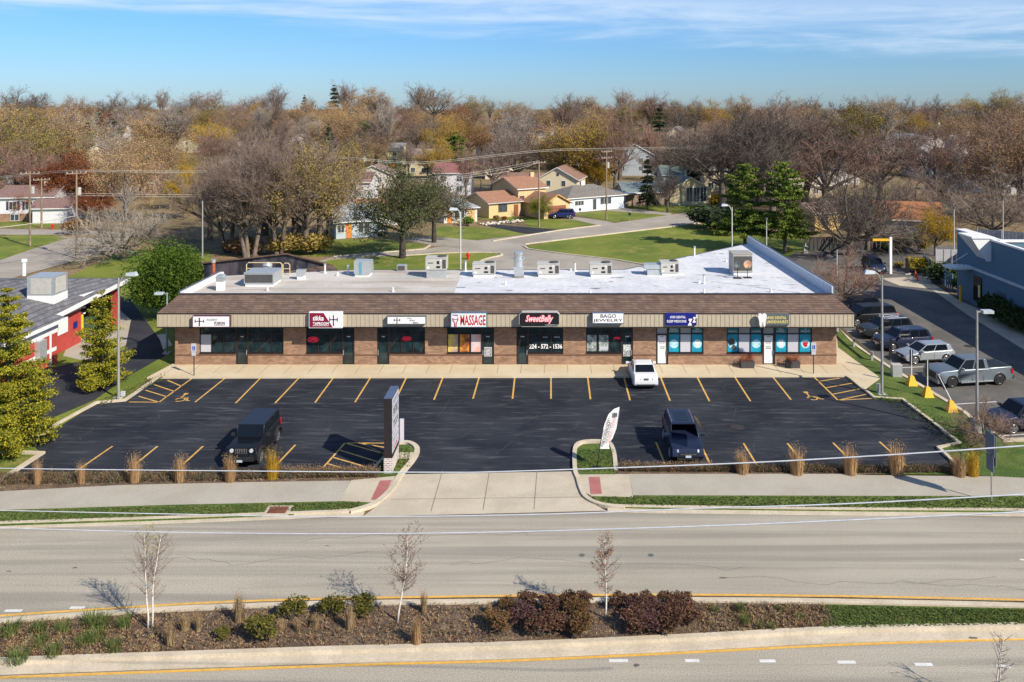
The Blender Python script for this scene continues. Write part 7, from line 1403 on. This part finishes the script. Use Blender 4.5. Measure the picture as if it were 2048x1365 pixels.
# foreground pines and bush at left
def place(pr, loc, s, label, nm, cat='tree', rz=0, leaf=None, group=None):
    t = copy_tree(pr, loc=loc, rz=rz, label=label, scale=s); t.name = nm; t['category'] = cat
    if group: t['group'] = group
    if leaf:
        for c in t.children:
            if c.name.startswith(('crown', 'foliage')): recolor(c, leaf, len(c.data.materials) - 1)
    return t
pA = make_conifer(31, 9.6, 2.7, 21, L_pine, .075, .05, dens=11, droop=.06, base=.04, pw=.7); pB = make_conifer(32, 6.8, 1.9, 17, L_pine, .07, .10, dens=9.0, droop=.16, base=.06, pw=.6)
for t, px, py, lb in ((pA, 14, 905, 'big yellow-green pine cut by the left edge of the frame'), (pB, 205, 775, 'yellow-green pine beside the left lamp post')):
    p = P(px, py); t.location = p; t['label'] = lb; t['category'] = 'pine tree'; t.name = 'pine_tree'
pC = make_bush('arborvitae_shrub', 41, 3.7, 8.0, 30000, .10, leafmat('arborvitae_leaf', (0.04, 0.085, 0.013), (0.11, 0.165, 0.028), .2), 30, fl=(.35, .6)); pC.scale = (1.15, 1.1, 1.0); p = P(330, 642); pC.location = (p.x, p.y + 1, 0); pC['label'] = 'huge bright green rounded bush at the left end of the shops'; pC['category'] = 'bush'
b2 = make_bush('shrub', 42, 1.0, 1.6, 2600, .07, L_pine, 6); b2.location = P(187, 785); b2['label'] = 'small gold-tipped round shrub at the foot of the pine'; b2['category'] = 'shrub'
# hedges and shrubs
gb = make_bush('shrub', 43, 1.0, 1.5, 1500, .10, L_green, 8)
first = [gb]
def shrub(px, py, w_, h, leaf, label, Y=None, z=0):
    p = G(px, py) if Y is None else at(px, Y)
    if first: t = first.pop(); t.location = p; t.scale = (w_ / 2.1, w_ / 2.1, h / 1.5); t['label'] = label
    else: t = copy_tree(gb, loc=p, rz=(px * 1.7) % 6, label=label, scale=(w_ / 2.1, w_ / 2.1, h / 1.5)); t.name = 'shrub'
    for c in t.children:
        if c.name.startswith('foliage'): recolor(c, leaf)
    t['category'] = 'shrub'; return t
shrub(1850, 545, 4.2, 2.0, leafmat('yellow_bush_leaf', (.42, .30, .03), (.28, .24, .04)), 'golden yellow bush beside the order post'); shrub(1800, 505, 5, 2.2, L_green, 'green hedge bush right of the clearance bar, left half'); shrub(1838, 503, 4, 2.4, L_green, 'green hedge bush right of the clearance bar, right half'); shrub(1795, 535, 1.8, .8, L_olive, 'tiny olive bush by the clearance post')
shrub(1895, 570, 5, 2.6, leafmat('dark_hedge_leaf', (.035, .055, .022), (.065, .09, .03)), 'dark green hedge at the far end of the bank wall'); shrub(1925, 585, 3, 2.2, leafmat('dark_hedge_leaf', (.035, .055, .022), (.065, .09, .03)), 'dark green hedge by the bank drive-up window')
for k, (px, py) in enumerate(((1985, 632), (2012, 645), (2040, 660), (2068, 672))): shrub(px, py, 3.4, 2.4, leafmat('dark_hedge_leaf', (.035, .055, .022), (.065, .09, .03)), 'dark clipped hedge along the bank wall, %s from its door' % ['nearest', 'second', 'third', 'fourth'][k])
shrub(935, 452, 2.6, 1.7, L_bush, 'round clipped green shrub by the low grey-roofed bungalow'); shrub(1385, 424, 1.3, 1.4, L_green, 'small round shrub beside the back road'); shrub(1250, 392, 5, 3.2, L_green, 'dense green bush near the spruces, centre right'); shrub(1420, 455, 9, 4.0, L_spruce, 'dark sprawling thicket left of the tall pines'); shrub(1455, 468, 7, 3.4, L_spruce, 'dark thicket right against the left tall pine')
shrub(993, 440, 1.6, .9, L_brown, 'brown garden shrub before the yellow house window'); shrub(1010, 442, 1.4, .9, L_rust, 'rust garden shrub near the yellow house door'); shrub(560, 510, 6, 3.2, L_olive, 'olive undergrowth at the foot of the tree clump, left'); shrub(620, 508, 6, 3.0, L_olive, 'olive undergrowth at the foot of the tree clump, right'); shrub(485, 508, 6, 2.6, L_brown, 'brown undergrowth left of the tree clump')
shrub(1430, 408, 7, 2.2, L_gold, 'golden low hedge below the cream house'); shrub(150, 468, 5, 2.6, L_brown, 'brown thicket by the side street pole')
# ---------------------------------------------------------------- woods fill
rg = random.Random(77)
houseX = [(a[0], a[1], a[2]) for a in FARH] + [(1020, 155, 14), (1190, 165, 18), (690, 150, 9), (910, 150, 8), (1110, 175, 12), (1370, 168, 18), (1440, 196, 9), (50, 146, 14), (1680, 140, 12), (1800, 132, 10)]
KL = {'bare': 'leafless brown-grey tree', 'wide': 'broad leafless tree', 'clump': 'many-stemmed leafless tree', 'tall': 'upright leafless tree', 'thin': 'thin tan-leaved tree', 'full': 'full autumn tree', 'willow': 'olive autumn tree', 'pine': 'dark green pine', 'spruce': 'dark spruce'}
def zone(px):
    for a, s in ((170, 'at the far left of the woods'), (430, 'in the left woods'), (700, 'in the woods behind the big bare clump'), (960, 'in the woods left of centre'), (1240, 'in the woods behind the yellow house'), (1460, 'in the woods right of centre'), (1700, 'in the woods behind the pines'), (1900, 'in the woods over the drive-through'), (9999, 'at the far right of the woods')):
        if px < a: return s
rows = [(158, 120, (8, 12)), (184, 92, (8, 13)), (212, 82, (9, 14)), (250, 72, (10, 15)), (300, 54, (13, 19)), (365, 48, (14, 21)), (450, 42, (14, 23)), (560, 36, (12, 29))]
cnt = 0
for ri, (Y0, step, hr) in enumerate(rows):
    px = -40 + rg.uniform(0, step)
    while px < 2090:
        Y = Y0 + rg.uniform(-.08, .08) * Y0; x = px + rg.uniform(-.4, .4) * step; px += step * rg.uniform(.75, 1.2)
        if Y < 225 and 640 < x < 1480 and rg.random() < (.95 if x < 1010 else .6): continue
        if Y < 172 and (640 < x < 1620 or x < 150 or rg.random() < .3): continue
        if Y < 205 and 1610 < x < 1905 and rg.random() < .75: continue
        blocked = False
        for hx, hy, hw in houseX:
            pw = hw * F / hy * .5
            if abs(x - hx) < pw * 1.05 and hy - 150 < Y < hy + 12 and rg.random() < (.93 if Y > hy - 80 else .8): blocked = True; break
        if blocked: continue
        if x < 320: wts = dict(bare=2.6, thin=3.2, full=1.3, willow=1.4, spruce=.3, wide=.8)
        elif x < 720: wts = dict(bare=4, clump=1, thin=1.8, full=1.4, willow=1, tall=1.4, spruce=.5, pine=.2)
        elif x < 1260: wts = dict(bare=3.0, thin=2.6, full=1.1, willow=1.3, tall=1.8, pine=.5)
        elif x < 1480: wts = dict(bare=4.2, tall=1, thin=1.5, spruce=.6, wide=1)
        else: wts = dict(bare=5, wide=1.6, clump=1, thin=1.8, full=.8, tall=1.2, willow=.5, spruce=.2)
        kd = rg.choices(list(wts), list(wts.values()))[0]; leaf = None; cn = ''
        if kd in ('thin', 'full', 'willow'):
            leaf, cn = rg.choices([(L_tan, 'tan'), (L_gold, 'golden'), (L_olive, 'olive'), (L_brown, 'brown'), (L_rust, 'russet')], [5, .9 if kd != 'full' else 3.5, 1.6, 2.0, .35])[0]
        lb = (KL[kd] if not cn else {'thin': 'sparse %s-leaved tree', 'full': 'full %s tree', 'willow': 'drooping %s tree'}[kd] % cn) + ' ' + zone(x)
        dep = 'front' if Y < 235 else ('mid' if Y < 400 else 'far')
        lb += {'front': ', near row', 'mid': ', middle rows', 'far': ', skyline rows'}[dep]
        p = at(x, Y); tw = rg.choice([None, None, T_red, T_grey, T_dark]) if kd in ('bare', 'wide', 'clump', 'tall') else None
        tree(kd, p.x, p.y, rg.uniform(*hr) * (1.0 if kd != 'tall' else 1.15), lb, leaf, wide=rg.uniform(.9, 1.35), seed=cnt, group=lb.replace('tree', 'trees', 1), twig=tw); cnt += 1
# skyline wood far away: one uncounted mass
q = MB(); rs = random.Random(9)
for k in range(420):
    Y = rs.uniform(600, 760); x = rs.uniform(-60, 2110); p = at(x, Y); Hh = rs.uniform(7, 12) + 3 * sin(x / 90); R = rs.uniform(5, 9); m_ = rs.choices((0, 1, 2, 3), (4, 3, 2, 1))[0]
    for j in range(110):
        d = Vector((rs.gauss(0, 1), rs.gauss(0, 1), rs.gauss(0, 1))).normalized() * rs.random() ** .4; leaf_quad(q, Vector((p.x + d.x * R, p.y + d.y * R, p.z + Hh * .55 + d.z * Hh * .5)), rs.uniform(.35, .8), rs, m_)
o = q.build('far_wood', [L_brown, leafmat('far_twig_haze', (.15, .12, .10), (.2, .15, .12)), L_tan, L_spruce]); tag(o, 'far skyline wood merging into one band', None, None, 'stuff')
# remove the tree prototypes themselves
for lst in PROT.values():
    for t in lst:
        for c in list(t.children): bpy.data.objects.remove(c)
        bpy.data.objects.remove(t)
# ---------------------------------------------------------------- planting: median, beds, birches
G_tan = leafmat('dry_grass_tan', (.50, .34, .18), (.34, .20, .10), .3); G_gold = leafmat('gold_grass', (.48, .27, .03), (.36, .24, .04), .2); G_straw = leafmat('straw_grass', (.40, .30, .17), (.28, .19, .11), .3); G_green = leafmat('green_grass_blade', (.07, .12, .03), (.18, .20, .07), .3)
B_olive = leafmat('olive_shrub_leaf', (.07, .085, .022), (.17, .14, .035), .3); B_wine = leafmat('wine_shrub_leaf', (.085, .04, .035), (.17, .10, .06), .3); B_plum = leafmat('plum_shrub_leaf', (.09, .045, .06), (.13, .075, .055), .2); B_mix = leafmat('russet_olive_leaf', (.12, .085, .035), (.17, .09, .05), .2)
tf = {'bed': make_tuft(1, 300, 1.15, .42, G_tan, .0065), 'med': make_tuft(2, 200, 1.0, .30, G_straw, .008), 'low': make_tuft(3, 170, 1.0, .7, G_green, .010)}
FIRST = {}
def tuft(k, px, py, h, w_, label, leaf=None, z=.1, nm='ornamental_grass', group=None):
    p = P(px, py, z)
    if k not in FIRST: o = tf[k]; FIRST[k] = 1
    else: o = tf[k].copy(); COL.objects.link(o)
    o.name = nm; o.location = p; o.rotation_euler = (0, 0, (px * .7) % 6); o.scale = (w_, w_ * (1 + .2 * sin(px)), h * (1 + .12 * sin(px * 1.7))); tag(o, label, 'grass clump', group)
    if leaf: recolor(o, leaf)
    elif o.material_slots[0].link == 'OBJECT': o.material_slots[0].link = 'DATA'
    return o
ordn = ['first', 'second', 'third', 'fourth', 'fifth', 'sixth']
for i, (px, py, h, lf, w_) in enumerate(((75, 968, 1.1, G_tan, .8), (162, 966, 1.15, G_tan, 1.0), (270, 964, 1.35, G_tan, 1.2), (360, 963, 1.25, G_tan, 1.0), (460, 962, 1.3, G_tan, 1.1), (545, 957, 1.45, G_gold, 1.3))):
    tuft('bed', px, py, h, w_, '%s tawny grass clump from the left in the left roadside bed' % ordn[i] if lf is G_tan else 'golden grass clump at the front wheel of the black off-roader', lf, group='grass clumps in the roadside beds')
for i, (px, py, h, lf, w_) in enumerate(((1485, 947, 1.35, G_tan, 1.1), (1593, 948, 1.45, G_tan, 1.4), (1700, 948, 1.5, G_tan, 1.4), (1793, 949, 1.5, G_tan, 1.35), (1917, 951, 1.3, G_tan, 1.3), (1946, 952, 1.35, G_gold, 1.2))):
    tuft('bed', px, py, h, w_, '%s tawny grass clump from the left in the right roadside bed' % ordn[i] if lf is G_tan else 'golden grass clump last in the right roadside bed', lf, group='grass clumps in the roadside beds')
def low_plants(name, n, regions, cols, hr, label, seed, zb=.08):
    rg = random.Random(seed); q = MB()
    for _ in range(n):
        f = regions[rg.randrange(len(regions))]; px = rg.uniform(f[0], f[1]); t = (px - f[0]) / (f[1] - f[0]); y0 = f[2] + (f[4] - f[2]) * t; y1 = f[3] + (f[5] - f[3]) * t
        p = P(px, rg.uniform(y0, y1), zb); k = rg.randrange(len(cols)); hh = rg.uniform(*hr)
        for j in range(5):
            a = rg.uniform(0, 6.28); L = hh * rg.uniform(.5, 1); e = p + Vector((cos(a) * L * .5, sin(a) * L * .5, L)); s = Vector((-sin(a), cos(a), 0)) * .008
            q.face([tuple(p - s), tuple(p + s), tuple(e)], k); leaf_quad(q, e, .03, rg, k); leaf_quad(q, p.lerp(e, .6), .025, rg, k)
    o = q.build(name, cols); tag(o, label, None, None, 'stuff')
D1 = leafmat('grey_seedhead', (.15, .12, .09), (.25, .20, .15)); D2 = leafmat('dark_dry_leaf', (.05, .042, .03), (.13, .09, .055)); D3 = leafmat('tan_dry_leaf', (.35, .22, .11), (.22, .13, .07)); D4 = leafmat('muted_green_leaf', (.10, .11, .045), (.06, .08, .03))
low_plants('dried_plants', 3600, [(-20, 480, 952, 972, 948, 962), (480, 755, 948, 960, 946, 955)], [D1, D2, D1, D4, D3], (.15, .42), 'dried seedheads filling the left roadside bed', 3)
low_plants('dried_plants', 3000, [(1240, 1480, 936, 944, 937, 945), (1480, 1930, 936, 946, 938, 948)], [D1, D2, D4, D3], (.15, .42), 'dried seedheads filling the right roadside bed', 4)
low_plants('dried_plants', 1100, [(560, 755, 944, 956, 943, 953), (1240, 1420, 936, 944, 937, 944)], [D3, D1], (.2, .5), 'tan dry stalks near the driveway islands', 5)
low_plants('dried_plants', 2200, [(0, 350, 1252, 1318, 1230, 1305), (350, 1000, 1225, 1303, 1214, 1288), (1400, 1650, 1212, 1270, 1212, 1255)], [D3, G_straw, D2], (.05, .18), 'low straw and weeds across the median bed', 6, .11)
low_plants('turf_blades', 2600, [(1645, 2070, 1212, 1258, 1222, 1250)], [G_green], (.03, .07), 'short turf blades on the median grass', 7, .115)
low_plants('turf_blades', 3800, [(-20, 720, 1024, 1048, 1004, 1020), (1200, 2070, 995, 1012, 995, 1022)], [G_green, D4], (.03, .07), 'short turf blades on the roadside verges', 8, .09)
low_plants('turf_blades', 2200, [(1155, 1228, 900, 944, 900, 944), (760, 820, 905, 945, 895, 935), (1760, 1900, 780, 800, 840, 890), (1900, 1960, 860, 940, 860, 940), (200, 330, 815, 800, 760, 745)], [G_green, D4], (.03, .07), 'short turf blades on the kerbed islands', 9, .11)
# median shrubs
ms = make_bush('median_shrub', 51, .62, 1.0, 1500, .042, B_olive, 22, fl=(.16, .34)); fst = [ms]
def mshrub(px, py, w_, h, leaf, label, group):
    p = P(px, py, .11)
    if fst: t = fst.pop(); t.location = p; t['label'] = label
    else: t = copy_tree(ms, loc=p, rz=(px * 2.3) % 6, label=label); t.name = 'median_shrub'
    t.scale = (w_ * 1.15, w_ * 1.15, h / 1.0); t['category'] = 'shrub'; t['group'] = group
    for c in t.children:
        if c.name.startswith('foliage'): recolor(c, leaf)
for px, py, w_, h, lb in ((583, 1240, 1.1, .95, 'olive shrub just right of the tan upright grass, upper row'), (660, 1233, 1.1, .85, 'olive shrub left of the birch pair gap, middle of the upper row'), (722, 1228, 1.2, .85, 'olive shrub nearest the middle birch on its left'), (528, 1283, 1.2, 1.15, 'largest olive shrub, lower row left of centre'), (443, 1278, .7, .5, 'low sparse olive shrub between two dry grasses')): mshrub(px, py, w_, h, B_olive, lb, 'olive shrubs in the median')
r5 = random.Random(12)
for i, (px, py, w_, h, lf) in enumerate(((1000, 1262, 1.1, .9, B_mix), (1012, 1222, .8, .6, B_mix), (1045, 1242, 1.1, .8, B_plum), (1060, 1215, .9, .7, B_wine), (1080, 1272, 1.2, .9, B_wine), (1095, 1226, 1.1, .8, B_wine), (1115, 1262, 1.1, .8, B_wine), (1145, 1232, 1.0, .8, B_mix), (1160, 1266, 1.2, .9, B_mix), (1172, 1212, .8, .6, B_wine), (1135, 1212, .8, .6, B_wine))):
    mshrub(px, py, w_, h, lf, 'wine-brown shrub massed left of the right birch, ' + ('front' if py > 1250 else ('back' if py < 1224 else 'middle')) + ' row, %s' % ['leftmost', 'second', 'third', 'fourth', 'fifth', 'sixth', 'seventh', 'eighth', 'ninth', 'tenth', 'last'][i], 'wine-brown shrubs left of the right birch')
for i, (px, py, w_, h, lf) in enumerate(((1238, 1215, .9, .7, B_wine), (1262, 1258, 1.3, .9, B_wine), (1262, 1226, 1.0, .8, B_plum), (1290, 1218, 1.0, .8, B_wine), (1300, 1262, 1.2, .9, B_plum), (1305, 1236, 1.1, .8, B_plum), (1330, 1215, .9, .7, B_wine), (1340, 1258, 1.3, .95, B_wine), (1345, 1232, 1.0, .8, B_wine), (1368, 1214, .9, .7, B_wine), (1376, 1246, 1.2, .85, B_wine), (1288, 1240, 1.1, .8, B_wine))):
    mshrub(px, py, w_, h, lf, 'dark plum shrub massed right of the right birch, %s one' % ['top left', 'bottom left', 'upper left', 'upper middle', 'bottom middle', 'centre', 'top middle', 'bottom right', 'right of centre', 'top right', 'rightmost', 'left of centre'][i], 'plum shrubs right of the right birch')
for px, py, h, w_, lf, lb in ((478, 1243, 1.1, .9, None, 'upright dry grass above the low olive shrub'), (340, 1290, .9, .9, None, 'dry grass below and right of the left birch'), (370, 1258, .6, 1.1, None, 'low dry grass right of the left birch'), (396, 1262, .8, .6, None, 'thin dry grass before the kerb, right of the low one'), (700, 1258, 1.0, .9, None, 'dry grass between the olive shrubs and middle birch'), (848, 1224, .9, .7, None, 'upright dry grass right of the middle birch at the back'), (833, 1288, 1.1, 1.0, G_tan, 'russet dry grass right of the middle birch in front'), (978, 1226, .6, .6, None, 'small pale dry grass before the wine shrubs'), (560, 1262, .5, .8, None, 'pale tuft right of the largest olive shrub'), (595, 1262, .5, .7, None, 'second pale tuft right of the largest olive shrub'), (632, 1256, .6, .9, None, 'rounded pale tuft under the middle olive shrub')):
    tuft('med', px, py, h, w_, lb, lf, .11, 'dry_grass', 'dry grass clumps in the median')
for i, (px, py, h, w_) in enumerate(((20, 1268, .5, .8), (78, 1262, .4, .7), (125, 1262, .45, .7), (185, 1250, .55, .9), (205, 1252, .5, .9), (190, 1280, .45, .8), (248, 1252, .45, .7), (106, 1310, .5, .8), (80, 1290, .45, .8), (228, 1300, .45, .7), (35, 1322, .5, .9), (165, 1290, .4, .7), (738, 1222, .35, .4), (1480, 1222, .4, .5), (1490, 1246, .4, .5), (1430, 1225, .3, .4), (1520, 1256, .25, .4), (1545, 1258, .25, .4), (1560, 1222, .2, .4), (1600, 1236, .2, .4))):
    tuft('low', px, py, h, w_, ['dark green grass clump in the left end of the median', 'small green plant in the bare soil right of the plum shrubs'][i > 12] + (', ' + ['farthest left', 'beside a straw gap', 'behind the kerb', 'tall against the kerb', 'tallest of the group', 'below the tall pair', 'beside the birch shadow', 'lowest of the group', 'in the middle', 'lone one left of the birch', 'at the bottom left corner', 'between straw patches', '', 'against the kerb', 'mid bed', 'near the shrubs', 'low pair left', 'low pair right', 'upper right', 'last before the turf'][i]) if i != 12 else 'small spiky green clump left of the middle birch', G_green, .11, 'green_grass', 'green clumps in the median')
# birches
def birch(px, py, top, seed, label, leaf, leaves, spread, forks, topy=None, nb=44):
    p = P(px, py, .11); h = zof(top, p.y) - p.z; rg = random.Random(seed); t = thing('birch_tree', label, 'birch tree', p); q = MB(); cr = MB()
    stems = forks
    for s in range(stems):
        a = rg.uniform(0, 6.28); b = Vector(((s - (stems - 1) / 2) * .16, 0, -.05)); pts = [b]; d = Vector((rg.uniform(-.05, .05), rg.uniform(-.05, .05), 1))
        for k in range(7): d = (d + Vector((rg.uniform(-.11, .11), rg.uniform(-.11, .11), .1))).normalized(); pts.append(pts[-1] + d * h / 7 * .9)
        q.tube(pts, [.042 * (1 - i / 8.5) for i in range(8)], 7, 0)
        for k in range(nb):
            i = rg.uniform(2.2, 6.9); j = int(i); o_ = pts[j].lerp(pts[j + 1] if j < 7 else pts[j], i - j); a = rg.uniform(0, 6.28); L = spread * rg.uniform(.5, 1) * (1.15 - abs(i - 4) / 5)
            dd = Vector((cos(a), sin(a), .75)).normalized(); m1 = o_ + dd * L * .5; e = m1 + (dd + Vector((rg.uniform(-.3, .3), rg.uniform(-.3, .3), .3))).normalized() * L * .5
            tri_tube(cr, o_, m1, .012, .008); tri_tube(cr, m1, e, .008, .005)
            for _ in range(7):
                u = rg.random(); c = (o_.lerp(m1, u) if rg.random() < .4 else m1.lerp(e, u)); e2 = c + Vector((rg.uniform(-1, 1), rg.uniform(-1, 1), rg.uniform(-.1, .9))) * L * .28; tri_tube(cr, c, e2, .005, .003)
                for _ in range(leaves): leaf_quad(cr, c.lerp(e2, rg.random()) + Vector((rg.gauss(0, .03),) * 3), .034, rg, 1)
    if topy:
        for k in range(70): z = h * rg.uniform(.72, 1); leaf_quad(cr, Vector((rg.choice((-.15, .1, .22)) + rg.gauss(0, .06), rg.gauss(0, .1), z)), .045, rg, 2)
    part('trunk', q, mat('birch_bark', (0.62, 0.58, 0.52), .8, var=.15, scale=8), t, True); part('crown', cr, [mat('birch_twig', (0.20, 0.15, 0.12), .9), leaf, topy or leaf], t); return t
birch(300, 1258, 1045, 3, 'young two-stemmed birch at the left of the median with yellow-green tip leaves', D2, 0, 1.1, 2, leafmat('yellow_tip_leaf', (.30, .27, .03), (.22, .2, .04)))
birch(795, 1244, 1055, 5, 'young single-stemmed birch in the middle of the median with round crown', leafmat('birch_dead_leaf', (.20, .09, .07), (.14, .08, .06)), 2, 1.35, 1)
birch(1210, 1237, 1050, 8, 'young narrow birch at the right between two shrub masses', leafmat('birch_tan_leaf', (.24, .12, .08), (.30, .17, .08)), 2, .8, 1)
birch(1998, 1420, 1258, 11, 'leafless sapling top rising from below the frame at bottom right', D2, 0, .7, 2, nb=12)
birch(2943, 2135, 860, 13, 'slender tree beyond the right edge whose shadow falls on the lower lane', D2, 5, 2.2, 1, nb=70)
# smooth cars
for o in bpy.data.objects:
    if o.type == 'MESH' and o.name.split('.')[0] in ('body', 'roof') and o.parent and any(k in o.parent.name for k in ('parked', 'pickup', 'waiting')):
        b = o.modifiers.new('bevel', 'BEVEL'); b.width = .035; b.segments = 2; b.limit_method = 'ANGLE'; b.angle_limit = radians(28)
        o.data.polygons.foreach_set('use_smooth', [True] * len(o.data.polygons)); o.data.set_sharp_from_angle(angle=radians(42))
for o in bpy.data.objects:
    if o.type == 'MESH' and o.name.split('.')[0] in ('pipe', 'pole', 'fan_drum', 'wheel') and not o.data.polygons[0].use_smooth:
        o.data.polygons.foreach_set('use_smooth', [True] * len(o.data.polygons)); o.data.set_sharp_from_angle(angle=radians(40))
